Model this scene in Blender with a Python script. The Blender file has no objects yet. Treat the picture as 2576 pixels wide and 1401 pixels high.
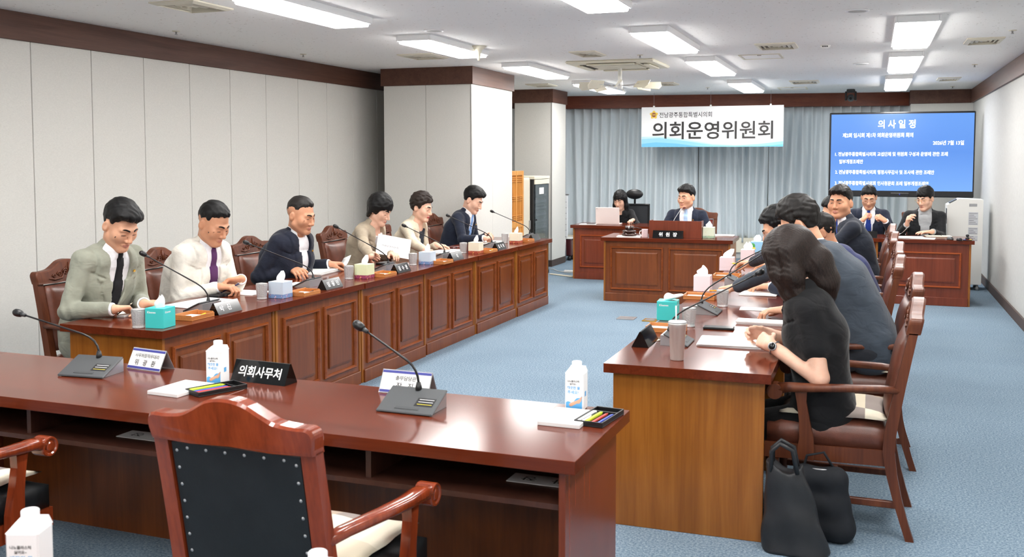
import bpy, bmesh, math, random
import numpy as np
from mathutils import Vector, Matrix

# ---------------------------------------------------------------- camera, world, exposure
SC = bpy.context.scene
COL = SC.collection
F_PX, CX, CY, CAM_H = 2504.0, 1288.0, 560.0, 1.65
PITCH = math.atan(162 / 2504.0)
YAW = math.atan(907 / 2504.0 * math.cos(PITCH))
cam_d = bpy.data.cameras.new('camera')
cam_d.sensor_width = 36.0
cam_d.lens = F_PX / 2576 * 36
cam_d.shift_y = -(700.5 - CY) / 2576
cam_d.clip_start = 0.05
cam_d.dof.use_dof = True
cam_d.dof.focus_distance = 8.0
cam_d.dof.aperture_fstop = 7.0
cam = bpy.data.objects.new('camera', cam_d)
cam.location = (0, 0, CAM_H)
cam.rotation_euler = (math.pi / 2 - PITCH, 0, YAW)
COL.objects.link(cam)
SC.camera = cam
w = bpy.data.worlds.new('world'); SC.world = w; w.use_nodes = True
w.node_tree.nodes['Background'].inputs[0].default_value = (1, 1, 1, 1)
w.node_tree.nodes['Background'].inputs[1].default_value = 0.3
SC.view_settings.view_transform = 'Standard'
SC.view_settings.look = 'None'
SC.view_settings.gamma = 1.0
SC.view_settings.use_curve_mapping = False
SC.view_settings.exposure = 0.72
SC.cycles.max_bounces = 7; SC.cycles.diffuse_bounces = 5; SC.cycles.glossy_bounces = 3; SC.cycles.transmission_bounces = 6
SC.cycles.caustics_reflective = False; SC.cycles.caustics_refractive = False
LAMP = 18.0                      # brightness of the ceiling light diffusers

# pixel of the photograph -> point on a plane of the room
_f = np.array([-math.sin(YAW) * math.cos(PITCH), math.cos(YAW) * math.cos(PITCH), -math.sin(PITCH)])
_r = np.array([math.cos(YAW), math.sin(YAW), 0.0]); _u = np.cross(_r, _f)
_C = np.array([0, 0, CAM_H])
def ray(px, py): return _f + (px - CX) / F_PX * _r - (py - CY) / F_PX * _u
def atZ(px, py, z):
    d = ray(px, py); return Vector(_C + d * ((z - CAM_H) / d[2]))
def atX(px, py, x):
    d = ray(px, py); return Vector(_C + d * (x / d[0]))
def atY(px, py, y):
    d = ray(px, py); return Vector(_C + d * (y / d[1]))

# ---------------------------------------------------------------- materials
MATS = {}
def _nt(name):
    m = bpy.data.materials.new(name); m.use_nodes = True
    nt = m.node_tree; b = nt.nodes['Principled BSDF']
    MATS[name] = m
    return m, nt, b
def lin(c):
    return tuple(((x / 255) / 12.92 if x / 255 <= 0.04045 else ((x / 255 + 0.055) / 1.055) ** 2.4) for x in c) + (1,)
def plain(name, rgb, rough=0.5, metal=0.0, spec=0.5, emit=None, strength=0, coat=0, sheen=0):
    m, nt, b = _nt(name)
    b.inputs['Base Color'].default_value = lin(rgb)
    b.inputs['Roughness'].default_value = rough
    b.inputs['Metallic'].default_value = metal
    b.inputs['Specular IOR Level'].default_value = spec
    b.inputs['Coat Weight'].default_value = coat
    b.inputs['Sheen Weight'].default_value = sheen
    if emit:
        b.inputs['Emission Color'].default_value = lin(emit)
        b.inputs['Emission Strength'].default_value = strength
    return m
def _coords(nt, scale=(1, 1, 1), kind='Object'):
    tc = nt.nodes.new('ShaderNodeTexCoord'); mp = nt.nodes.new('ShaderNodeMapping')
    mp.inputs['Scale'].default_value = scale
    nt.links.new(tc.outputs[kind], mp.inputs[0])
    return mp.outputs[0]
def _noise(nt, vec, scale, detail=3, rough=0.5, dist=0):
    n = nt.nodes.new('ShaderNodeTexNoise')
    n.inputs['Scale'].default_value = scale; n.inputs['Detail'].default_value = detail
    n.inputs['Roughness'].default_value = rough; n.inputs['Distortion'].default_value = dist
    nt.links.new(vec, n.inputs['Vector'])
    return n.outputs[0]
def _ramp(nt, fac, stops):
    r = nt.nodes.new('ShaderNodeValToRGB'); e = r.color_ramp.elements
    while len(e) < len(stops): e.new(0.5)
    for k, (p, c) in enumerate(stops):
        e[k].position = p; e[k].color = lin(c)
    nt.links.new(fac, r.inputs[0])
    return r.outputs[0]
def _bump(nt, b, h, strength, dist=0.01):
    bp = nt.nodes.new('ShaderNodeBump')
    bp.inputs['Strength'].default_value = strength; bp.inputs['Distance'].default_value = dist
    nt.links.new(h, bp.inputs['Height']); nt.links.new(bp.outputs[0], b.inputs['Normal'])
def wood(name, dark, mid, light, axis=2, rough=0.22, scale=1.0, coat=0.0, spec=0.5):
    """lacquered veneer with grain running along one axis of the object"""
    m, nt, b = _nt(name)
    sc = [9 * scale] * 3; sc[axis] = 0.7 * scale
    v = _coords(nt, sc)
    n1 = _noise(nt, v, 1.6, 5, 0.6, 0.6)
    sc2 = [90 * scale] * 3; sc2[axis] = 2.5 * scale
    n2 = _noise(nt, _coords(nt, sc2), 1.0, 2, 0.6)
    mx = nt.nodes.new('ShaderNodeMath'); mx.operation = 'MULTIPLY_ADD'
    mx.inputs[1].default_value = 0.3
    nt.links.new(n2, mx.inputs[0])
    m2 = nt.nodes.new('ShaderNodeMath'); m2.operation = 'MULTIPLY'; m2.inputs[1].default_value = 0.75
    nt.links.new(n1, m2.inputs[0]); nt.links.new(m2.outputs[0], mx.inputs[2])
    c = _ramp(nt, mx.outputs[0], [(0.3, dark), (0.52, mid), (0.75, light)])
    nt.links.new(c, b.inputs['Base Color'])
    b.inputs['Roughness'].default_value = rough
    b.inputs['Coat Weight'].default_value = coat
    b.inputs['Coat Roughness'].default_value = 0.08
    b.inputs['Specular IOR Level'].default_value = spec
    return m
def fabric(name, rgb, var=0.12, scale=900, rough=0.85, bump=0.15, big=14, sheen=0.0, stretch=(1, 1, 1)):
    m, nt, b = _nt(name)
    n = _noise(nt, _coords(nt, stretch), big, 3, 0.6)
    d = tuple(x * (1 - var) for x in rgb); l = tuple(min(255, x * (1 + var)) for x in rgb)
    nt.links.new(_ramp(nt, n, [(0.3, d), (0.7, l)]), b.inputs['Base Color'])
    b.inputs['Roughness'].default_value = rough; b.inputs['Specular IOR Level'].default_value = 0.25
    b.inputs['Sheen Weight'].default_value = sheen
    _bump(nt, b, _noise(nt, _coords(nt, stretch), scale, 2), bump, 0.001)
    return m
def leather(name, rgb, rough=0.35, bump=0.25):
    m, nt, b = _nt(name)
    n = _noise(nt, _coords(nt), 9, 4, 0.6)
    nt.links.new(_ramp(nt, n, [(0.3, tuple(x * 0.8 for x in rgb)), (0.7, tuple(min(255, x * 1.18) for x in rgb))]), b.inputs['Base Color'])
    b.inputs['Roughness'].default_value = rough
    _bump(nt, b, _noise(nt, _coords(nt), 260, 3), bump, 0.002)
    return m

plain('white_paper', (240, 240, 238), 0.7)
plain('paper_print', (90, 90, 95), 0.8)
plain('black_plastic', (24, 24, 26), 0.35)
plain('dark_grey', (62, 64, 66), 0.4)
plain('mic_grey', (70, 72, 74), 0.4)
plain('silver', (176, 176, 178), 0.32, 0.6)
plain('chrome', (215, 215, 215), 0.12, 1.0)
plain('steel', (222, 219, 213), 0.38, 0.5)
plain('gold', (210, 165, 70), 0.3, 0.8)
plain('white_plastic', (236, 235, 230), 0.35)
plain('cream_plastic', (226, 220, 200), 0.45)
plain('pure_white', (250, 250, 250), 0.55)
plain('tissue', (250, 250, 250), 0.9)
plain('black_gloss', (10, 10, 11), 0.12)
plain('letter_black', (52, 50, 50), 0.6)
plain('letter_white', (245, 245, 245), 0.5)
plain('yellow', (232, 214, 40), 0.4)
plain('lime', (190, 220, 40), 0.4)
plain('red_pen', (215, 60, 50), 0.4)
plain('blue_pen', (70, 90, 190), 0.4)
plain('orange_pencil', (230, 160, 30), 0.4)
plain('purple_blue', (62, 66, 150), 0.5)
# ---------------------------------------------------------------- mesh helpers
def tag(o, label=None, cat=None, group=None, kind=None):
    if label: o['label'] = label
    if cat: o['category'] = cat
    if group: o['group'] = group
    if kind: o['kind'] = kind
    return o
def thing(name, label, cat, loc=(0, 0, 0), rz=0.0, group=None):
    o = bpy.data.objects.new(name, None); o.empty_display_size = 0.1
    COL.objects.link(o); o.location = loc; o.rotation_euler = (0, 0, rz)
    return tag(o, label, cat, group)
def copy_tree(o, parent=None):
    c = o.copy(); COL.objects.link(c); c.parent = parent
    for ch in o.children: copy_tree(ch, c)
    return c
def relabel(o, label): o['label'] = label; return o

class MB:
    """collects simple solids, then links them as ONE mesh object"""
    def __init__(s): s.v = []; s.f = []; s.m = []; s.sm = []
    def add(s, V, Fc, mat=0, smooth=False):
        k = len(s.v); s.v += [tuple(x) for x in V]
        s.f += [tuple(i + k for i in q) for q in Fc]; s.m += [mat] * len(Fc); s.sm += [smooth] * len(Fc)
        return s
    def box(s, x0, x1, y0, y1, z0, z1, mat=0):
        V = [(x, y, z) for z in (z0, z1) for y in (y0, y1) for x in (x0, x1)]
        return s.add(V, [(0, 2, 3, 1), (4, 5, 7, 6), (0, 1, 5, 4), (2, 6, 7, 3), (0, 4, 6, 2), (1, 3, 7, 5)], mat)
    def rbox(s, x0, x1, y0, y1, z0, z1, c=0.004, mat=0, M=None, smooth=False):
        """box with chamfered edges"""
        a = [(x0, x1), (y0, y1), (z0, z1)]
        c = min(c, *(abs(q[1] - q[0]) * 0.49 for q in a))
        V = []; idx = {}
        for i in (0, 1):
            for j in (0, 1):
                for k in (0, 1):
                    b = [a[0][i], a[1][j], a[2][k]]; sg = [1 - 2 * i, 1 - 2 * j, 1 - 2 * k]
                    for ax in range(3):
                        p = [b[t] + (0 if t == ax else sg[t] * c) for t in range(3)]
                        idx[i, j, k, ax] = len(V); V.append(tuple(p))
        Fc = []
        def q(*t): Fc.append(tuple(idx[x] for x in t))
        q((0,0,0,0),(0,0,1,0),(0,1,1,0),(0,1,0,0)); q((1,0,0,0),(1,1,0,0),(1,1,1,0),(1,0,1,0))
        q((0,0,0,1),(1,0,0,1),(1,0,1,1),(0,0,1,1)); q((0,1,0,1),(0,1,1,1),(1,1,1,1),(1,1,0,1))
        q((0,0,0,2),(0,1,0,2),(1,1,0,2),(1,0,0,2)); q((0,0,1,2),(1,0,1,2),(1,1,1,2),(0,1,1,2))
        for j in (0, 1):
            for k in (0, 1): q((0,j,k,1),(1,j,k,1),(1,j,k,2),(0,j,k,2))
        for i in (0, 1):
            for k in (0, 1): q((i,0,k,0),(i,1,k,0),(i,1,k,2),(i,0,k,2))
        for i in (0, 1):
            for j in (0, 1): q((i,j,0,0),(i,j,1,0),(i,j,1,1),(i,j,0,1))
        for i in (0, 1):
            for j in (0, 1):
                for k in (0, 1): q((i,j,k,0),(i,j,k,1),(i,j,k,2))
        if M is not None: V = [M @ Vector(p) for p in V]
        return s.add(V, Fc, mat, smooth)
    def tube(s, pts, r, n=8, mat=0, closed=False, flat=1.0):
        """tube along points; r a number or a list; flat squashes the section"""
        pts = [Vector(p) for p in pts]; N = len(pts)
        rr = r if isinstance(r, (list, tuple)) else [r] * N
        V = []; up = None
        for i, p in enumerate(pts):
            t = (pts[(i + 1) % N] - pts[i - 1]) if closed else (pts[min(i + 1, N - 1)] - pts[max(i - 1, 0)])
            t = t.normalized() if t.length > 1e-9 else Vector((0, 0, 1))
            if up is None: up = Vector((0, 0, 1)) if abs(t.z) < 0.9 else Vector((0, 1, 0))
            a = t.cross(up)
            a = a.normalized() if a.length > 1e-6 else t.orthogonal().normalized()
            b = a.cross(t).normalized(); up = b
            for k in range(n):
                q = 2 * math.pi * k / n
                V.append(p + a * math.cos(q) * rr[i] + b * math.sin(q) * rr[i] * flat)
        Fc = []
        for i in range(N if closed else N - 1):
            j = (i + 1) % N
            for k in range(n):
                l = (k + 1) % n; Fc.append((i * n + k, i * n + l, j * n + l, j * n + k))
        if not closed:
            Fc.append(tuple(range(n))[::-1]); Fc.append(tuple((N - 1) * n + k for k in range(n)))
        return s.add(V, Fc, mat, True)
    def lathe(s, prof, n=20, c=(0, 0, 0), mat=0, sharp=False, sy=1.0):
        """profile [(radius, z)] turned about z at c"""
        V = []; c = Vector(c)
        for r, z in prof:
            for k in range(n):
                q = 2 * math.pi * k / n; V.append(c + Vector((r * math.cos(q), r * sy * math.sin(q), z)))
        Fc = []
        for i in range(len(prof) - 1):
            for k in range(n):
                l = (k + 1) % n; Fc.append((i * n + k, i * n + l, (i + 1) * n + l, (i + 1) * n + k))
        Fc.append(tuple(range(n))[::-1]); Fc.append(tuple((len(prof) - 1) * n + k for k in range(n)))
        return s.add(V, Fc, mat, not sharp)
    def prism(s, pts, d0, d1, plane='xz', mat=0, M=None):
        """closed 2-D outline pulled from depth d0 to d1; plane names the outline's axes"""
        def to(a, b, d):
            p = {'xz': (a, d, b), 'yz': (d, a, b), 'xy': (a, b, d)}[plane]
            return M @ Vector(p) if M is not None else p
        n = len(pts)
        V = [to(a, b, d0) for a, b in pts] + [to(a, b, d1) for a, b in pts]
        Fc = [tuple(range(n)), tuple(range(2 * n - 1, n - 1, -1))] + [(i, n + i, n + (i + 1) % n, (i + 1) % n) for i in range(n)]
        return s.add(V, Fc, mat)
    def strip(s, A, B, d, plane='xz', mat=0, M=None):
        """solid between two polylines of equal length (a curved bar), depth d=(d0,d1)"""
        def to(a, b, q):
            p = {'xz': (a, q, b), 'yz': (q, a, b), 'xy': (a, b, q)}[plane]
            return M @ Vector(p) if M is not None else p
        n = len(A); V = []
        for q in d:
            V += [to(a, b, q) for a, b in A] + [to(a, b, q) for a, b in B]
        Fc = []
        for i in range(n - 1):
            Fc += [(i, i + 1, n + i + 1, n + i), (2*n + i, 3*n + i, 3*n + i + 1, 2*n + i + 1),
                   (i, 2*n + i, 2*n + i + 1, i + 1), (n + i, n + i + 1, 3*n + i + 1, 3*n + i)]
        Fc += [(0, n, 3*n, 2*n), (n - 1, 3*n - 1, 4*n - 1, 2*n - 1)]
        return s.add(V, Fc, mat)
    def frame(s, x0, x1, z0, z1, w, y0, y1, mat=0, bev=0.35):
        """picture-frame moulding in the xz plane, from y0 (back) to y1 (front), with sloped faces"""
        e = w * bev
        rings = [(0, y0), (0, y0 + (y1 - y0) * 0.55), (e, y1), (w - e, y1), (w, y0 + (y1 - y0) * 0.35), (w, y0)]
        V = []
        for o, y in rings: V += [(x0 + o, y, z0 + o), (x1 - o, y, z0 + o), (x1 - o, y, z1 - o), (x0 + o, y, z1 - o)]
        Fc = []
        for i in range(len(rings)):
            j = (i + 1) % len(rings)
            for k in range(4): Fc.append((i*4 + k, i*4 + (k + 1) % 4, j*4 + (k + 1) % 4, j*4 + k))
        return s.add(V, Fc, mat)
    def data(s, name, mats):
        me = bpy.data.meshes.new(name); me.from_pydata(s.v, [], s.f)
        for m in (mats if isinstance(mats, (list, tuple)) else [mats]): me.materials.append(MATS[m])
        me.polygons.foreach_set('material_index', s.m); me.polygons.foreach_set('use_smooth', s.sm)
        bm = bmesh.new(); bm.from_mesh(me); bmesh.ops.recalc_face_normals(bm, faces=bm.faces); bm.to_mesh(me); bm.free()
        me.update(); return me
    def build(s, name, mats, parent=None, loc=None, rot=None):
        return link(name, s.data(name, mats), parent, loc, rot)
def link(name, me, parent=None, loc=None, rot=None):
    o = bpy.data.objects.new(name, me); COL.objects.link(o)
    if parent is not None: o.parent = parent
    if loc is not None: o.location = loc
    if rot is not None: o.rotation_euler = rot
    return o
def struct(name, mb, mats, label=None):
    o = mb.build(name, mats); o['kind'] = 'structure'
    if label: o['label'] = label
    return o

# lettering: the default font's outlines as a flat mesh
def text_mesh(body, bold=0.0, spacing=1.0, extrude=0.0):
    c = bpy.data.curves.new('lettering', 'FONT'); c.body = body; c.offset = bold; c.space_character = spacing
    c.extrude = extrude; c.resolution_u = 3
    o = bpy.data.objects.new('lettering', c)
    me = bpy.data.meshes.new_from_object(o)
    bpy.data.objects.remove(o); bpy.data.curves.remove(c)
    co = np.empty(len(me.vertices) * 3); me.vertices.foreach_get('co', co); co = co.reshape(-1, 3)
    return me, co
def lettering(body, parent, mat, o, right, up, width=None, height=None, bold=0.0, spacing=1.0, align='c', name='lettering', lift=0.0006, shear=0.0):
    """text on a plane: centre (or left end) o, axes right / up in the parent's frame"""
    me, co = text_mesh(body, bold, spacing)
    lo, hi = co.min(0), co.max(0); sz = hi - lo
    sx = width / sz[0] if width else None; sy = height / sz[1] if height else None
    if sx is None: sx = sy
    if sy is None: sy = sx
    q = co - (lo + hi) / 2
    if align == 'l': q[:, 0] = co[:, 0] - lo[0]
    right = Vector(right).normalized(); up = Vector(up).normalized(); nrm = right.cross(up)
    R = np.array([right, up, nrm]); s2 = np.stack([q[:, 0] * sx + q[:, 1] * sy * shear, q[:, 1] * sy, np.full(len(q), lift)], 1)
    P = s2 @ R + np.array(o)
    me.vertices.foreach_set('co', P.astype(np.float32).ravel()); me.materials.clear(); me.materials.append(MATS[mat]); me.update()
    return link(name, me, parent)
# ---------------------------------------------------------------- smooth solids: distance fields meshed with surface nets
def vec(*a): return np.array(a, dtype=np.float32)
class Cone:            # round cone from a (radius ra) to b (radius rb)
    def __init__(s, a, b, ra, rb=None, k=0.01, op='u', tag=0):
        s.a = np.array(a, np.float32); s.b = np.array(b, np.float32); s.ra = ra; s.rb = ra if rb is None else rb
        s.k = k; s.op = op; s.tag = tag
        L = np.linalg.norm(s.b - s.a); s.c = (s.a + s.b) / 2; s.R = L / 2 + max(s.ra, s.rb)
    def d(s, P):
        ba = s.b - s.a; t = np.clip(((P - s.a) @ ba) / max(float(ba @ ba), 1e-9), 0, 1)
        q = P - s.a - t[..., None] * ba
        return np.sqrt((q * q).sum(-1)) - (s.ra + (s.rb - s.ra) * t)
class Ell:             # ellipsoid with axes given by the rows of M
    def __init__(s, c, r, M=None, k=0.01, op='u', tag=0):
        s.c = np.array(c, np.float32); s.r = np.array(r, np.float32); s.M = None if M is None else np.array(M, np.float32)
        s.k = k; s.op = op; s.tag = tag; s.R = float(max(r))
    def d(s, P):
        q = P - s.c
        if s.M is not None: q = q @ s.M.T
        a = q / s.r; k0 = np.sqrt((a * a).sum(-1)); b = a / s.r; k1 = np.sqrt((b * b).sum(-1))
        return k0 * (k0 - 1) / np.maximum(k1, 1e-6)
class Loft:            # stack of elliptic sections along a bent spine
    def __init__(s, C, X, Yf, a, b, k=0.02, op='u', tag=0, p=2.4):
        s.C = np.array(C, np.float32); s.X = np.array(X, np.float32); s.Yf = np.array(Yf, np.float32)
        s.av = np.array(a, np.float32); s.bv = np.array(b, np.float32); s.k = k; s.op = op; s.tag = tag; s.p = p
        s.c = s.C.mean(0); s.R = float(np.linalg.norm(s.C - s.c, axis=1).max() + max(max(a), max(b)))
        L = np.linalg.norm(np.diff(s.C, axis=0), axis=1); s.S = np.concatenate([[0], np.cumsum(L)]) / L.sum()
    def full(s, P):
        best = None
        for i in range(len(s.C) - 1):
            ba = s.C[i + 1] - s.C[i]; l2 = float(ba @ ba); t0 = ((P - s.C[i]) @ ba) / l2; t = np.clip(t0, 0, 1)
            q = P - s.C[i] - t[..., None] * ba
            Y = s.Yf[i] * (1 - t[..., None]) + s.Yf[i + 1] * t[..., None]
            a = s.av[i] + (s.av[i + 1] - s.av[i]) * t; b = s.bv[i] + (s.bv[i + 1] - s.bv[i]) * t
            u = q @ s.X; v = (q * Y).sum(-1); w2 = np.maximum((q * q).sum(-1) - u * u - v * v, 0)
            uu = (u / a) ** 2; vv = (v / b) ** 2; n = uu + vv + 1e-9; n = np.sqrt(n) * (1 - 0.35 * uu * vv / (n * n))
            m = np.minimum(a, b)
            d = np.sqrt(n * n + w2 / (m * m)) * m - m
            ss = s.S[i] + (s.S[i + 1] - s.S[i]) * t
            if best is None: best = [d, u, v, ss]
            else:
                c = d < best[0]; best = [np.where(c, x, y) for x, y in zip((d, u, v, ss), best)]
        return best
    def d(s, P): return s.full(P)[0]
class Shape:           # a distance function of its own
    def __init__(s, fn, c, R, k=0.01, op='u'): s.d = fn; s.c = np.array(c, np.float32); s.R = R; s.k = k; s.op = op; s.tag = 0
class Fn:              # any function(P, d) -> d applied inside a sphere
    def __init__(s, fn, c, R): s.fn = fn; s.c = np.array(c, np.float32); s.R = R; s.op = 'f'; s.k = 0
def smin(a, b, k):
    h = np.maximum(k - np.abs(a - b), 0) / k
    return np.minimum(a, b) - h * h * k * 0.25
def sdf_mesh(prims, res, clip=None):
    """-> verts, quads"""
    U = [p for p in prims if p.op == 'u']
    lo = np.min([p.c - p.R for p in U], 0) - 3 * res; hi = np.max([p.c + p.R for p in U], 0) + 3 * res
    if clip is not None: lo = np.maximum(lo, clip[0]); hi = np.minimum(hi, clip[1])
    B = 6; bs = B * res; hd = bs * 0.8661
    nb = np.ceil((hi - lo) / bs).astype(int)
    g = np.stack(np.meshgrid(*[np.arange(n) for n in nb], indexing='ij'), -1).reshape(-1, 3)
    ctr = (lo + (g + 0.5) * bs).astype(np.float32)
    best = np.full(len(g), 9.0, np.float32); near = {}
    for i, p in enumerate(prims):
        if p.op == 'f': continue
        r = np.sqrt(((ctr - p.c) ** 2).sum(1)); ok = np.nonzero(r < p.R + hd + p.k + 0.015)[0]
        if not len(ok): near[i] = (ok, ok); continue
        dd = p.d(ctr[ok]); near[i] = (ok, dd)
        if p.op == 'u': best[ok] = np.minimum(best[ok], dd)
    keep = np.nonzero(np.abs(best) < hd + 0.018)[0]
    slot = np.full(len(g), -1); slot[keep] = np.arange(len(keep))
    n9 = np.arange(B + 1)
    off = (np.stack(np.meshgrid(n9, n9, n9, indexing='ij'), -1) * res).astype(np.float32)
    base = (lo + g[keep] * bs).astype(np.float32)
    D = np.full((len(keep), B + 1, B + 1, B + 1), 1.0, np.float32)
    for i, p in enumerate(prims):
        if p.op == 'f':
            r = np.sqrt(((ctr[keep] - p.c) ** 2).sum(1)); s = np.nonzero(r < p.R + hd)[0]
            if len(s): D[s] = p.fn(base[s][:, None, None, None, :] + off, D[s])
            continue
        ok, dd = near[i]
        if not len(ok): continue
        s = slot[ok[dd < hd + p.k + 0.015]]; s = s[s >= 0]
        if not len(s): continue
        dv = p.d(base[s][:, None, None, None, :] + off)
        if p.op == 'u': D[s] = smin(D[s], dv, p.k)
        else: D[s] = -smin(-D[s], dv, p.k)
    ins = D < 0
    ci = np.stack([ins[:, a:a + B, b:b + B, c:c + B] for a in (0, 1) for b in (0, 1) for c in (0, 1)], -1)
    sm = ci.sum(-1); act = np.argwhere((sm > 0) & (sm < 8))
    if not len(act): return np.zeros((0, 3)), np.zeros((0, 4), int)
    G = g[keep]
    cell = G[act[:, 0]] * B + act[:, 1:]
    dim = nb * B + 2
    key = lambda c: ((c[:, 0] + 1) * (dim[1] + 2) + c[:, 1] + 1) * (dim[2] + 2) + c[:, 2] + 1
    acc = np.zeros((len(act), 3)); cnt = np.zeros(len(act))
    cor = {(a, b, c): D[act[:, 0], act[:, 1] + a, act[:, 2] + b, act[:, 3] + c].astype(float) for a in (0, 1) for b in (0, 1) for c in (0, 1)}
    for ax in range(3):
        for o1 in (0, 1):
            for o2 in (0, 1):
                p0 = [0, 0, 0]; p0[(ax + 1) % 3] = o1; p0[(ax + 2) % 3] = o2; p1 = list(p0); p1[ax] = 1
                a, b = cor[tuple(p0)], cor[tuple(p1)]; x = (a < 0) != (b < 0)
                t = np.where(x, a / np.where(a == b, 1, a - b), 0)
                pt = np.array(p0, float)[None] + 0 * acc; pt[:, ax] = t
                acc[x] += pt[x]; cnt[x] += 1
    V = lo + (cell + acc / cnt[:, None]) * res
    kk = key(cell); order = np.argsort(kk); ks = kk[order]
    quads = []
    for ax in range(3):
        sl0 = [slice(0, B)] * 3; sl1 = list(sl0); sl1[ax] = slice(1, B + 1)
        a = ins[(slice(None), *sl0)]; b = ins[(slice(None), *sl1)]
        e = np.argwhere(a != b)
        if not len(e): continue
        flip = a[tuple(e.T)]
        c0 = G[e[:, 0]] * B + e[:, 1:]
        y, z = (ax + 1) % 3, (ax + 2) % 3; ids = []; good = np.ones(len(e), bool)
        for dy, dz in ((-1, -1), (0, -1), (0, 0), (-1, 0)):
            c = c0.copy(); c[:, y] += dy; c[:, z] += dz
            q = key(c); j = np.clip(np.searchsorted(ks, q), 0, len(ks) - 1)
            good &= ks[j] == q; ids.append(order[j])
        Q = np.stack(ids, 1); Q[~flip] = Q[~flip][:, ::-1]
        quads.append(Q[good])
    return V, np.concatenate(quads)
def sdf_eval(prims, X):
    D = np.full(X.shape[:-1], 1.0, np.float32)
    for p in prims:
        if p.op == 'f': D = p.fn(X, D)
        elif p.op == 'u': D = smin(D, p.d(X), p.k)
        else: D = -smin(-D, p.d(X), p.k)
    return D
def onto(prims, pts, fwd, lift=0.0, far=0.06, n=90):
    """slide points along -fwd from outside until they meet the surface"""
    P = np.array(pts, float); t = np.linspace(-far, far, n); X = (P[:, None, :] - np.array(fwd)[None, None, :] * t[None, :, None]).astype(np.float32)
    inside = sdf_eval(prims, X) < 0; i = np.where(inside.any(1), inside.argmax(1), n // 2)
    return [P[k] - np.array(fwd) * (t[i[k]] - lift) for k in range(len(P))]
def relax(V, Q, it=1, f=0.5):
    for _ in range(it):
        I = np.concatenate([Q[:, a] for a in range(4) for b in (1, 3)]); J = np.concatenate([Q[:, (a + b) % 4] for a in range(4) for b in (1, 3)])
        n = np.bincount(I, minlength=len(V)); s = np.stack([np.bincount(I, V[J, k], minlength=len(V)) for k in range(3)], 1)
        V = V + f * (s / np.maximum(n, 1)[:, None] - V)
    return V
def biggest(V, Q):
    """keep the largest connected piece"""
    lab = np.arange(len(V))
    for _ in range(600):
        m = lab[Q].min(1); new = lab.copy()
        for a in range(4): np.minimum.at(new, Q[:, a], m)
        new = new[new]
        if (new == lab).all(): break
        lab = new
    ids, cnt = np.unique(lab, return_counts=True); keep = lab == ids[cnt.argmax()]
    re = np.cumsum(keep) - 1
    return V[keep], re[Q[keep[Q[:, 0]]]]
def sdf_obj(name, prims, res, mats, parent=None, region=None, smooth_it=1, clip=None):
    V, Q = sdf_mesh(prims, res, clip)
    if name in ('hair', 'tie', 'jacket', 'shirt', 'top', 'person') and len(Q): V, Q = biggest(V, Q)
    if smooth_it and len(Q): V = relax(V, Q, smooth_it)
    me = bpy.data.meshes.new(name)
    me.vertices.add(len(V)); me.vertices.foreach_set('co', V.astype(np.float32).ravel())
    me.loops.add(Q.size); me.loops.foreach_set('vertex_index', Q.astype(np.int32).ravel())
    me.polygons.add(len(Q)); me.polygons.foreach_set('loop_start', np.arange(0, Q.size, 4, dtype=np.int32))
    me.polygons.foreach_set('use_smooth', np.ones(len(Q), bool))
    for m in (mats if isinstance(mats, (list, tuple)) else [mats]): me.materials.append(MATS[m])
    if region is not None:
        cen = V[Q].mean(1); me.polygons.foreach_set('material_index', region(cen).astype(np.int32))
    me.update(calc_edges=True)
    return link(name, me, parent)

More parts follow.
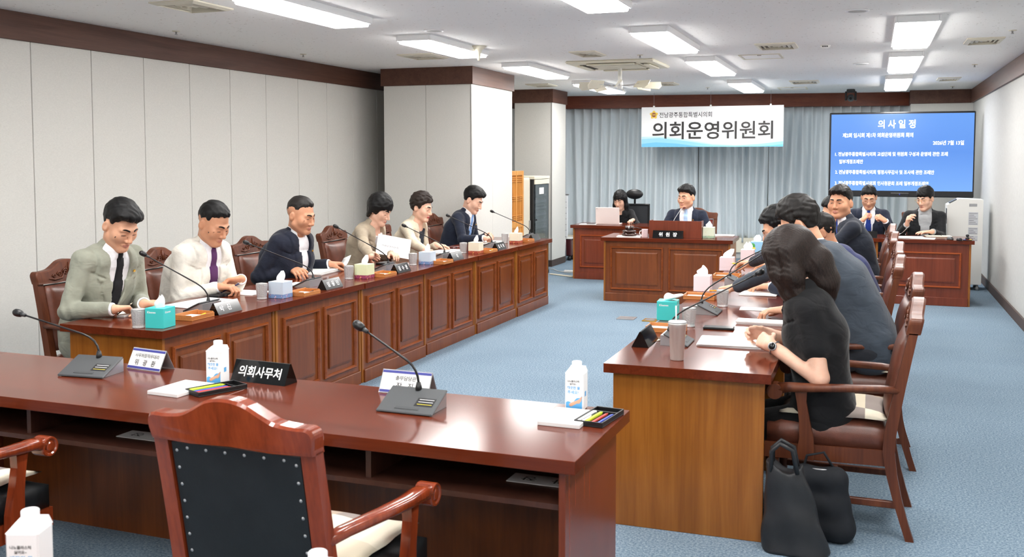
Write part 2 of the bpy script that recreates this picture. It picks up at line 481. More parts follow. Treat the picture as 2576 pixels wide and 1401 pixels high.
# ---------------------------------------------------------------- people
def nrm(v): v = np.array(v, float); return v / max(np.linalg.norm(v), 1e-9)
def rotm(axis, ang):
    a = nrm(axis); c, s = math.cos(ang), math.sin(ang); x, y, z = a
    return np.array([[c + x*x*(1-c), x*y*(1-c) - z*s, x*z*(1-c) + y*s], [y*x*(1-c) + z*s, c + y*y*(1-c), y*z*(1-c) - x*s], [z*x*(1-c) - y*s, z*y*(1-c) + x*s, c + z*z*(1-c)]])
POSES = {'flat': ((8, 14, 10), 0.9), 'rest': ((24, 36, 22), 0.8), 'grip': ((58, 70, 40), 0.3), 'pen': ((42, 58, 30), 0.35),
         'clasp': ((48, 62, 34), 0.25), 'pinch': ((50, 30, 15), 0.3), 'fist': ((70, 85, 50), 0.2)}
def hand_prims(W, hd, pn, side, pose, s=1.0):
    """W wrist, hd pointing along the hand, pn out of the palm, side +1 right hand"""
    hd = nrm(hd); pn = nrm(np.array(pn) - hd * np.dot(pn, hd)); sx = np.cross(hd, pn) * -1.0
    th = -sx * 1.0 if side > 0 else sx        # towards the thumb
    # for a right hand lying palm down and pointing forward the thumb is on the left
    (c1, c2, c3), spread = POSES[pose]; P = []
    kn = [(0.030, 0.088), (0.010, 0.093), (-0.010, 0.089), (-0.028, 0.080)]
    ln = [(0.041, 0.025, 0.019), (0.045, 0.028, 0.020), (0.041, 0.026, 0.019), (0.033, 0.020, 0.017)]
    ax = np.cross(hd, pn)
    for i, ((o, f), L) in enumerate(zip(kn, ln)):
        K = W + (th * o + hd * f) * s
        P.append(Cone(W + (th * o * 0.55 + hd * 0.012) * s, K, 0.0165 * s, 0.0115 * s, k=0.014))
        dv = nrm(hd + th * (o * spread * 2.2)); p = K; cur = 0.0
        ex = (i - 1) * 5 if pose in ('pen', 'rest', 'pinch') else (i - 1) * 2
        for j, (l, c) in enumerate(zip(L, (c1, c2, c3))):
            cur += math.radians(c + ex); q = p + (rotm(ax, cur) @ dv) * l * s
            r0 = (0.0098 - 0.0009 * j - (0.001 if i == 3 else 0)) * s
            P.append(Cone(p, q, r0, r0 - 0.0009 * s, k=0.005)); p = q
    tb = W + (th * 0.022 + hd * 0.022 + pn * 0.006) * s
    td = nrm(th * 0.75 + hd * 0.75 + pn * (0.25 if pose in ('flat', 'rest') else 0.6))
    q = tb + td * 0.040 * s; P.append(Cone(tb, q, 0.0155 * s, 0.0125 * s, k=0.014))
    td = nrm(td * 0.6 + hd * 0.6 + pn * (0.1 if pose == 'flat' else 0.3)); q2 = q + td * 0.032 * s; P.append(Cone(q, q2, 0.0118 * s, 0.0105 * s, k=0.006))
    td = nrm(td * 0.8 + hd * 0.4 - th * 0.25); P.append(Cone(q2, q2 + td * 0.024 * s, 0.0104 * s, 0.0088 * s, k=0.005))
    tip = W + (th * 0.030 + hd * 0.088) * s
    return P, {'index': tip, 'th': th, 'hd': hd, 'pn': pn}
def ik(S, W, l1, l2, hint):
    S = np.array(S, float); W = np.array(W, float); v = W - S; D = np.linalg.norm(v)
    if D > (l1 + l2) * 0.995: l1, l2 = l1 * D / (l1 + l2) * 1.006, l2 * D / (l1 + l2) * 1.006
    D = max(D, abs(l1 - l2) + 0.01)
    n = nrm(v); a = (l1 * l1 - l2 * l2 + D * D) / (2 * D); h = math.sqrt(max(l1 * l1 - a * a, 0))
    hv = np.array(hint, float); hv = nrm(hv - n * np.dot(hv, n))
    return S + n * a + hv * h
def sst(e0, e1, x):
    t = np.clip((x - e0) / (e1 - e0), 0, 1); return t * t * (3 - 2 * t)
def rescale(P, H, k):
    for p in P:
        if p.op == 'f': continue
        p.R *= k; p.k *= k; p.c = (H + (p.c - H) * k).astype(np.float32)
        if isinstance(p, Cone): p.a = (H + (p.a - H) * k).astype(np.float32); p.b = (H + (p.b - H) * k).astype(np.float32); p.ra *= k; p.rb *= k
        else: p.r = p.r * k
    return P
def head_prims(H, A, f, hs=1.0):
    """H head centre, A rows = right, forward, up; f face options"""
    A = np.array(A, float); g = lambda x, y, z: H + (np.array([x, y, z]) @ A)
    w = f.get('w', 1.0); jw = f.get('jaw', 1.0); P = []
    P += [Ell(g(0, -0.014, 0.034), (0.076 * w, 0.095, 0.084), A, k=0.01),
          Ell(g(0, 0.024, -0.034), (0.064 * w * (0.5 + jw / 2), 0.068, 0.086), A, k=0.03)]
    for s in (-1, 1):
        P += [Cone(g(s * 0.050 * w * jw, 0.002, -0.062), g(s * 0.018 * jw, 0.068, -0.105), 0.022, 0.017, k=0.03),
              Ell(g(s * 0.043 * w * (0.4 + 0.6 * jw), 0.056, -0.030), (0.024, 0.024, 0.026), A, k=0.03),
              Cone(g(s * 0.012, 0.088, 0.016), g(s * 0.044, 0.074, 0.016), 0.010, 0.008, k=0.02)]
    P += [Ell(g(0, 0.074, -0.104), (0.022 * jw, 0.018, 0.017), A, k=0.02)]
    for s in (-1, 1):
        P += [Ell(g(s * 0.032, 0.101, -0.002), (0.019, 0.014, 0.012), A, k=0.016, op='s')]
        P += [Ell(g(s * 0.032, 0.0735, -0.005), (0.0155, 0.0145, 0.0125), A, k=0.006)]
    P += [Cone(g(0, 0.089, 0.004), g(0, 0.109, -0.036), 0.0085, 0.0105, k=0.012), Ell(g(0, 0.108, -0.040), (0.012, 0.011, 0.010), A, k=0.008)]
    for s in (-1, 1): P += [Ell(g(s * 0.0125, 0.097, -0.044), (0.0085, 0.0095, 0.0075), A, k=0.007)]
    up = [g(x, y, -0.0665 - abs(x) * 0.12) for x, y in ((-0.021, 0.083), (-0.009, 0.0915), (0, 0.0925), (0.009, 0.0915), (0.021, 0.083))]
    dn = [g(x, y, -0.0785 + abs(x) * 0.28) for x, y in ((-0.020, 0.083), (-0.008, 0.0905), (0, 0.0915), (0.008, 0.0905), (0.020, 0.083))]
    for L, r in ((up, 0.0048), (dn, 0.0058)):
        for i in range(4): P.append(Cone(L[i], L[i + 1], r * (0.75 if i == 0 else 1), r * (0.75 if i == 3 else 1), k=0.006, tag=1))
    P += [Cone(g(-0.021, 0.090, -0.0725), g(0.021, 0.090, -0.0725), 0.0012, k=0.003, op='s')]
    for s in (-1, 1):
        E = rotm(A[2], s * 0.35) @ np.eye(3); M = (E @ A.T).T
        P += [Ell(g(s * 0.079 * w, -0.014, -0.010), (0.010, 0.0185, 0.031), M, k=0.008),
              Ell(g(s * 0.089 * w, -0.010, -0.004), (0.006, 0.010, 0.017), M, k=0.006, op='s')]
    rescale(P, H, hs); g2 = lambda x, y, z: H + (np.array([x, y, z]) @ A) * hs
    def region(c):
        q = (c - H) @ A.T / hs
        m = (q[:, 1] > 0.078) & ((q[:, 0] / 0.021) ** 2 + ((q[:, 2] + 0.0725) / 0.0088) ** 2 < 1)
        return m.astype(int)
    return P, g2, region
HAIRLINES = {   # lowest hair (z) against y, front to back, in the head's frame
    'man': ([-0.12, -0.075, -0.045, -0.030, -0.006, 0.012, 0.024, 0.034, 0.058, 0.085, 0.13], [-0.085, -0.080, -0.055, 0.010, 0.024, 0.006, 0.010, 0.036, 0.058, 0.070, 0.076]),
    'high': ([-0.12, -0.075, -0.045, -0.030, -0.006, 0.010, 0.020, 0.030, 0.055, 0.085, 0.13], [-0.080, -0.070, -0.045, 0.014, 0.028, 0.012, 0.020, 0.052, 0.074, 0.084, 0.090]),
    'bangs': ([-0.12, -0.075, -0.045, -0.030, -0.006, 0.014, 0.028, 0.040, 0.060, 0.085, 0.13], [-0.105, -0.100, -0.085, -0.050, -0.030, -0.035, -0.020, 0.012, 0.028, 0.034, 0.034]),
    'fringe': ([-0.12, -0.075, -0.045, -0.030, -0.006, 0.012, 0.024, 0.034, 0.058, 0.085, 0.13], [-0.085, -0.080, -0.055, 0.010, 0.024, 0.000, 0.004, 0.024, 0.034, 0.038, 0.038]),
    'wave': ([-0.12, -0.075, -0.045, -0.030, -0.006, 0.012, 0.026, 0.036, 0.058, 0.085, 0.13], [-0.095, -0.090, -0.070, -0.030, 0.000, -0.020, -0.006, 0.030, 0.052, 0.064, 0.070])}
def hair_prims(H, A, h, hs=1.0):
    A = np.array(A, float); g = lambda x, y, z: H + (np.array([x, y, z]) @ A)
    st = h.get('line', 'man'); top = h.get('top', 0.020); side = h.get('side', 0.010); wv = h.get('wave', 0.0022)
    ys, zs = HAIRLINES[st]; ph = h.get('seed', 0) * 1.7; asym = h.get('part', 0.0); front = h.get('front', 0.006)
    P = [Ell(g(0, -0.014 + front * 0.5, 0.034 + top * 0.35), (0.076 + side, 0.095 + side * 0.8 + front, 0.084 + top), A, k=0.01)]
    if h.get('bob'):
        for s in (-1, 1): P.append(Cone(g(s * 0.060, -0.025, 0.02), g(s * 0.062, -0.035, -0.065), 0.038, 0.030, k=0.03))
        P.append(Cone(g(0, -0.06, 0.02), g(0, -0.058, -0.075), 0.055, 0.040, k=0.03))
    if h.get('volume'): P.append(Ell(g(0.0, 0.050, 0.088), (0.070, 0.050, 0.034), A, k=0.03))
    R = 0.2
    def cut(X, d):
        q = (X - H.astype(np.float32)) @ A.T.astype(np.float32) / np.float32(hs); x, y, z = q[..., 0], q[..., 1], q[..., 2]
        n = np.sin(x * 95 + y * 34 + ph + 3 * np.sin(z * 60 + ph)) * np.sin(y * 60 - z * 40 + ph * 2 + 2 * np.sin(x * 50))
        n2 = np.sin(x * 260 + y * 120 + ph + 2 * np.sin(y * 90))
        d = d - wv * n - wv * 0.4 * n2
        zm = np.interp(y, ys, zs).astype(np.float32) + asym * x + 0.004 * np.sin(x * 160 + ph) + 0.003 * np.sin(x * 390)
        # thin out towards the line at the sides
        thin = (1 - sst(-0.02, 0.075, z)) * h.get('fade', 0.006)
        c = (zm - z) * hs
        tp = h.get('taper', 0.010); red = thin + tp * (1 - sst(0.0, 0.030, -c)) * (1 - h.get('keep', 0.0) * sst(0.03, 0.06, y)); d = d + np.minimum(red, np.where(z > 0.05, 0.014, side * 0.7).astype(np.float32))
        kk = np.float32(0.006); hh = np.maximum(kk - np.abs(d - c), 0) / kk
        return np.maximum(d, c) + hh * hh * kk * 0.25
    nfix = len(P); rescale(P, H, hs); P.append(Fn(cut, H, R))
    if h.get('long'):
        L = h['long']           # lists of points (head frame) with radii
        for pts in L:
            for (a, ra), (b, rb) in zip(pts[:-1], pts[1:]): P.append(rescale([Cone(g(*a), g(*b), ra, rb, k=0.03)], H, hs)[0])
        def strands(X, d):
            q = (X - H.astype(np.float32)) @ A.T.astype(np.float32)
            return d - 0.0012 * np.sin(q[..., 0] * 150 + q[..., 1] * 110 + 2 * np.sin(q[..., 2] * 18)) - 0.0010 * np.sin(q[..., 0] * 420 - q[..., 1] * 330 + q[..., 2] * 20)
        P.append(Fn(strands, H, 0.6))
    return P
def skin_mat(name, rgb):
    m, nt, b = _nt(name)
    n = _noise(nt, _coords(nt), 30, 3, 0.6)
    nt.links.new(_ramp(nt, n, [(0.3, tuple(x * k for x, k in zip(rgb, (0.97, 0.93, 0.90)))), (0.7, rgb)]), b.inputs['Base Color'])
    b.inputs['Roughness'].default_value = 0.48; b.inputs['Specular IOR Level'].default_value = 0.4
    return m
def hair_mat(name, rgb, rough=0.46):
    m, nt, b = _nt(name)
    v = _coords(nt, (1, 1, 0.18)); n = _noise(nt, v, 420, 3, 0.6)
    nt.links.new(_ramp(nt, n, [(0.35, tuple(x * 0.45 for x in rgb)), (0.75, tuple(min(255, x * 1.5) for x in rgb))]), b.inputs['Base Color'])
    b.inputs['Roughness'].default_value = rough; b.inputs['Specular IOR Level'].default_value = 0.3
    _bump(nt, b, n, 0.5, 0.003)
    return m
def cloth_mat(name, rgb, var=0.08, fold=0.5):
    m, nt, b = _nt(name)
    n = _noise(nt, _coords(nt), 7, 4, 0.6)
    nt.links.new(_ramp(nt, n, [(0.3, tuple(x * (1 - var) for x in rgb)), (0.7, tuple(min(255, x * (1 + var)) for x in rgb))]), b.inputs['Base Color'])
    b.inputs['Roughness'].default_value = 0.82; b.inputs['Specular IOR Level'].default_value = 0.2; b.inputs['Sheen Weight'].default_value = 0.12
    f1 = _noise(nt, _coords(nt, (1, 1, 1.6)), 9, 2, 0.5, 1.2); f2 = _noise(nt, _coords(nt), 700, 1)
    mx = nt.nodes.new('ShaderNodeMath'); mx.operation = 'MULTIPLY_ADD'; mx.inputs[1].default_value = 0.02
    nt.links.new(f2, mx.inputs[0]); nt.links.new(f1, mx.inputs[2])
    _bump(nt, b, mx.outputs[0], fold, 0.014)
    return m
skin_mat('skin', (224, 172, 142)); skin_mat('skin_tan', (208, 152, 120)); skin_mat('skin_pale', (234, 190, 166))
plain('lips', (190, 124, 108), 0.45); plain('lips_red', (196, 88, 88), 0.4)
plain('eye_white', (232, 228, 224), 0.25); plain('iris', (30, 22, 18), 0.15)
hair_mat('hair_black', (15, 14, 15)); hair_mat('hair_soft', (26, 22, 20)); hair_mat('hair_brown', (40, 30, 26), 0.42); hair_mat('hair_grey', (34, 30, 28))

def person(label, x, y, yaw, o):
    """a seated figure; yaw is the heading of the body (degrees, 0 = +Y); o holds pose and clothing. Returns the body object."""
    s = o.get('s', 1.06 if not o.get('fem') else 1.0); res = o.get('res', 0.0045); lean = math.radians(o.get('lean', 12)); bend = math.radians(o.get('bend', 10))
    ya = math.radians(yaw); Rz = np.array([[math.cos(ya), -math.sin(ya), 0], [math.sin(ya), math.cos(ya), 0], [0, 0, 1]])
    org = np.array([x, y, 0.0]); L2 = lambda p: Rz @ (np.array(p, float) * s)          # local -> mesh space
    Xa = Rz @ np.array([1.0, 0, 0]); fat = o.get('fat', 0.0); fem = o.get('fem', False)
    tw = o.get('turn', 0.0)
    z0 = o.get('seat', 0.47) / s
    hs = [0.045, 0.06, 0.15, 0.16, 0.12, 0.085]; hs_ = o.get('hs', 1.1 if not fem else 1.06)
    hp, hy, hr = math.radians(o.get('pitch', 20)), math.radians(o.get('hyaw', 0)), math.radians(o.get('roll', 0))
    Mh = rotm((0, 0, 1), hy) @ rotm((1, 0, 0), -hp) @ rotm((0, 1, 0), hr); A = (Rz @ Mh).T; A0 = Rz.T
    def pose(z0):
        p = np.array([0, o.get('shift', 0.0), z0]); nodes = []; Ys = []
        for i, h in enumerate(hs):
            an = lean * min(1, 0.35 + 0.22 * i) + bend * max(0, i - 1) / 3.0
            p = p + np.array([0, math.sin(an), math.cos(an)]) * h; nodes.append(p); Ys.append(np.array([0, math.cos(an), -math.sin(an)]))
        nodes = [L2(q) for q in nodes]; Yw = [Rz @ q for q in Ys]
        for i in range(len(nodes)): nodes[i] = nodes[i] + Xa * o.get('side', 0.0) * (i / 5.0) ** 1.5
        nb_, up_ = nodes[5], nrm(nodes[5] - nodes[4])
        nd = nrm(up_ * 0.7 + np.array([0, 0, 0.6]) + (Rz @ np.array([0, 1, 0])) * (0.12 + 0.25 * math.sin(hp)))
        return nodes, Yw, nb_, up_, nb_ + nd * (0.150 + o.get('neck', 0.0)) * s + Xa * o.get('hx', 0.0)
    nodes, Yw, nb_, up_, H = pose(z0)
    if o.get('head') is not None:                 # put the head where the photograph shows it
        T = np.array(o['head'], float); z0 += (T[2] - H[2]) / s; nodes, Yw, nb_, up_, H = pose(z0); org = np.array([T[0] - H[0], T[1] - H[1], 0.0])
    sw = (0.158 if fem else 0.172) * s * o.get('sw', 1.0)
    a = np.array([0.165, 0.178 if fem else 0.172, 0.145 if fem else 0.158, 0.158 if fem else 0.172, 0.140 if fem else 0.152, 0.072]) * s
    b = np.array([0.115, 0.125, 0.105 if fem else 0.115, 0.128 if fem else 0.125, 0.095, 0.060]) * s
    a[1:5] += fat * 0.6; b[1:4] += fat; b[4] += fat * 0.4
    f = o.get('face', {})
    HP, g, region = head_prims(H, A, f, hs_)
    SP = list(HP)
    SP.append(Cone(nb_ - up_ * 0.02, g(0, -0.022, -0.050), 0.059 * s * (0.86 if fem else 1.0), 0.056 * s * (0.88 if fem else 1), k=0.03))
    bare = o.get('wear', {}).get('short'); inner = not o.get('wear', {}).get('collar', True)
    if inner: SP.append(Loft(nodes[4:], Xa, Yw[4:], a[4:] * 0.86, b[4:] * 0.90, k=0.03))
    SP.append(Cone(nodes[4], nb_, 0.03 * s, 0.055 * s, k=0.03))
    # arms
    JP = []; CUFF = []; info = {}
    for sd, nm in ((1, 'R'), (-1, 'L')):
        S = nodes[4] + Xa * sd * sw + up_ * 0.028 * s - Yw[4] * 0.005
        if bare: S = S - up_ * 0.022 * s
        hd_ = o.get('hand' + nm)
        Wt = np.array(hd_['w'], float) - org
        E = ik(S, Wt, 0.285 * s, 0.255 * s, Rz @ np.array(hd_.get('hint', (sd * 0.42, -0.40, -0.85)), float))
        fd = nrm(Wt - E)
        fe = E + (Wt - E) * 0.55
        SP += [Cone(S, E, 0.046 * s, 0.039 * s, k=0.03), Cone(E, Wt, 0.040 * s, 0.027 * s, k=0.015)] if bare else [Cone(S, E, 0.010, 0.010, k=0.01), Cone(E, fe, 0.010, 0.020, k=0.01), Cone(fe, Wt, 0.031 * s, 0.027 * s, k=0.015)]
        hdir = nrm(np.array(hd_.get('dir', fd), float)); pn = np.array(hd_.get('palm', (0, 0, -1)), float)
        hpz, inf = hand_prims(Wt, hdir, pn, sd, hd_.get('pose', 'rest'), s * o.get('handscale', 1.0) * (0.92 if fem else 1.0))
        SP += hpz; info[nm] = dict(inf, W=Wt, E=E, S=S, fd=fd)
        SP.append(Cone(nodes[4], S - up_ * 0.03 * s, 0.02 * s, 0.012 * s, k=0.02))
        JP.append((S, E, Wt, fd))
    body = sdf_obj('person', SP, res, [f.get('skin', 'skin'), f.get('lips', 'lips')], None, region, 1)
    body.location = org; tag(body, label, 'person', o.get('group'))
    P = body
    # eyes, brows
    for sd in (-1, 1):
        op = f.get('open', 0.0)
        if op > 0:
            gz = f.get('gaze', 0.0)
            V, Q = sdf_mesh([Ell(g(sd * 0.032, 0.0765, -0.0055), (0.0118 * hs_, 0.0128 * hs_, 0.0052 * op * hs_), A)], 0.0015)
            me = bpy.data.meshes.new('eye'); me.from_pydata([tuple(v) for v in V], [], [tuple(q) for q in Q])
            me.materials.append(MATS['eye_white']); me.materials.append(MATS['iris'])
            ql = (V[Q].mean(1) - H) @ A.T
            me.polygons.foreach_set('material_index', (np.hypot(ql[:, 0] / hs_ - sd * 0.032 - gz * 0.004, (ql[:, 2] / hs_ + 0.0055) * 0.9) < 0.0052).astype(np.int32))
            me.polygons.foreach_set('use_smooth', [True] * len(me.polygons)); link('eye', me, P)
            zl = -0.0055 + 0.0052 * op * 0.8
        else: zl = -0.0105
        m = MB(); pts = []
        for t in np.linspace(-1, 1, 7):
            xx = sd * 0.032 + t * 0.0145; yy = 0.0735 + 0.0150 * math.sqrt(max(0, 1 - (t * 0.92) ** 2 * 0.95 - ((zl + 0.005) / 0.0135) ** 2 * 0.9)) + 0.0005
            pts.append(g(xx, yy, zl - 0.0025 * t * t))
        pts = onto(HP, pts, A[1], 0.0004)
        m.tube(pts, [0.0010, 0.0018, 0.0023, 0.0024, 0.0023, 0.0018, 0.0010], 5); m.build('lash_line', 'iris', P)
        m = MB(); pts = []; bz = f.get('browz', 0.0195)
        for t in np.linspace(0, 1, 6):
            pts.append(g(sd * (0.012 + 0.036 * t), 0.0985 - 0.006 * t - 0.016 * t * t, bz + 0.006 * math.sin(t * 2.4) - 0.003 * t))
        pts = onto(HP, pts, A[1], 0.0002)
        rb = f.get('brow', 0.0036)
        for dz in (-0.0022, 0.0022): m.tube([q + A[2] * dz for q in pts], [rb * 0.8, rb, rb, rb * 0.9, rb * 0.7, rb * 0.3], 6)
        m.build('eyebrow', f.get('browmat', 'hair_soft'), P)
    # hair
    h = o.get('hair', {})
    sdf_obj('hair', hair_prims(H, A, h, hs_), max(0.0040, res * 1.05), h.get('mat', 'hair_black'), P, None, 0)
    # glasses
    if o.get('glasses'):
        m = MB(); gm = o['glasses']; r = 0.0011 if gm != 'iris' else 0.0018
        for sd in (-1, 1):
            pts = [g(sd * 0.033 + 0.0235 * math.cos(t), 0.1015 - 0.006 * abs(math.cos(t)) * (1 if sd * math.cos(t) > 0 else 0), -0.008 + 0.0185 * math.sin(t)) for t in np.linspace(0, 2 * math.pi, 18)[:-1]]
            m.tube(pts, r, 5, closed=True)
            m.tube([g(sd * 0.056, 0.096, -0.002), g(sd * 0.077, 0.086, 0.000), g(sd * 0.086, 0.01, 0.004), g(sd * 0.085, -0.018, -0.008)], r, 5)
        m.tube([g(-0.010, 0.1015, -0.006), g(0, 0.104, -0.002), g(0.010, 0.1015, -0.006)], r, 5)
        m.build('glasses', gm, P)
    # shirt / inner top
    c = o.get('wear', {})
    jn = nodes; off = 0.016 * s
    lo_sh = Loft(jn[2:], Xa, Yw[2:], a[2:] + 0.003, b[2:] + 0.004, k=0.02)
    lo_sh.S = 0.31 + 0.69 * lo_sh.S
    SH = [lo_sh]
    if c.get('collar', True):
        nk_ax = nrm(g(0, -0.022, -0.055) - nb_); rr = 0.064 * s * (0.9 if fem else 1)
        SH.append(Cone(nb_ - nk_ax * 0.01, nb_ + nk_ax * 0.030 * s, rr + 0.004, rr - 0.001, k=0.012))
        for sd in (-1, 1):
            q = nb_ + Yw[5] * 0.060 * s + Xa * sd * 0.028 * s + nk_ax * 0.004
            M = np.array([nrm(Xa * sd * 0.6 - nk_ax * 0.8 + Yw[5] * 0.5), nrm(Yw[5] + nk_ax * 0.6), nrm(np.cross(nrm(Xa * sd * 0.6 - nk_ax * 0.8 + Yw[5] * 0.5), nrm(Yw[5] + nk_ax * 0.6)))])
            SH.append(Ell(q, (0.036 * s, 0.010, 0.020 * s), M, k=0.008))
        if c.get('open_collar'):
            def vneck(X, d):
                r = lo_sh.full(X); u, v, ss = r[1], r[2], r[3]
                w = np.clip((ss - 0.86) * 0.30, 0, 0.05) * s
                cc = np.maximum(np.abs(u) - w, -v + 0.02)
                return np.maximum(d, np.where(ss > 0.86, -cc, -1.0))
            SH.append(Fn(vneck, nb_, 0.16))
    elif not c.get('full_top'):
        def scoop(X, d):        # a low round neckline
            q = X - (nb_ + Yw[5] * 0.03 + up_ * 0.02).astype(np.float32)
            return np.maximum(d, 0.105 * s - np.sqrt((q * q).sum(-1)))
        SH.append(Fn(scoop, nb_, 0.2))
    short = c.get('short')
    if c.get('cuffs', True) and not short:
        for S, E, Wt, fd in JP:
            sdf_obj('cuff', [Cone(Wt - fd * 0.035 * s, Wt - fd * 0.004 * s, 0.036 * s, 0.036 * s, k=0.004), Fn(lambda X, d: np.maximum(d, ((X - Wt.astype(np.float32)) @ fd.astype(np.float32)) - 0.004), Wt, 0.2)], 0.0055, c.get('shirt', 'shirt_white'), P)
    sdf_obj('shirt' if c.get('collar', True) else 'top', SH, max(res * 1.7, 0.0075), c.get('shirt', 'shirt_white'), P)
    # tie
    if c.get('tie'):
        def tie(X):
            d, u, v, ss = lo_sh.full(X)
            w = np.where(ss > 0.9, 0.016, 0.019 + (0.9 - ss) * 0.045) * s
            return np.maximum(np.maximum(d - 0.009, np.abs(u) - w), np.where(v > 0.01, -1.0, 1.0))
        kn = nb_ + Yw[5] * 0.066 * s + up_ * 0.004
        sdf_obj('tie', [Shape(tie, (nodes[2] + nodes[5]) / 2 + Yw[3] * 0.1, 0.26 * s, k=0.004), Cone(kn, kn - up_ * 0.026 * s + Yw[5] * 0.012, 0.017 * s, 0.011 * s, k=0.006)], 0.0052, c['tie'], P)
    # jacket
    if c.get('jacket'):
        vb = c.get('vbase', 0.34); vw = c.get('vw', 0.074)
        lo_j = Loft(jn[:5] + [nb_ - up_ * 0.004], Xa, Yw, np.append(a[:5] + off, a[5] + 0.012), np.append(b[:5] + off, b[5] + 0.014), k=0.02)
        ph = o.get('seed', 1) * 2.1
        def front(X):
            d, u, v, ss = lo_j.full(X); au = np.abs(u)
            w = np.clip((ss - vb) / (0.88 - vb), 0, 1) * vw * s + 0.045 * sst(0.90, 0.97, ss)
            lw = (0.012 + 0.055 * sst(vb, 0.76, ss) - 0.035 * sst(0.80, 1.0, ss)) * s
            lap = (v > 0) & (ss > vb) & (au < w + lw)
            nz = 0.0012 * np.sin(X[..., 2] * 30 + X[..., 0] * 21 + ph + 1.5 * np.sin(X[..., 1] * 17))
            d = d - nz - np.where(lap, 0.0070, 0.0) + np.where((v > 0) & (ss > vb) & (au >= w + lw) & (au < w + lw + 0.006), 0.004, 0)
            notch = (np.abs(ss - 0.80 - (au / s - 0.1) * 0.5) < 0.009) & (au > w + lw * 0.45) & (v > 0)
            d = d + np.where(notch, 0.009, 0.0) + np.where((ss <= vb) & (v > 0) & (au < 0.003), 0.004, 0)
            return np.maximum(d, np.where((ss > vb) & (v > 0), w - au, -1.0))
        J = [Shape(front, lo_j.c, lo_j.R + 0.02, k=0.02)]
        for sd, (S, E, Wt, fd) in zip((1, -1), JP):
            ud = nrm(E - S)
            J += [Cone(nb_ - up_ * 0.044 * s + Xa * sd * 0.062, S - up_ * 0.010, 0.038 * s, (0.042 if short else 0.049) * s, k=0.04)]
            if short:
                J += [Cone(S, S + (E - S) * 0.56, 0.042 * s, 0.056 * s, k=0.04)]
            else:
                ar = c.get('arm', 1.0) * s
                J += [Cone(S, E, 0.053 * ar, 0.048 * ar, k=0.035), Cone(E, Wt - fd * 0.024 * s, 0.050 * ar, 0.040 * ar, k=0.018)]
        col = [nb_ - Yw[5] * 0.052 * s + up_ * 0.010, nb_ + Xa * 0.066 * s + up_ * 0.004 - Yw[5] * 0.008, nb_ - Xa * 0.066 * s + up_ * 0.004 - Yw[5] * 0.008]
        for q in col[1:]: J.append(Cone(col[0], q, 0.014 * s, 0.011 * s, k=0.012))
        def folds(X, d):
            m = 0.0
            for S, E, Wt, fd in JP:
                r = np.sqrt(((X - E.astype(np.float32)) ** 2).sum(-1)); t = (X - E.astype(np.float32)) @ fd.astype(np.float32)
                m = m + np.exp(-(r / 0.10) ** 2) * np.sin(t * 120 + X[..., 2] * 40 + ph) * 0.0028
            q = 0.0008 * np.sin(X[..., 0] * 46 + X[..., 2] * 58 + 2 * np.sin(X[..., 1] * 31 + ph))
            return d - m - q
        J.append(Fn(folds, lo_j.c, 2.0))
        JK = sdf_obj('jacket', J, max(res * 1.82, 0.0068), c['jacket'], P)
        if c.get('pin'):
            for q in (0.145,):
                rr_ = nodes[4] + Xa * 0.10 * s * -1; 
                m = MB(); pc = nodes[4] - Xa * 0.088 * s + Yw[4] * (b[4] + 0.030) - up_ * 0.004
                fr = np.array([Xa, up_, Yw[4]]); ring = lambda r, t: [pc + Xa * r * math.cos(k) + up_ * r * math.sin(k) + Yw[4] * t for k in np.linspace(0, 2 * math.pi, 13)[:-1]]
                m.add(ring(0.008, -0.004) + ring(0.008, 0.003), [tuple(range(12, 24))] + [(i, (i + 1) % 12, 12 + (i + 1) % 12, 12 + i) for i in range(12)])
                m.build('lapel_pin', 'gold', JK)
    # trousers and shoes
    T = [Ell(L2((0, o.get('shift', 0.0), z0 + 0.06)), (0.185 * s, 0.15 * s, 0.095 * s), A0, k=0.04)]
    kn = o.get('knee', (0.10, 0.43))
    for sd in (-1, 1):
        hip, knee, ank = (L2((sd * 0.085, 0.02, z0 + 0.050)), L2((sd * kn[0], kn[1], min(z0, 0.46) - 0.015)), L2((sd * kn[0], kn[1] - 0.03, 0.10)))
        T += [Cone(hip, knee, 0.088 * s, 0.066 * s, k=0.04), Cone(knee, ank, 0.064 * s, 0.052 * s, k=0.03)]
    sdf_obj('trousers', T, 0.016, c.get('trousers', 'cloth_black'), P)
    for sd in (-1, 1):
        q = L2((sd * kn[0], kn[1] + 0.03, 0)); q[2] = 0.042
        toe = L2((sd * kn[0], kn[1] + 0.13, 0)); toe[2] = 0.034
        heel = L2((sd * kn[0], kn[1] - 0.06, 0)); heel[2] = 0.045
        sdf_obj('shoe', [Cone(heel, q, 0.042, 0.044, k=0.02), Cone(q, toe, 0.042, 0.032, k=0.02), Fn(lambda X, d: np.maximum(d, 0.002 - X[..., 2]), q, 0.4)], 0.013, 'black_gloss', P)
    return body, info, g, org
for nm, rgb in (('suit_sage', (150, 152, 138)), ('suit_cream', (226, 222, 212)), ('suit_navy', (30, 34, 48)), ('suit_navy_b', (36, 42, 58)), ('suit_taupe', (168, 154, 134)),
                ('suit_beige', (206, 194, 172)), ('suit_grey', (66, 74, 84)), ('suit_blue', (44, 52, 96)), ('suit_dark', (38, 42, 52)), ('suit_black', (30, 31, 34)),
                ('cloth_black', (22, 22, 24)), ('cloth_charcoal', (44, 46, 52)), ('shirt_white', (240, 240, 244)), ('shirt_grey', (168, 170, 172)), ('top_navy', (30, 36, 48)),
                ('tie_black', (24, 24, 27)), ('tie_purple', (86, 46, 92)), ('tie_blue', (128, 168, 222)), ('tie_pale', (176, 204, 238)), ('tie_royal', (38, 62, 140))):
    cloth_mat(nm, rgb, 0.05 if 'shirt' in nm else 0.08, 0.25 if 'tie' in nm else 0.5)
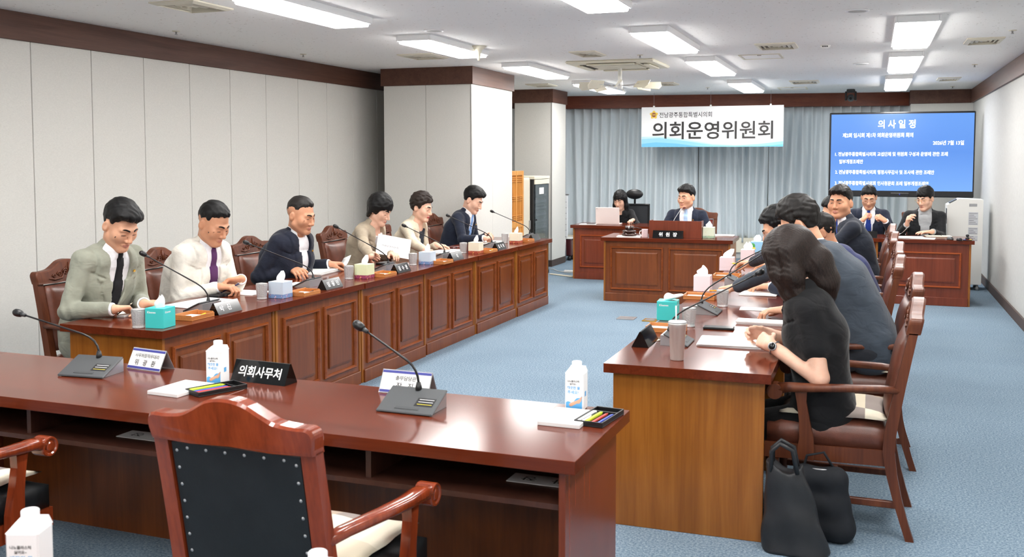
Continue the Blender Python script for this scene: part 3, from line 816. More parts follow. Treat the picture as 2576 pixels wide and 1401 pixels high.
# ---------------------------------------------------------------- the room
CZ, XL, XR, YF, YB = 2.69, -5.78, 1.41, -3.4, 17.15
K = 1.072                         # ceiling fittings were measured on a plane at 2.62 m
def speckle(name, rgb, spot, scale, lo, hi, rough=0.9, bump=0.0, vor=False):
    m, nt, b = _nt(name)
    v = _coords(nt)
    n = _noise(nt, v, scale, 2, 0.6)
    nt.links.new(_ramp(nt, n, [(lo, spot), (hi, rgb)]), b.inputs['Base Color'])
    b.inputs['Roughness'].default_value = rough; b.inputs['Specular IOR Level'].default_value = 0.2
    if bump: _bump(nt, b, n, bump, 0.002)
    return m
def carpet(name):
    m, nt, b = _nt(name)
    v = _coords(nt)
    n = _noise(nt, v, 95, 3, 0.75); n2 = _noise(nt, v, 1.2, 2, 0.5)
    c1 = _ramp(nt, n, [(0.32, (88, 108, 126)), (0.5, (123, 143, 159)), (0.68, (162, 177, 188))])
    mx = nt.nodes.new('ShaderNodeMixRGB'); mx.blend_type = 'MULTIPLY'; mx.inputs[0].default_value = 0.5
    nt.links.new(c1, mx.inputs[1]); nt.links.new(_ramp(nt, n2, [(0.3, (225, 228, 232)), (0.7, (255, 255, 255))]), mx.inputs[2])
    nt.links.new(mx.outputs[0], b.inputs['Base Color'])
    b.inputs['Roughness'].default_value = 0.95; b.inputs['Specular IOR Level'].default_value = 0.1
    _bump(nt, b, n, 0.5, 0.004)
    return m
carpet('carpet')
speckle('ceiling_tile', (248, 247, 245), (196, 190, 184), 34, 0.27, 0.33)
fabric('wall_fabric', (216, 214, 208), 0.03, 500, 0.9, 0.25, 60, stretch=(1, 1, 6))
fabric('wall_paper', (190, 190, 187), 0.02, 300, 0.85, 0.1, 30)
wood('trim_brown', (74, 48, 39), (90, 60, 49), (104, 72, 58), axis=1, rough=0.45, spec=0.3)
wood('trim_red', (90, 42, 27), (110, 54, 35), (124, 64, 41), axis=0, rough=0.4, spec=0.3)
plain('base_brown', (74, 60, 54), 0.6); plain('groove', (120, 116, 110), 0.9)
plain('alu', (178, 176, 172), 0.4, 0.7); plain('cream_paint', (226, 220, 200), 0.5)

struct('floor', MB().box(XL - 0.2, XR + 0.2, YF - 0.2, YB + 0.2, -0.1, 0), 'carpet', 'light blue speckled carpet floor')
struct('ceiling', MB().box(XL - 0.2, XR + 0.2, YF - 0.2, YB + 0.2, CZ, CZ + 0.1), 'ceiling_tile', 'off-white speckled acoustic ceiling')
wl = struct('wall_left', MB().box(XL - 0.2, XL, YF, YB, 0, CZ), 'groove', 'grey fabric panelled wall')
PW = 0.556 * K
y0 = 5.282 * K - PW * 15
pan = MB().rbox(0, 0.022, 0.003, PW - 0.003, 0.1, 2.49, 0.003).data('panel', 'wall_fabric')
k = 0
while y0 + PW * k < YB - 0.4:
    link('panel', pan, wl, (XL, y0 + PW * k, 0)); k += 1
struct('trim_1', MB().rbox(XL, XL + 0.04, YF, 16.2, 2.49, CZ, 0.002), 'trim_brown', 'dark brown band along the top of the left wall')
struct('baseboard_left', MB().box(XL, XL + 0.03, YF, 16.2, 0, 0.1), 'base_brown')
wr = struct('wall_right', MB().box(XR, XR + 0.2, YF, YB, 0, CZ), 'wall_paper', 'pale wall on the right')
struct('trim_2', MB().rbox(XR - 0.03, XR, YF, 16.55, 2.485, CZ, 0.002), 'trim_brown', 'brown band along the top of the right wall')
struct('baseboard_right', MB().rbox(XR - 0.02, XR, YF, 16.55, 0, 0.11, 0.003), 'base_brown')
struct('wall_front', MB().box(XL - 0.2, XR + 0.2, YF - 0.2, YF, 0, CZ), 'wall_paper')
struct('wall_back', MB().box(XL - 0.2, XR + 0.2, YB, YB + 0.2, 0, CZ), 'cream_paint')
# right-hand pier of the back wall
struct('wall_pier', MB().box(0.535, XR, 16.57, YB, 0, 2.485), 'wall_fabric', 'pale pier behind the display screen')
struct('trim_3', MB().rbox(0.52, XR - 0.03, 16.54, YB, 2.485, CZ, 0.002), 'trim_brown', 'brown band on the pier')
# curtain pelmet, running slightly askew
def pel(t, off=0.0):      # along the curtain line, off towards the room
    a = Vector((-5.55, 16.15, 0)); b = Vector((0.66, 17.08, 0)); d = (b - a).normalized()
    return a + (b - a) * t + Vector((d.y, -d.x, 0)) * off
m = MB()
q = [pel(0, 0.10), pel(1, 0.10), pel(1, -0.02), pel(0, -0.02)]
m.prism([(p.x, p.y) for p in q], 2.48, CZ, 'xy'); struct('trim_4', m, 'trim_red', 'reddish brown pelmet above the curtains')
m = MB(); q = [pel(0, 0.03), pel(1, 0.03), pel(1, -0.06), pel(0, -0.06)]
m.prism([(p.x, p.y) for p in q], 0.10, 0.34, 'xy'); struct('trim_5', m, 'cream_paint', 'cream panel below the curtains')
m = MB(); q = [pel(0, 0.0), pel(1, 0.0), pel(1, -0.06), pel(0, -0.06)]
m.prism([(p.x, p.y) for p in q], 0.0, 0.10, 'xy'); struct('trim_6', m, 'wall_paper', 'plinth below the cream panel')

def pillar(name, x0, x1, ya, yb, seams, label):
    p = struct(name, MB().box(x0, x1, ya, yb, 0, CZ), 'groove', label)
    xs = [x0] + seams[0] + [x1]; ysm = [ya] + seams[1] + [yb]
    for a, b in zip(xs[:-1], xs[1:]): MB().rbox(a + 0.002, b - 0.002, ya - 0.012, ya, 0.1, 2.49, 0.002).build('panel', 'wall_fabric', p)
    for a, b in zip(ysm[:-1], ysm[1:]): MB().rbox(x1, x1 + 0.012, a + 0.002, b - 0.002, 0.1, 2.49, 0.002).build('panel', 'wall_fabric', p)
    MB().rbox(x1 - 0.006, x1 + 0.010, ya - 0.014, ya + 0.004, 0.0, 2.49, 0.002).build('corner_strip', 'alu', p)
    MB().rbox(x0 - 0.03, x1 + 0.03, ya - 0.03, yb + 0.03, 2.49, CZ, 0.002).build('band', 'trim_brown', p)
    MB().rbox(x0, x1 + 0.016, ya - 0.016, yb, 0.0, 0.1, 0.002).build('skirting', 'base_brown', p)
    return p
pillar('wall_pillar', -5.40, -4.30, 10.53, 11.87, [[-4.86], [11.18]], 'wide grey fabric pillar with brown band against the left wall')
pillar('wall_pillar', -5.16, -4.57, 14.40, 15.10, [[], []], 'narrow grey pillar with brown band beside the curtains')

# ---------------------------------------------------------------- curtains
m_, nt_, b_ = _nt('curtain'); b_.inputs['Base Color'].default_value = lin((210, 218, 222)); b_.inputs['Roughness'].default_value = 0.55
b_.inputs['Sheen Weight'].default_value = 0.3; _bump(nt_, b_, _noise(nt_, _coords(nt_), 400, 2), 0.15, 0.001)
def curtain(label, t0, t1, n_fold, seed, zb):
    rnd = random.Random(seed); N = n_fold * 10; Z = 14; V = []; Fc = []
    wob = [rnd.uniform(-1, 1) for _ in range(n_fold + 2)]; ph = [rnd.uniform(-0.5, 0.5) for _ in range(n_fold + 2)]
    for j in range(Z + 1):
        f = j / Z; z = 2.495 - (2.495 - zb) * f
        for i in range(N + 1):
            u = i / N * n_fold; kk = int(u); fr = u - kk
            amp = (0.020 + 0.052 * min(1, f * 2.2)) * (0.75 + 0.35 * wob[kk] * (1 - fr) + 0.35 * wob[kk + 1] * fr)
            sh = (ph[kk] * (1 - fr) + ph[kk + 1] * fr) * f
            pinch = math.exp(-((fr - 0.5) / 0.09) ** 2) * 0.045 * max(0, 1 - f * 5)
            off = -0.02 + amp * math.cos(2 * math.pi * (u + sh + 0.5)) + pinch + 0.010 * math.sin(u * 5.1 + 3 * f) * f
            p = pel(t0 + (t1 - t0) * (i / N), off + 0.0)
            V.append((p.x, p.y, z))
    for j in range(Z):
        for i in range(N): Fc.append((j*(N+1)+i, j*(N+1)+i+1, (j+1)*(N+1)+i+1, (j+1)*(N+1)+i))
    m = MB(); m.add(V, Fc, 0, True); o = m.build('curtain', 'curtain')
    md = o.modifiers.new('thickness', 'SOLIDIFY'); md.thickness = 0.003; md.offset = 1
    return tag(o, label, 'curtain', 'curtains on the back wall')
curtain('grey pleated curtain on the left, behind the laptop', 0.02, 0.457, 18, 3, 0.30)
curtain('grey pleated curtain in the middle, under the white banner', 0.458, 0.637, 9, 8, 0.27)
curtain('grey pleated curtain on the right, behind the display screen', 0.638, 0.99, 15, 5, 0.27)

# ---------------------------------------------------------------- ceiling fittings
plain('diffuser', (255, 255, 255), 0.5, emit=(255, 253, 250), strength=LAMP)
plain('lamp_white', (238, 238, 238), 0.4); plain('vent_cream', (214, 208, 190), 0.5); plain('vent_dark', (92, 86, 74), 0.7)
def lamp(label, x, ya, yb, w=0.30):
    x, ya, yb, w = x * K, ya * K, yb * K, w * K
    t = thing('ceiling_light', label, 'ceiling light', (x, (ya + yb) / 2, CZ), 0, 'ceiling light panels')
    L = (yb - ya) / 2; W = w / 2
    m = MB()
    for a in ((-W, -W + 0.018, -L, L), (W - 0.018, W, -L, L), (-W + 0.018, W - 0.018, -L, -L + 0.018), (-W + 0.018, W - 0.018, L - 0.018, L)): m.rbox(a[0], a[1], a[2], a[3], -0.05, 0, 0.003)
    m.box(-W + 0.018, W - 0.018, -L + 0.018, L - 0.018, -0.012, 0); m.build('frame', 'lamp_white', t)
    MB().rbox(-W + 0.018, W - 0.018, -L + 0.018, L - 0.018, -0.072, -0.014, 0.008).build('diffuser', 'diffuser', t)
for i, (a, b) in enumerate([(-1.9, -0.65), (0.4, 1.65), (2.7, 3.95), (5.0, 6.21), (7.17, 8.44), (9.56, 11.0), (12.08, 13.78)]):
    lamp(['behind the camera', 'overhead', 'nearest', 'nearest in view, cut by the top edge', 'second in view, behind the white cone', 'beside the wide pillar', 'farthest, near the pelmet'][i] + ' light panel of the left row', -3.42, a, b)
for i, (a, b) in enumerate([(-1.9, -0.65), (0.4, 1.65), (2.7, 3.95), (4.86, 6.11), (7.29, 8.70), (9.63, 11.2), (12.6, 14.2)]):
    lamp(['behind the camera', 'overhead', 'nearest', 'nearest in view, cut by the top edge', 'second in view, in front of the ceiling fan', 'third in view, right of the ceiling fan', 'farthest, above the banner'][i] + ' light panel of the middle row', -1.57, a, b)
for i, (a, b) in enumerate([(-1.9, -0.65), (0.4, 1.65), (2.7, 3.95), (4.9, 6.2), (7.36, 8.95), (9.83, 11.47), (12.56, 14.45)]):
    lamp(['behind the camera', 'overhead', 'nearest', 'barely visible at the top edge,', 'largest in view', 'second in view', 'farthest, above the display screen'][i] + ' light panel of the right row', 0.272, a, b)
def vent(label, x, y, w=0.36, d=0.44):
    t = thing('ceiling_vent', label, 'air vent', (x * K, y * K, CZ), 0, 'square ceiling air vents'); m = MB()
    for k, (sc, dz) in enumerate([(1.0, 0.010), (0.70, 0.004), (0.45, 0.004), (0.22, 0.004)]):
        a, b = w / 2 * sc, d / 2 * sc; wd = 0.035 if k == 0 else 0.022
        V = []
        for o, z in ((0, 0.0), (0, -dz), (wd, -dz - 0.012), (wd, 0.0)): V += [(-a + o, -b + o, z), (a - o, -b + o, z), (a - o, b - o, z), (-a + o, b - o, z)]
        Fc = [(r*4 + i, r*4 + (i+1) % 4, ((r+1) % 4)*4 + (i+1) % 4, ((r+1) % 4)*4 + i) for r in range(4) for i in range(4)]
        MB().add(V, Fc).build('frame' if k == 0 else 'louvre', 'vent_cream', t)
    MB().box(-w/2 + 0.02, w/2 - 0.02, -d/2 + 0.02, d/2 - 0.02, -0.003, 0.0).build('duct_opening', 'vent_dark', t)
for lb, x, y, w_ in [('largest square air vent, cut by the top edge above the left wall', -4.09, 5.33, 0.36), ('air vent beside the wide pillar band, left of the white cone', -4.03, 8.67, 0.38),
                 ('air vent behind the left light row, just before the ceiling fan', -2.50, 8.98, 0.27), ('air vent above the narrow pillar', -4.14, 12.6, 0.34), ('small air vent just beyond the fan blades', -2.52, 12.92, 0.25),
                 ('air vent in the middle of the ceiling before the slim access hatch', -0.80, 8.92, 0.36), ('far air vent above the banner', -0.83, 13.2, 0.38),
                 ('air vent near the right wall, beside the largest right light', 0.84, 9.1, 0.30), ('far air vent near the right wall above the screen', 0.85, 13.3, 0.28)]:
    vent(lb, x, y, w_)
for lb, x, y in [('thin square access hatch right of the second middle light', -1.02, 9.82), ('far access hatch in the ceiling near the pelmet', -1.06, 14.4)]:
    t = thing('access_hatch', lb, 'access hatch', (x * K, y * K, CZ), 0, 'ceiling access hatches'); m = MB()
    a, b = 0.205, 0.23
    for q in ((-a, -a + 0.02, -b, b), (a - 0.02, a, -b, b), (-a + 0.02, a - 0.02, -b, -b + 0.02), (-a + 0.02, a - 0.02, b - 0.02, b)): m.box(*q, -0.008, 0)
    m.build('frame', 'vent_cream', t); MB().box(-a + 0.022, a - 0.022, -b + 0.022, b - 0.022, -0.003, 0).build('lid', 'ceiling_tile', t)
    MB().box(-0.02, 0.02, -b + 0.022, -b + 0.03, -0.012, -0.003).build('latch', 'vent_dark', t)
for lb, x, y in [('round ceiling speaker by the left light row', -3.155, 6.98), ('round ceiling speaker near the top edge on the right', -0.117, 7.0), ('far round ceiling speaker beside the second right light', -0.135, 10.92)]:
    t = thing('ceiling_speaker', lb, 'speaker', (x * K, y * K, CZ), 0, 'round ceiling speakers')
    MB().lathe([(0.0, -0.004), (0.062, -0.004), (0.066, -0.010), (0.08, -0.008), (0.083, 0)], 28).build('rim', 'lamp_white', t)
    MB().lathe([(0.0, -0.008), (0.06, -0.0075), (0.0605, -0.004)], 28).build('grille', 'wall_paper', t)
SPR = [(-5.026, 6.355), (-5.018, 8.152), (-2.078, 9.291), (-2.153, 13.859), (0.978, 8.475), (0.974, 11.408), (0.994, 14.755)]
for (x, y), wh in zip(SPR, ['nearest above the left wall', 'second above the left wall', 'just before the ceiling fan', 'far, in front of the pelmet', 'nearest above the right wall', 'second above the right wall', 'far, above the right pier']):
    t = thing('sprinkler', 'small ceiling sprinkler ' + wh, 'sprinkler', (x * K, y * K, CZ), 0, 'ceiling sprinklers')
    MB().lathe([(0.0, -0.006), (0.028, -0.006), (0.034, 0)], 18).build('plate', 'vent_cream', t)
    MB().lathe([(0.0, -0.03), (0.012, -0.03), (0.012, -0.026), (0.006, -0.024), (0.008, -0.006)], 12).build('head', 'silver', t)
t = thing('motion_sensor', 'small white ceiling sensor between the vents', 'sensor', (-0.404 * K, 9.053 * K, CZ))
MB().lathe([(0.0, -0.03), (0.03, -0.028), (0.045, -0.012), (0.048, 0)], 20).build('dome', 'white_plastic', t)
for k in (-1, 0, 1): MB().box(k * 0.018 - 0.006, k * 0.018 + 0.006, -0.047, -0.038, -0.018, -0.009).build('window', 'black_plastic', t)
t = thing('ceiling_antenna', 'cream cone-shaped fitting pointing down in front of a light', 'antenna', (-3.234 * K, 8.095 * K, CZ))
MB().lathe([(0.0, -0.135), (0.010, -0.133), (0.014, -0.11), (0.020, -0.07), (0.035, -0.035), (0.062, -0.014), (0.075, -0.008), (0.075, 0)], 24).build('cone', 'cream_plastic', t)
# ceiling cassette air conditioner with a fan hung under it
t = thing('ceiling_air_conditioner', 'cream square ceiling cassette air conditioner', 'air conditioner', (-2.47 * K, 10.05 * K, CZ))
m = MB(); m.rbox(-0.48, 0.48, -0.45, 0.45, -0.03, 0, 0.012); m.build('panel', 'cream_plastic', t)
MB().rbox(-0.26, 0.26, -0.24, 0.24, -0.045, -0.028, 0.006).build('grille', 'vent_cream', t)
for a in (0, 1, 2, 3):
    M = Matrix.Rotation(a * math.pi / 2, 4, 'Z')
    MB().rbox(-0.27, 0.27, 0.30, 0.37, -0.034, -0.026, 0.004, M=M).build('air_slot', 'vent_dark', t)
    MB().rbox(-0.26, 0.26, 0.335, 0.40, -0.05, -0.036, 0.004, M=M).build('flap', 'cream_plastic', t)
t = thing('ceiling_fan', 'white fan with flat paddle blades hung under the air conditioner', 'fan', (-2.43 * K, 9.95 * K, 2.43))
MB().lathe([(0.0, -0.03), (0.03, -0.028), (0.036, 0.02), (0.03, 0.06), (0.022, 0.07), (0.022, 0.20), (0.0, 0.20)], 18).build('hub', 'white_plastic', t)
for k in range(8):
    a = k * math.pi / 4 + 0.2; M = Matrix.Rotation(a, 4, 'Z')
    MB().tube([M @ Vector((0.03, 0, 0.01)), M @ Vector((0.30, 0, 0.012))], 0.004, 6).build('arm', 'silver', t)
    M2 = M @ Matrix.Translation((0.30, 0, 0.012)) @ Matrix.Rotation(math.radians(48), 4, 'X')
    MB().prism([(-0.06, -0.045), (0.12, -0.065), (0.15, -0.02), (0.14, 0.045), (-0.05, 0.045)], -0.003, 0.003, 'xy', M=M2).build('blade', 'cream_plastic', t)
# dome camera hanging from the ceiling
t = thing('ceiling_camera', 'black dome camera hanging from the ceiling by the pelmet', 'camera', (-0.33, 16.0, CZ))
MB().rbox(-0.06, 0.06, -0.06, 0.06, -0.05, 0, 0.01).build('base', 'black_plastic', t)
for sd in (-1, 1): MB().rbox(sd * 0.07 - 0.014, sd * 0.07 + 0.014, -0.04, 0.04, -0.17, -0.03, 0.01).build('bracket', 'black_plastic', t)
sdf_obj('lens_head', [Ell((0, -0.005, -0.13), (0.055, 0.06, 0.055)), Cone((0, -0.05, -0.14), (0, -0.075, -0.145), 0.026, 0.024, k=0.01)], 0.006, 'dark_grey', t)
MB().lathe([(0.0, 0.0), (0.017, 0.0), (0.019, 0.006)], 14).build('lens', 'black_gloss', t, (0, -0.101, -0.146), (math.pi / 2, 0, 0))
# ---------------------------------------------------------------- desks
wood('wood_top', (80, 31, 16), (96, 39, 20), (110, 47, 26), axis=0, rough=0.15, scale=1.0, coat=0.0, spec=0.3)
wood('wood_front', (98, 48, 18), (120, 62, 25), (138, 75, 33), axis=2, rough=0.28)
wood('wood_panel', (92, 45, 18), (112, 57, 25), (128, 70, 33), axis=2, rough=0.28)
wood('wood_side', (126, 70, 20), (150, 90, 30), (168, 106, 42), axis=2, rough=0.3)
wood('wood_mould', (118, 56, 24), (138, 70, 32), (150, 82, 42), axis=0, rough=0.22)
wood('wood_red', (96, 42, 24), (118, 54, 32), (132, 62, 38), axis=2, rough=0.25)
wood('wood_redmould', (128, 58, 30), (150, 72, 38), (162, 84, 46), axis=0, rough=0.2)
wood('wood_inner', (58, 34, 26), (72, 42, 32), (86, 52, 40), axis=2, rough=0.4)
plain('seam_dark', (40, 24, 18), 0.7)
def desk(label, loc, rz, w, d, n_pan, group, ovl=0.0, ovr=0.0, front='wood_front', mould='wood_mould', panel='wood_panel', side='wood_side', solid=True, top=0.74, cat='desk', pz=(0.135, 0.635)):
    """front (panelled) face towards -y, sitter's side +y, origin on the floor under the middle of the front edge of the top"""
    t = thing('desk', label, cat, loc, rz, group); h = w / 2; tb = top - 0.042
    MB().rbox(-h, h, 0, d, tb, top, 0.0012).build('tabletop', 'wood_top', t)
    xl, xr = -h + ovl, h - ovr; fy = 0.035
    MB().rbox(xl, xl + 0.022, fy, d - 0.03, 0.0, tb - 0.0005, 0.002).build('side_panel', side, t)
    MB().rbox(xr - 0.022, xr, fy, d - 0.03, 0.0, tb - 0.0005, 0.002).build('side_panel', side, t)
    MB().box(xl + 0.0225, xr - 0.0225, fy + 0.006, fy + 0.026, 0.0, tb - 0.0005).build('front_panel', front, t)
    MB().rbox(xl + 0.0225, xr - 0.0225, fy - 0.012, fy + 0.0055, 0.0, 0.095, 0.003).build('plinth', front, t)
    iw = (xr - xl - 0.044); pw = iw / n_pan; mg = 0.055 if n_pan > 1 else 0.075
    for k in range(n_pan):
        a = xl + 0.022 + k * pw + mg * (1 if k == 0 else 0.55); b = xl + 0.022 + (k + 1) * pw - mg * (1 if k == n_pan - 1 else 0.55)
        MB().frame(a, b, pz[0], pz[1], 0.022, fy + 0.006, fy - 0.014).build('moulding', mould, t)
        p = MB(); i = 0.062; g = 0.014
        x0, x1, z0, z1 = a + i, b - i, pz[0] + i, pz[1] - i
        V = [(x0, fy + 0.006, z0), (x1, fy + 0.006, z0), (x1, fy + 0.006, z1), (x0, fy + 0.006, z1), (x0, fy - 0.004, z0), (x1, fy - 0.004, z0), (x1, fy - 0.004, z1), (x0, fy - 0.004, z1),
             (x0 + g, fy - 0.008, z0 + g), (x1 - g, fy - 0.008, z0 + g), (x1 - g, fy - 0.008, z1 - g), (x0 + g, fy - 0.008, z1 - g)]
        Fc = [(i_, (i_ + 1) % 4, 4 + (i_ + 1) % 4, 4 + i_) for i_ in range(4)] + [(4 + i_, 4 + (i_ + 1) % 4, 8 + (i_ + 1) % 4, 8 + i_) for i_ in range(4)] + [(8, 9, 10, 11)]
        p.add(V, Fc).build('raised_panel', panel, t)
    # shelf on the sitter's side
    MB().box(xl + 0.0225, xr - 0.0225, 0.12, d - 0.06, 0.562, 0.580).build('shelf', 'wood_inner', t)
    MB().box(-0.010, 0.010, 0.14, d - 0.08, 0.5805, tb - 0.001).build('shelf_divider', 'wood_inner', t)
    return t
# left row: six desks, nearly parallel to the wall
LA = Vector((-3.491, 4.256, 0)); LB_ = Vector((-3.406, 10.751, 0)); ld = (LB_ - LA).normalized(); l_ang = math.atan2(ld.y, ld.x)
ordn = ['nearest', 'second', 'third', 'fourth', 'fifth', 'farthest']
for k in range(6):
    c = LA + (LB_ - LA) * ((k + 0.5) / 6)
    nx = Vector((0.006 * ((k * 7) % 3 - 1), 0, 0))
    desk(f'{ordn[k]} wooden desk of the left row with two raised front panels', (c.x + nx.x, c.y, 0), l_ang, (LB_ - LA).length / 6, 0.695, 2, 'desks of the left row', ovl=0.04 if k == 0 else 0.002, ovr=0.04 if k == 5 else 0.002)
# right row
RA = Vector((-1.107, 4.26, 0))
for k in range(6):
    c = RA + Vector((0.0, 1.083 * (k + 0.5), 0))
    desk(f'{ordn[k]} wooden desk of the right row', (c.x, c.y, 0), -math.pi / 2, 1.083, 0.726, 2, 'desks of the right row', ovl=0.002 if k < 5 else 0.04, ovr=0.04 if k == 0 else 0.002)
# foreground, seen from the sitter's side, turned a little clockwise
FA = math.radians(180 - 1.2)
def fg_pt(u, v): # u metres from the right end towards the left, v from the near edge
    e = Vector((math.cos(math.radians(180 - 1.2)), math.sin(math.radians(180 - 1.2)), 0)); n = Vector((e.y, -e.x, 0))
    n = n if n.y > 0 else -n
    return Vector((-0.820, 2.825, 0)) + e * u + n * v
FW = 1.50; FD = 0.66
for k, (lb, ol, orr) in enumerate([('foreground wooden desk on the right, seen from its open back', 0.04, 0.002), ('foreground wooden desk on the left, running out of the frame', 0.002, 0.002)]):
    c = fg_pt(FW * (k + 0.5), FD)
    desk(lb, (c.x, c.y, 0), FA, FW, FD, 2, 'foreground desks', ovl=ol, ovr=orr, side='wood_red')
c = fg_pt(FW * 2.5, FD); desk('foreground wooden desk farthest left, mostly outside the frame', (c.x, c.y, 0), FA, FW, FD, 2, 'foreground desks')
# chair's desk, clerk's desk, staff desk on the right
dk = desk('wide wooden desk of the chairman with two broad front panels', (-2.185, 11.15, 0), math.radians(1.5), 1.50, 0.70, 2, None, ovl=0.03, ovr=0.03, panel='wood_front')
desk('wooden desk with orange moulding under the white laptop', (-3.20, 13.05, 0), 0, 1.34, 0.66, 1, None, ovl=0.03, ovr=0.03, mould='wood_redmould', front='wood_red', panel='wood_red', pz=(0.16, 0.61))
desk('reddish wooden desk in front of the air purifier', (0.59, 12.02, 0), math.radians(-1), 0.98, 0.66, 1, 'staff desks on the right', ovl=0.02, ovr=0.03, mould='wood_redmould', front='wood_red', panel='wood_red', pz=(0.20, 0.60))
desk('reddish wooden desk behind the carved chairs, before the seated man with folded hands', (-0.39, 12.04, 0), math.radians(-1), 0.98, 0.66, 1, 'staff desks on the right', ovl=0.02, ovr=0.02, mould='wood_redmould', front='wood_red', panel='wood_red', pz=(0.20, 0.60))

# ---------------------------------------------------------------- armchairs with carved crest
wood('chair_wood', (72, 34, 20), (94, 48, 28), (116, 64, 38), axis=2, rough=0.4, coat=0.0, spec=0.35)
wood('chair_red', (104, 40, 20), (136, 56, 28), (156, 70, 36), axis=2, rough=0.16, coat=0.4)
leather('leather_brown', (104, 60, 46), 0.34); leather('leather_black', (26, 28, 30), 0.4); leather('leather_red', (110, 40, 36), 0.35)
_chairs = {}
def crest_outline(w):
    top = [(-w, 0.915), (-w - 0.004, 0.955), (-w + 0.012, 0.972), (-w + 0.05, 0.972), (-w * 0.58, 0.978), (-w * 0.42, 0.996), (-w * 0.22, 1.022), (0, 1.030)]
    top = top + [(-x, z) for x, z in top[-2::-1]]
    fine = []                                       # round the outline off
    for i in range(len(top) - 1):
        p0, p1, p2, p3 = top[max(i - 1, 0)], top[i], top[i + 1], top[min(i + 2, len(top) - 1)]
        for k in range(4):
            u = k / 4; fine.append(tuple(0.5 * (2 * b_ + (c_ - a_) * u + (2 * a_ - 5 * b_ + 4 * c_ - d_) * u * u + (3 * b_ - a_ - 3 * c_ + d_) * u ** 3) for a_, b_, c_, d_ in zip(p0, p1, p2, p3)))
    top = fine + [top[-1]]
    bot = [(w, 0.90), (w * 0.5, 0.895), (0, 0.90), (-w * 0.5, 0.895), (-w, 0.90)]
    return top + bot
def chair_parts(kind):
    """mesh data of an armchair; sitter faces +y"""
    wd, le = {'brown': ('chair_wood', 'leather_brown'), 'red': ('chair_red', 'leather_black'), 'dark': ('chair_wood', 'leather_red')}[kind]
    L = []; w = 0.255
    def by(z): return -0.262 - 0.10 * max(0, (z - 0.42) / 0.58) ** 1.15 - 0.085 * max(0, (0.40 - z) / 0.40) ** 1.6   # back line
    for sd in (-1, 1):
        zs = [0, 0.08, 0.18, 0.28, 0.38, 0.46, 0.56, 0.68, 0.80, 0.905]; m = MB()
        x0 = sd * w - sd * 0.045; x1 = sd * w
        thick = [0.034, 0.034, 0.038, 0.044, 0.05, 0.05, 0.046, 0.042, 0.038, 0.036]
        m.strip([(by(z) - 0.0, z) for z in zs], [(by(z) + tk, z) for z, tk in zip(zs, thick)], (min(x0, x1), max(x0, x1)), 'yz')
        L.append(('back_post', m.data('back_post', wd)))
    # crest: outline sheared back along the rake of the posts
    pts = crest_outline(w); m = MB(); n = len(pts)
    V = [(x, by(z) - 0.002, z) for x, z in pts] + [(x, by(z) + 0.040, z) for x, z in pts]
    top_i = range(15)
    # rounded upper edges: a narrower ring front and back
    cz_ = lambda z: z - 0.007 if z > 0.91 else z
    V += [(x * 0.985, by(z) - 0.010, cz_(z)) for x, z in pts] + [(x * 0.985, by(z) + 0.048, cz_(z)) for x, z in pts]
    Fc = [tuple(range(2 * n, 3 * n)), tuple(range(4 * n - 1, 3 * n - 1, -1))]
    for i in range(n):
        j = (i + 1) % n; Fc += [(i, n + i, n + j, j), (2 * n + i, i, j, 2 * n + j), (n + i, 3 * n + i, 3 * n + j, n + j)]
    m.add(V, Fc, 0, False); L.append(('crest_rail', m.data('crest_rail', wd)))
    m = MB()                                        # carved scrolls on the front of the crest
    for sd in (-1, 1):
        for cx, cz, r0, tr in ((0.035, 0.955, 0.022, 1.6), (0.085, 0.945, 0.018, 1.4), (0.130, 0.937, 0.013, 1.3)):
            pth = []
            for q in np.linspace(0, 2 * math.pi * tr, 16):
                r = r0 * (1 - q / (2 * math.pi * tr) * 0.8); pth.append((sd * (cx + r * math.cos(q)), by(cz) + 0.049, cz + r * math.sin(q)))
            m.tube(pth, 0.0045, 5)
        m.tube([(sd * 0.17, by(0.925) + 0.049, 0.925), (sd * 0.13, by(0.915) + 0.049, 0.916), (sd * 0.07, by(0.92) + 0.049, 0.922), (sd * 0.02, by(0.985) + 0.049, 0.988)], [0.003, 0.006, 0.006, 0.003], 5)
    m.tube([(0, by(0.94) + 0.049, 0.94), (0, by(0.98) + 0.049, 0.98), (0, by(1.01) + 0.049, 1.012)], [0.010, 0.013, 0.004], 6)
    L.append(('carving', m.data('carving', wd)))
    # upholstered back
    m = MB(); zs = np.linspace(0.50, 0.885, 9); xs = np.linspace(-1, 1, 9); V = []; Fc = []; hw = w - 0.052
    for z in zs:
        for x in xs:
            e = (1 - abs(x) ** 4) * (1 - abs((z - 0.69) / 0.195) ** 6 * 0.8); V.append((x * hw, by(z) + 0.040 + 0.034 * max(0.12, e), z))
    for z in zs:
        for x in xs: V.append((x * hw, by(z) + 0.018, z))
    for j in range(8):
        for i in range(8):
            a = j * 9 + i; Fc.append((a, a + 1, a + 10, a + 9)); Fc.append((81 + a, 81 + a + 9, 81 + a + 10, 81 + a + 1))
    for i in range(8):
        Fc += [(i, 81 + i, 82 + i, i + 1), (72 + i, 73 + i, 154 + i, 153 + i), (i * 9, i * 9 + 9, 81 + i * 9 + 9, 81 + i * 9), (8 + i * 9, 89 + i * 9, 98 + i * 9, 17 + i * 9)]
    m.add(V, Fc, 0, True); L.append(('backrest', m.data('backrest', le)))
    m = MB(); V = []; zs = [0.50, 0.6, 0.7, 0.8, 0.888]
    for z in zs: V += [(-hw, by(z) + 0.006, z), (hw, by(z) + 0.006, z), (-hw, by(z) + 0.016, z), (hw, by(z) + 0.016, z)]
    Fc = []
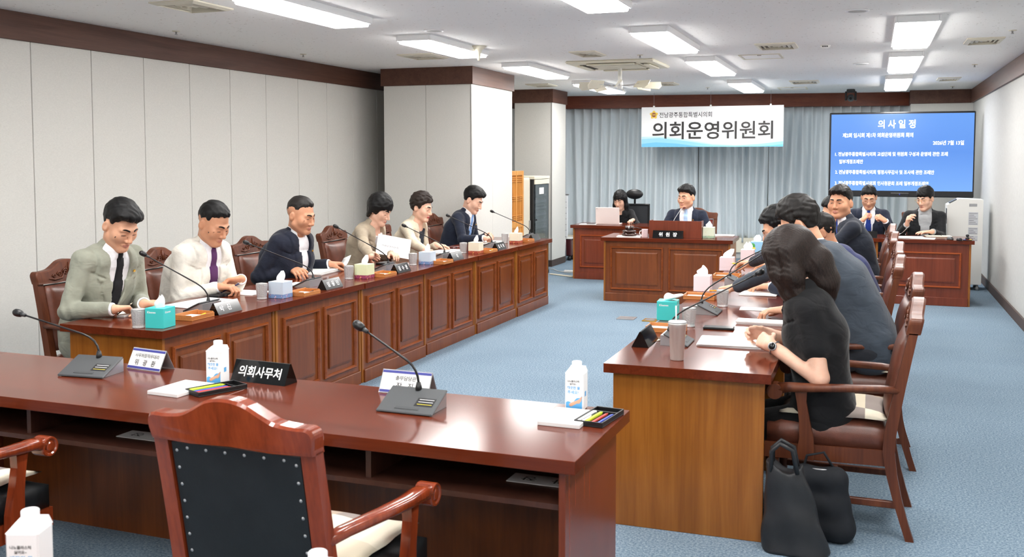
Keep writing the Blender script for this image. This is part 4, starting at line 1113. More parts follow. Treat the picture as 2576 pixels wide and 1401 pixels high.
    for j in range(4):
        a = j * 4; Fc += [(a, a + 1, a + 5, a + 4), (a + 2, a + 6, a + 7, a + 3), (a, a + 4, a + 6, a + 2), (a + 1, a + 3, a + 7, a + 5)]
    Fc += [(0, 2, 3, 1), (16, 17, 19, 18)]
    m.add(V, Fc); L.append(('back_panel', m.data('back_panel', 'leather_black')))
    studs = MB()
    def stud(x, z):
        c = Vector((x, by(z) + 0.006, z)); V = [c + Vector((0.005 * math.cos(a), 0.0, 0.005 * math.sin(a))) for a in np.linspace(0, 2 * math.pi, 9)[:-1]] + [c + Vector((0, -0.005, 0))]
        studs.add(V, [(i, (i + 1) % 8, 8) for i in range(8)], 0, True)
    for z in np.linspace(0.52, 0.865, 8):
        for sd in (-1, 1): stud(sd * (hw - 0.014), z)
    for x in np.linspace(-hw + 0.05, hw - 0.05, 6): stud(x, 0.875)
    L.append(('nail_studs', studs.data('nail_studs', 'silver')))
    # seat
    m = MB(); V = []; Fc = []; n = 10
    ys = np.linspace(-0.245, 0.275, n); xs = np.linspace(-1, 1, n)
    for lev in (0, 1):
        for y in ys:
            for x in xs:
                hw2 = 0.225 + 0.035 * (y + 0.245) / 0.52; e = (1 - abs(x) ** 6) * (1 - abs((y - 0.015) / 0.26) ** 8)
                V.append((x * hw2, y, (0.468 + 0.035 * e) if lev else 0.385))
    nn = n * n
    for j in range(n - 1):
        for i in range(n - 1):
            a = j * n + i; Fc += [(a, a + n, a + n + 1, a + 1), (nn + a, nn + a + 1, nn + a + n + 1, nn + a + n)]
    for i in range(n - 1):
        Fc += [(i, i + 1, nn + i + 1, nn + i), (n*(n-1) + i, nn + n*(n-1) + i, nn + n*(n-1) + i + 1, n*(n-1) + i + 1),
               (i*n, nn + i*n, nn + (i+1)*n, (i+1)*n), (i*n + n-1, (i+1)*n + n-1, nn + (i+1)*n + n-1, nn + i*n + n-1)]
    m.add(V, Fc, 0, True); L.append(('seat', m.data('seat', le)))
    m = MB(); q = [(-0.235, -0.25), (0.235, -0.25), (0.268, 0.283), (-0.268, 0.283)]
    m.prism(q, 0.315, 0.3845, 'xy'); L.append(('seat_frame', m.data('seat_frame', wd)))
    for sd in (-1, 1):
        m = MB(); prof = [(0.017, 0), (0.019, 0.02), (0.024, 0.06), (0.022, 0.12), (0.027, 0.20), (0.030, 0.235), (0.022, 0.245), (0.030, 0.26), (0.022, 0.272), (0.030, 0.285), (0.030, 0.31)]
        m.lathe(prof, 14, (sd * 0.235, 0.25, 0)); L.append(('leg', m.data('leg', wd)))
        # arm: flat on top, dips and ends in a scroll
        m = MB(); ya = [-0.29, -0.20, -0.05, 0.08, 0.18, 0.235]; za = [0.665, 0.672, 0.670, 0.664, 0.662, 0.655]; xa = [0.232, 0.250, 0.278, 0.288, 0.285, 0.280]
        V = []; Fc = []; hw_ = [0.020, 0.023, 0.026, 0.028, 0.030, 0.030]; th = [0.030, 0.032, 0.032, 0.034, 0.040, 0.052]
        for y, z, x, a, b in zip(ya, za, xa, hw_, th):
            for k in range(10):
                an = 2 * math.pi * k / 10; c_, s_ = math.cos(an), math.sin(an)
                V.append((sd * x + a * abs(c_) ** 0.6 * (1 if c_ > 0 else -1), y, z - b / 2 + b / 2 * abs(s_) ** 0.6 * (1 if s_ > 0 else -1)))
        for i in range(5):
            for k in range(10): Fc.append((i*10 + k, i*10 + (k+1) % 10, (i+1)*10 + (k+1) % 10, (i+1)*10 + k))
        Fc += [tuple(range(10)), tuple(range(59, 49, -1))]
        m.add(V, Fc, 0, True)
        for xo in (0,):
            R_ = 0.036; ring = []
            for x_, r_ in ((-0.031, R_ - 0.008), (-0.031, R_ - 0.002), (-0.026, R_), (0.026, R_), (0.031, R_ - 0.002), (0.031, R_ - 0.008), (0.027, R_ - 0.012), (0.027, R_ - 0.018), (0.031, R_ - 0.022), (0.031, 0.001)):
                for k in range(18):
                    an = 2 * math.pi * k / 18; ring.append((sd * 0.280 + x_, 0.240 + r_ * math.cos(an), 0.622 + r_ * math.sin(an)))
            Fc = [(i*18 + k, i*18 + (k+1) % 18, (i+1)*18 + (k+1) % 18, (i+1)*18 + k) for i in range(9) for k in range(18)] + [tuple(range(18))]
            m.add(ring, Fc, 0, False)
        L.append(('arm', m.data('arm', wd)))
        m = MB(); zs = [0.325, 0.36, 0.42, 0.50, 0.58, 0.645]; yc = [0.105, 0.105, 0.102, 0.112, 0.125, 0.130]; hh = [0.036, 0.036, 0.030, 0.022, 0.020, 0.028]
        xb = 0.268 if sd > 0 else -0.268
        m.strip([(y - h, z) for y, h, z in zip(yc, hh, zs)], [(y + h, z) for y, h, z in zip(yc, hh, zs)], (xb - 0.005 if sd > 0 else xb - 0.027, xb + 0.027 if sd > 0 else xb + 0.005), 'yz'); L.append(('arm_support', m.data('arm_support', wd)))
        m = MB(); m.rbox(sd * 0.235 - 0.011, sd * 0.235 + 0.011, -0.30, 0.235, 0.135, 0.165, 0.003); L.append(('stretcher', m.data('stretcher', wd)))
    m = MB(); m.rbox(-0.224, 0.224, -0.01, 0.014, 0.137, 0.163, 0.003); L.append(('stretcher', m.data('stretcher', wd)))
    return L
def armchair(label, x, y, yaw, kind='brown', group='carved armchairs'):
    if kind not in _chairs: _chairs[kind] = chair_parts(kind)
    t = thing('armchair', label, 'armchair', (x, y, 0), math.radians(yaw), group)
    last = {}
    for nm, me in _chairs[kind]:
        q = link(nm, me, {'carving': last.get('crest_rail'), 'nail_studs': last.get('back_panel')}.get(nm) or t); last[nm] = q
        if nm == 'nail_studs': q['kind'] = 'stuff'
    return t
# patchwork cushion
m_, nt_, b_ = _nt('patchwork')
_mp = _coords(nt_, (7.5, 7.5, 0.01)); fl = nt_.nodes.new('ShaderNodeVectorMath'); fl.operation = 'FLOOR'; nt_.links.new(_mp, fl.inputs[0])
wn = nt_.nodes.new('ShaderNodeTexWhiteNoise'); nt_.links.new(fl.outputs[0], wn.inputs['Vector'])
rp = nt_.nodes.new('ShaderNodeValToRGB'); rp.color_ramp.interpolation = 'CONSTANT'; e_ = rp.color_ramp.elements
for k, (p_, c_) in enumerate([(0.0, (222, 210, 186)), (0.3, (152, 140, 134)), (0.55, (238, 228, 206)), (0.75, (178, 158, 140))]):
    if k > 1: e_.new(p_)
    e_[k].position = p_; e_[k].color = lin(c_)
nt_.links.new(wn.outputs[0], rp.inputs[0]); nt_.links.new(rp.outputs[0], b_.inputs['Base Color']); b_.inputs['Roughness'].default_value = 0.9
_bump(nt_, b_, _noise(nt_, _coords(nt_), 250, 2), 0.4, 0.002)
def cushion_mesh():
    V = []; Fc = []; n = 15
    for lev in (0, 1):
        for j in range(n):
            for i in range(n):
                u, v = i / (n - 1) * 2 - 1, j / (n - 1) * 2 - 1
                e = max(0, (1 - abs(u) ** 3.2) * (1 - abs(v) ** 3.2)) ** 0.7
                px = u * (0.235 - 0.018 * (1 - v * v) * 0.6) + 0.004 * math.sin(v * 9); py = v * (0.235 - 0.018 * (1 - u * u) * 0.6) + 0.004 * math.sin(u * 8)
                z = 0.012 + (0.032 * e + 0.005 * math.sin(u * 7 + v * 3) * e if lev else -0.012 * e)
                V.append((px, py, z))
    nn = n * n
    for j in range(n - 1):
        for i in range(n - 1):
            a = j * n + i; Fc += [(a, a + n, a + n + 1, a + 1), (nn + a, nn + a + 1, nn + a + n + 1, nn + a + n)]
    for i in range(n - 1):
        Fc += [(i, i + 1, nn + i + 1, nn + i), (n*(n-1) + i, nn + n*(n-1) + i, nn + n*(n-1) + i + 1, n*(n-1) + i + 1), (i*n, nn + i*n, nn + (i+1)*n, (i+1)*n), (i*n + n-1, (i+1)*n + n-1, nn + (i+1)*n + n-1, nn + i*n + n-1)]
    m = MB(); m.add(V, Fc, 0, True); return m.data('seat_cushion', 'patchwork')
CUSH = cushion_mesh()
def cushion(label, x, y, yaw):
    o = link('seat_cushion', CUSH, None, (x, y, 0.5020), (0, 0, math.radians(yaw)))
    return tag(o, label, 'cushion', 'patchwork seat cushions')
# ---------------------------------------------------------------- small things on the desks
TOP = 0.7405
def glass_mat():
    m, nt, b = _nt('crystal'); b.inputs['Base Color'].default_value = (1, 1, 1, 1); b.inputs['Roughness'].default_value = 0.08
    b.inputs['Transmission Weight'].default_value = 0.6; b.inputs['IOR'].default_value = 1.45
    _bump(nt, b, _noise(nt, _coords(nt), 120, 2), 0.6, 0.006)
glass_mat()
m_, nt_, b_ = _nt('acrylic'); b_.inputs['Base Color'].default_value = (0.95, 0.96, 0.98, 1); b_.inputs['Roughness'].default_value = 0.1; b_.inputs['Transmission Weight'].default_value = 0.6
def box_print(name, base, dot, scale=55, thr=0.16):
    m, nt, b = _nt(name); v = nt.nodes.new('ShaderNodeTexVoronoi'); v.inputs['Scale'].default_value = scale; v.inputs['Randomness'].default_value = 1
    nt.links.new(_coords(nt), v.inputs['Vector'])
    n = _noise(nt, _coords(nt), 28, 2); mm = nt.nodes.new('ShaderNodeMath'); mm.operation = 'ADD'
    nt.links.new(v.outputs['Distance'], mm.inputs[0])
    gt = nt.nodes.new('ShaderNodeMath'); gt.operation = 'GREATER_THAN'; gt.inputs[1].default_value = 0.52; nt.links.new(n, gt.inputs[0]); nt.links.new(gt.outputs[0], mm.inputs[1])
    nt.links.new(_ramp(nt, mm.outputs[0], [(thr - 0.03, dot), (thr + 0.03, base)]), b.inputs['Base Color']); b.inputs['Roughness'].default_value = 0.5
for nm, base, dot, band, flower in [('blue', (206, 220, 234), (224, 150, 140), (118, 150, 196), (236, 190, 204)), ('green', (226, 232, 190), (206, 150, 120), (150, 60, 96), (236, 180, 120)),
                              ('cream', (240, 232, 208), (206, 176, 120), (170, 76, 60), (240, 196, 110)), ('pink', (246, 224, 226), (232, 150, 160), (240, 190, 196), (250, 230, 230)), ('mint', (224, 236, 214), (220, 200, 120), (170, 200, 170), (120, 90, 130))]:
    box_print('box_' + nm, base, dot); box_print('band_' + nm, band, flower, 85, 0.32)
plain('teal', (66, 200, 196), 0.45); plain('box_white', (240, 240, 238), 0.5); plain('butter', (244, 206, 70), 0.5); plain('leaf_green', (70, 160, 80), 0.5); plain('sky_blue', (150, 200, 232), 0.5)
_tissue = {}
def tissue_mesh(seed, lean=(0.0, 0.0), h=0.055):
    rnd = random.Random(seed); V = []; Fc = []; N = 16; K = 7
    for j in range(K):
        f = j / (K - 1)
        for i in range(N):
            a = 2 * math.pi * i / N; fold = 1 + 0.28 * math.sin(3 * a + seed) * f + 0.18 * math.sin(5 * a + 2 * seed) * f
            r = (0.032 + 0.010 * math.sin(f * 3.0) - 0.021 * f * f) * fold
            V.append((r * math.cos(a) + lean[0] * f * f, r * 0.5 * math.sin(a) + lean[1] * f * f, h * f * (1 + 0.25 * math.sin(2 * a + seed) * f)))
    for j in range(K - 1):
        for i in range(N): Fc.append((j*N + i, j*N + (i+1) % N, (j+1)*N + (i+1) % N, (j+1)*N + i))
    Fc.append(tuple((K - 1) * N + i for i in range(N))); Fc.append(tuple(range(N))[::-1])
    m = MB(); m.add(V, Fc, 0, True); return m.data('tissue', 'tissue')
def tissue_box(label, p, rz, kind, seed=1, lean=(0, 0), s=0.112, h=0.108, floppy=False, group='tissue boxes'):
    t = thing('tissue_box', label, 'tissue box', (p[0], p[1], TOP), rz, group); a = s / 2
    if kind == 'teal':
        MB().rbox(-a, a, -a, a, 0, h, 0.0015).build('carton', 'teal', t)
        for o, r in (((-a, 0, 0), (0, -1, 0)), ((a, 0, 0), (0, 1, 0)), ((0, -a, 0), (1, 0, 0)), ((0, a, 0), (-1, 0, 0))):
            R_ = Vector(r); c = Vector(o) + R_ * -0.016 + Vector((0, 0, h * 0.80))
            lettering('Kleenex', t, 'letter_white', c, R_, (0, 0, 1), width=0.052, bold=0.02)
    elif kind == 'scene':
        MB().rbox(-a, a, -a, a, 0, h, 0.0015, 0).build('carton', 'sky_blue', t)
        sdf_obj('printed_leaf', [Ell((-a + 0.02, -a, h * 0.6), (0.03, 0.002, 0.035))], 0.003, 'leaf_green', t, None, 0)
        sdf_obj('printed_butterfly', [Ell((-a + 0.03, -a - 0.001, h * 0.35), (0.022, 0.002, 0.016))], 0.003, 'butter', t, None, 0)
    else:
        MB().rbox(-a, a, -a, a, 0.026, h, 0.0015).build('carton', 'box_' + kind, t)
        MB().rbox(-a - 0.0003, a + 0.0003, -a - 0.0003, a + 0.0003, 0, 0.026, 0.0015).build('printed_band', ('band_' if kind != 'pink' else 'box_') + kind, t)
    MB().lathe([(0.0, 0.0), (0.034, 0.0), (0.036, 0.001), (0.0, 0.0012)], 20, (0, 0, h), sy=0.6).build('opening', 'box_white', t)
    if floppy:
        o = sdf_obj('tissue', [Cone((0, 0, h), (0.0, 0, h + 0.02), 0.016, 0.022, k=0.01), Ell((0.035, -0.005, h + 0.022), (0.055, 0.040, 0.012), rotm((0, 1, 0), 0.25), k=0.02)], 0.004, 'tissue', t)
    else: link('tissue', tissue_mesh(seed, lean), t, (0, 0, h))
    return t
def crystal_glass(label, p, s=1.0):
    t = thing('crystal_tumbler', label, 'glass', (p[0], p[1], TOP), 0, 'cut crystal tumblers'); m = MB(); n = 20
    prof = [(0.030, 0.0), (0.033, 0.004), (0.029, 0.014), (0.031, 0.02), (0.034, 0.05), (0.037, 0.092), (0.036, 0.096), (0.033, 0.093), (0.029, 0.05), (0.026, 0.022), (0.0005, 0.020)]
    V = []
    for j, (r, z) in enumerate(prof):
        for k in range(n):
            q = 2 * math.pi * k / n; rr = r * (1 + (0.045 if (k % 2 == 0) and 2 <= j <= 5 else 0)); V.append((rr * math.cos(q) * s, rr * math.sin(q) * s, z * s))
    Fc = [(i*n + k, i*n + (k+1) % n, (i+1)*n + (k+1) % n, (i+1)*n + k) for i in range(len(prof) - 1) for k in range(n)] + [tuple(range(n))[::-1], tuple((len(prof) - 1)*n + k for k in range(n))]
    m.add(V, Fc, 0, False); m.build('cup', 'crystal', t)
    MB().lathe([(0.0, 0.092), (0.036, 0.096), (0.038, 0.098), (0.036, 0.102), (0.012, 0.106), (0.0, 0.107)], 20).build('lid', 'crystal', t)
    return t
def nameplate(label, p, rz, body, w=0.235, h=0.068, d=0.08, mat='black_gloss', text='letter_white', bold=0.02, tw=None, th=0.56, group='black name plates', both=False, xo=0.0):
    """prism sign, face towards -y"""
    t = thing('name_plate', label, 'name plate', (p[0], p[1], TOP), rz, group); a = w / 2
    blk = MB().prism([(-d / 2, 0), (d / 2, 0), (0.004, h), (-0.004, h)], -a, a, 'yz').build('block', mat, t)
    up = Vector((0, d / 2 - 0.004, h)).normalized(); c = Vector((xo, -d / 4 - 0.002, h / 2))
    if body: lettering(body, blk, text, c, (1, 0, 0), up, width=w * tw if tw else None, height=h * th, bold=bold, lift=0.0012)
    return t
def mic(label, base, rz, head, group='desk microphones', size=1.0):
    """conference unit; sloped control face towards -y, neck bending to 'head' (world point)"""
    t = thing('desk_microphone', label, 'microphone', (base[0], base[1], TOP), rz, group); t.scale = (size, size, size)
    # wedge body
    MB().strip([(-0.065, 0.004), (0.035, 0.050), (0.062, 0.050)], [(-0.065, 0.0), (0.035, 0.0), (0.062, 0.0)], (-0.088, 0.088), 'yz').build('base', 'silver', t)
    up = Vector((0, 0.1, 0.046)).normalized(); n = Vector((0, -0.046, 0.1)).normalized()
    M = Matrix(((1, 0, 0), up, n)).transposed().to_4x4(); M.translation = Vector((0, -0.013, 0.0285))
    cf = MB().rbox(-0.100, 0.100, -0.066, 0.066, -0.002, 0.006, 0.003, M=M).build('control_face', 'mic_grey', t)
    MB().rbox(-0.04, 0.045, -0.05, -0.038, 0.006, 0.0075, 0.001, M=M).build('talk_button', 'dark_grey', cf)
    MB().rbox(0.02, 0.085, -0.030, 0.012, 0.006, 0.0066, 0.0005, M=M).build('sticker', 'black_plastic', cf)
    for k, mt in ((0, 'letter_white'), (1, 'letter_white'), (2, 'yellow')):
        y = 0.004 - k * 0.012; MB().rbox(0.028, 0.080, y - 0.0012, y + 0.0008, 0.0066, 0.0071, 0.0002, M=M).build('sticker_line', mt, cf)
    c = math.cos(-rz); s = math.sin(-rz); dx, dy = head[0] - base[0], head[1] - base[1]
    Hh = Vector((c * dx - s * dy, s * dx + c * dy, head[2] - TOP)) / size; b0 = Vector((0, 0.036, 0.050))
    MB().lathe([(0.011, 0), (0.011, 0.012), (0.007, 0.03), (0.0, 0.03)], 12, b0).build('neck_collar', 'black_plastic', t)
    p1 = b0 + Vector((0, 0, 0.075)); pts = []; p2 = p1 + (Hh - p1) * 0.22
    p1 = p1 + (p1 - p2) * 0.15
    for q in np.linspace(0, 1, 14):
        if q < 0.4:
            f = q / 0.4; pts.append(b0 * (1 - f) ** 2 + p1 * 2 * f * (1 - f) + p2 * f * f)
        else: pts.append(p2 + (Hh - p2) * ((q - 0.4) / 0.6))
    MB().tube(pts, [0.0042] * 8 + [0.0036] * 6, 8).build('gooseneck', 'black_plastic', t)
    dr = (Hh - p2).normalized()
    MB().tube([Hh - dr * 0.008, Hh + dr * 0.012], [0.007, 0.0085], 10).build('ring', 'dark_grey', t)
    MB().tube([Hh + dr * 0.010, Hh + dr * 0.016, Hh + dr * 0.030, Hh + dr * 0.044, Hh + dr * 0.052, Hh + dr * 0.055], [0.010, 0.0135, 0.0155, 0.0145, 0.009, 0.002], 12).build('windscreen', 'black_plastic', t)
    return t
def paper(label, p, rz, w=0.21, d=0.297, h=0.004, z=0.0, lines=0, name='document', group='papers on the desks', cat='paper', sheets=1):
    t = thing(name, label, cat, (p[0], p[1], TOP + z), rz, group); rnd = random.Random(int(abs(p[0] * 977 + p[1] * 631)))
    for k in range(sheets):
        M = Matrix.Rotation(rnd.uniform(-0.06, 0.06) * (k > 0), 4, 'Z') @ Matrix.Translation((rnd.uniform(-.006, .006) * (k > 0), rnd.uniform(-.006, .006) * (k > 0), 0))
        MB().rbox(-w/2, w/2, -d/2, d/2, k * h, (k + 1) * h - 0.0003, 0.0004, M=M).build('sheet', 'white_paper', t)
    if lines:
        m = MB()
        for i in range(lines):
            y = d/2 - 0.03 - i * (d - 0.06) / max(lines, 1); wd = rnd.uniform(0.5, 0.85) * w
            m.box(-w * 0.42, -w * 0.42 + wd, y - 0.0012, y + 0.0012, sheets * h - 0.0003, sheets * h)
        m.build('printed_lines', 'paper_print', t)
    return t
wood('tray_wood', (170, 104, 52), (190, 122, 66), (206, 140, 82), axis=0, rough=0.35)
PEN_COL = ['yellow', 'black_plastic', 'lime', 'red_pen', 'blue_pen', 'orange_pencil']
def pen_mesh(m, a, b, r, mat=0):
    a, b = Vector(a), Vector(b); m.tube([a, a + (b - a) * 0.03, a + (b - a) * 0.86, b], [r * 0.7, r, r, r * 0.15], 8, mat)
def pen(label, a, b, r, mat, group=None, name='pen', tip=None):
    a, b = Vector(a), Vector(b); t = thing(name, label, name, a, 0, group)
    d = b - a; MB().tube([Vector((0, 0, 0)), d * 0.03, d * 0.86], [r * 0.8, r, r], 8).build('barrel', mat, t)
    MB().tube([d * 0.86, d], [r, r * 0.15], 8).build('tip', tip or mat, t)
    return t
def wood_tray(label, p, rz, pens=('black_plastic', 'yellow'), w=0.20, d=0.12, group='wooden pen trays', pl=''):
    """open tray with a memo pad; front board towards -y"""
    t = thing('pen_tray', label, 'tray', (p[0], p[1], TOP), rz, group); a, b = w/2, d/2
    MB().rbox(-a, a, -b, b, 0, 0.006, 0.001).build('bottom', 'tray_wood', t)
    for q in ((-a, a, -b, -b + 0.007, 0.024), (-a, a, b - 0.007, b, 0.034), (-a, -a + 0.007, -b + 0.007, b - 0.007, 0.030), (a - 0.007, a, -b + 0.007, b - 0.007, 0.030)):
        MB().rbox(q[0], q[1], q[2], q[3], 0.006, q[4], 0.001).build('side_board', 'tray_wood', t)
    c, s = math.cos(rz), math.sin(rz); W = lambda x, y, z: (p[0] + c * x - s * y, p[1] + s * x + c * y, TOP + z)
    o = MB().rbox(-0.055, 0.055, -0.036, 0.036, 0, 0.011, 0.001).build('memo_pad', 'white_paper', None, W(-a + 0.068, 0.008, 0.0065), (0, 0, rz)); tag(o, f'white memo pad in the pen tray {pl}', 'memo pad', 'memo pads in trays')
    for k, mt in enumerate(pens):
        y = -b + 0.020 + 0.022 * k
        pen(f'{ {"black_plastic": "black", "yellow": "yellow", "orange_pencil": "orange", "lime": "lime green"}.get(mt, mt)} pen in the pen tray {pl}', W(a - 0.075, y, 0.012), W(a - 0.012, y + 0.006, 0.013 + 0.004 * k), 0.0045, mt, 'pens in wooden trays')
    return t
def plastic_tray(label, p, rz, pens, pl):
    t = thing('pen_tray', label, 'tray', (p[0], p[1], TOP), rz, 'black pen trays'); a, b = 0.052, 0.105
    MB().rbox(-a, a, -b, b, 0, 0.004, 0.001).build('bottom', 'black_plastic', t)
    for q in ((-a, a, -b, -b + 0.004), (-a, a, b - 0.004, b), (-a, -a + 0.004, -b + 0.004, b - 0.004), (a - 0.004, a, -b + 0.004, b - 0.004)): MB().rbox(*q, 0.004, 0.019, 0.001).build('side', 'black_plastic', t)
    MB().rbox(-a + 0.004, a - 0.004, b - 0.045, b - 0.041, 0.004, 0.014, 0.001).build('divider', 'black_plastic', t)
    c, s = math.cos(rz), math.sin(rz); W = lambda x, y, z: (p[0] + c * x - s * y, p[1] + s * x + c * y, TOP + z)
    for k, (mt, r) in enumerate(pens):
        x = -a + 0.018 + 0.0205 * k
        pen(f'{ {"lime": "lime green highlighter", "red_pen": "red pen", "blue_pen": "blue pen", "dark_grey": "grey ballpoint", "orange_pencil": "orange pencil"}[mt]} in the {pl}', W(x, -b + 0.008, 0.005 + r), W(x + 0.004, b - 0.05 + 0.01 * (k % 2) * 0, 0.005 + r), r, mt, 'pens in black trays')
    return t
def carton(label, p, rz):
    t = thing('water_carton', label, 'carton', (p[0], p[1], TOP), rz, 'white water cartons'); a, b, h = 0.034, 0.034, 0.138
    MB().rbox(-a, a, -b, b, 0, h, 0.004).build('carton', 'pure_white', t)
    MB().add([(-a, -b, h - 0.002), (a, -b, h - 0.002), (a, b, h - 0.002), (-a, b, h - 0.002), (-a * 0.75, -b * 0.2, h + 0.012), (a * 0.75, -b * 0.2, h + 0.012), (a * 0.8, b * 0.9, h + 0.016), (-a * 0.8, b * 0.9, h + 0.016)],
             [(0, 1, 5, 4), (1, 2, 6, 5), (2, 3, 7, 6), (3, 0, 4, 7), (4, 5, 6, 7), (0, 3, 2, 1)]).build('gable', 'pure_white', t)
    MB().lathe([(0.0195, 0), (0.0195, 0.006), (0.018, 0.007), (0.018, 0.026), (0.016, 0.028), (0, 0.028)], 24, (0, 0.006, h + 0.008)).build('cap', 'pure_white', t)
    lettering('나노플라스틱', t, 'letter_black', (-0.003, -b, 0.108), (1, 0, 0), (0, 0, 1), width=0.044, bold=0.02)
    lettering('싫어요~', t, 'letter_black', (-0.003, -b, 0.098), (1, 0, 0), (0, 0, 1), width=0.026, bold=0.02)
    lettering('깨끗한 물', t, 'carton_blue', (-0.002, -b, 0.084), (1, 0, 0), (0, 0, 1), width=0.048, bold=0.02)
    lettering('주세요!', t, 'carton_blue', (-0.004, -b, 0.068), (1, 0, 0), (0, 0, 1), width=0.040, bold=0.02)
    m = MB(); n = 12; xs = [-a + 0.004 + (2 * a - 0.008) * i / n for i in range(n + 1)]
    V = [(x, -b - 0.0006, 0.004) for x in xs] + [(x, -b - 0.0006, 0.030 + 0.030 * (i / n) ** 2 + 0.004 * math.sin(i)) for i, x in enumerate(xs)]
    m.add(V, [(i, i + 1, n + 2 + i, n + 1 + i) for i in range(n)]).build('printed_wave', 'carton_blue', t)
    sdf_obj('printed_hand', [Cone((-0.012, -b, 0.022), (0.022, -b, 0.040), 0.007, 0.005, k=0.006), Cone((0.018, -b, 0.032), (0.028, -b, 0.052), 0.004, 0.003, k=0.006), Fn(lambda X, d: np.maximum(d, -b - 0.0012 - X[..., 1]), (0, -b, 0.03), 0.2)], 0.002, 'skin', t, None, 0)
    MB().box(a, a + 0.0006, -0.012, 0.006, 0.05, 0.068).build('printed_patch', 'carton_blue', t)
    return t
plain('carton_blue', (92, 172, 228), 0.5)
def name_tent(label, p, rz, l1, l2, w=0.20, h=0.085, d=0.085):
    t = thing('name_tent', label, 'name card', (p[0], p[1], TOP), rz, 'white name tents'); a = w/2
    for sd in (-1, 1):
        n = Vector((0, sd * h, d / 2)).normalized(); up = Vector((0, -sd * d / 2, h)).normalized()
        M = Matrix((Vector((1, 0, 0)), up, n)).transposed().to_4x4(); M.translation = Vector((0, sd * d / 4, h / 2)); L = math.hypot(d / 2, h) / 2
        MB().rbox(-a, a, -L, L, -0.0015, 0.0, 0.0004, M=M).build('acrylic_leaf', 'acrylic', t)
        MB().rbox(-a + 0.003, a - 0.003, -L + 0.003, L - 0.003, 0.0002, 0.0008, 0.0002, M=M).build('card', 'white_paper', t)
        for q0, q1 in ((L - 0.014, L - 0.004), (-L + 0.004, -L + 0.014)): MB().rbox(-a + 0.003, a - 0.003, q0, q1, 0.0009, 0.0013, 0.0001, M=M).build('blue_stripe', 'purple_blue', t)
    up = Vector((0, d / 2, h)).normalized()
    for body, f, wd, hh in ((l1, 0.66, 0.62, 0.018), (l2, 0.34, 0.74, 0.026)):
        if body: lettering(body, t, 'letter_black', Vector((0, -d / 2 * (1 - f) - 0.001, h * f)), (1, 0, 0), up, height=hh, bold=0.006, lift=0.002)
    return t
def pad(label, p, rz, w=0.15, d=0.21):
    o = MB().rbox(-w/2, w/2, -d/2, d/2, 0, 0.014, 0.0012).build('memo_pad', 'white_paper', None, (p[0], p[1], TOP), (0, 0, rz)); return tag(o, label, 'memo pad', 'memo pads on the foreground desk')
def wallet(label, p, rz, mat='black_plastic', w=0.17, d=0.09, h=0.016, cat='wallet'):
    t = thing('wallet', label, cat, (p[0], p[1], TOP), rz)
    MB().rbox(-w/2, w/2, -d/2, d/2, 0, h * 0.42, 0.003).build('cover', mat, t); MB().rbox(-w/2 + 0.004, w/2 - 0.002, -d/2 + 0.003, d/2 - 0.003, h * 0.42, h * 0.6, 0.001).build('pages', 'dark_grey', t)
    MB().rbox(-w/2, w/2, -d/2, d/2, h * 0.6, h, 0.003).build('flap', mat, t); MB().rbox(-0.012, 0.012, -d/2 - 0.002, d/2 + 0.001, -0.0, h + 0.002, 0.002).build('strap', 'dark_grey', t)
    return t
def phone(label, p, rz):
    t = thing('phone', label, 'phone', (p[0], p[1], TOP), rz); MB().rbox(-0.08, 0.08, -0.038, 0.038, 0, 0.011, 0.003).build('case', 'black_plastic', t)
    MB().rbox(-0.077, 0.077, -0.035, 0.035, 0.011, 0.0118, 0.0003).build('screen', 'black_gloss', t); return t
# ---------------------------------------------------------------- things of the left row
rL = l_ang; D = lambda px, py, z=TOP: atZ(px, py, z)
L_ROW = [ # glass, box (kind), tray, mic base, mic head, plate (px of base centres), text
    dict(g=(349, 824), b=(404, 822, 'teal'), t=(490, 800), m=(512, 780), h=(372, 645), n=(574, 786), tx='박   진', xo=-0.03),
    dict(g=(659, 752), b=(706, 748, 'blue'), t=(767, 741), m=(777, 719), h=(629, 614), n=(837, 725), tx='임  용  민'),
    dict(g=(878, 702), b=(917, 699, 'green'), t=(966, 694), m=(967, 680), h=(853, 574), n=(1013, 684), tx='김  수  권'),
    dict(g=(1039, 667), b=(1075, 664, 'blue'), t=(1113, 662), m=(1109, 651), h=(1024, 571), n=(1150, 653), tx='미'),
    dict(g=(1166, 637), b=(1197, 637, 'cream'), t=(1228, 634), m=(1229, 623), h=(1133, 545), n=(1260, 627), tx='김  미  영'),
    dict(g=(1270, 611), b=(1298, 611, 'cream'), t=(1324, 608), m=(1325, 600), h=(1243, 534), n=(1348, 604), tx=''),
]
who = ['man in the sage suit', 'man in the cream suit', 'man in the open-collar navy jacket', 'woman with the bob haircut', 'woman in the beige jacket', 'young man with the light blue tie']
for k, q in enumerate(L_ROW):
    crystal_glass('cut crystal tumbler in front of the ' + who[k], D(*q['g']))
    b = D(q['b'][0], q['b'][1])
    tissue_box({'teal': 'turquoise', 'blue': 'pale blue', 'green': 'pale green', 'cream': 'cream'}[q['b'][2]] + ' tissue box in front of the ' + who[k], (b.x, b.y), rL + (0.12 if k == 0 else 0), q['b'][2], seed=k + 1, lean=(0.012 * ((k % 3) - 1), -0.012))
    c = D(*q['t']); wood_tray('wooden pen tray in front of the ' + who[k], (c.x, c.y), rL, ('black_plastic', 'yellow') if k % 2 == 0 else ('yellow', 'black_plastic'), pl='of the ' + who[k])
    c = D(*q['m']); hd = atX(q['h'][0], q['h'][1], c.x - 0.24); mic('gooseneck microphone of the ' + who[k], (c.x, c.y), rL + math.pi, hd)
    c = D(*q['n']); nameplate('black name plate in front of the ' + who[k], (c.x - 0.02, c.y), rL, q['tx'], xo=q.get('xo', 0), w=0.225)
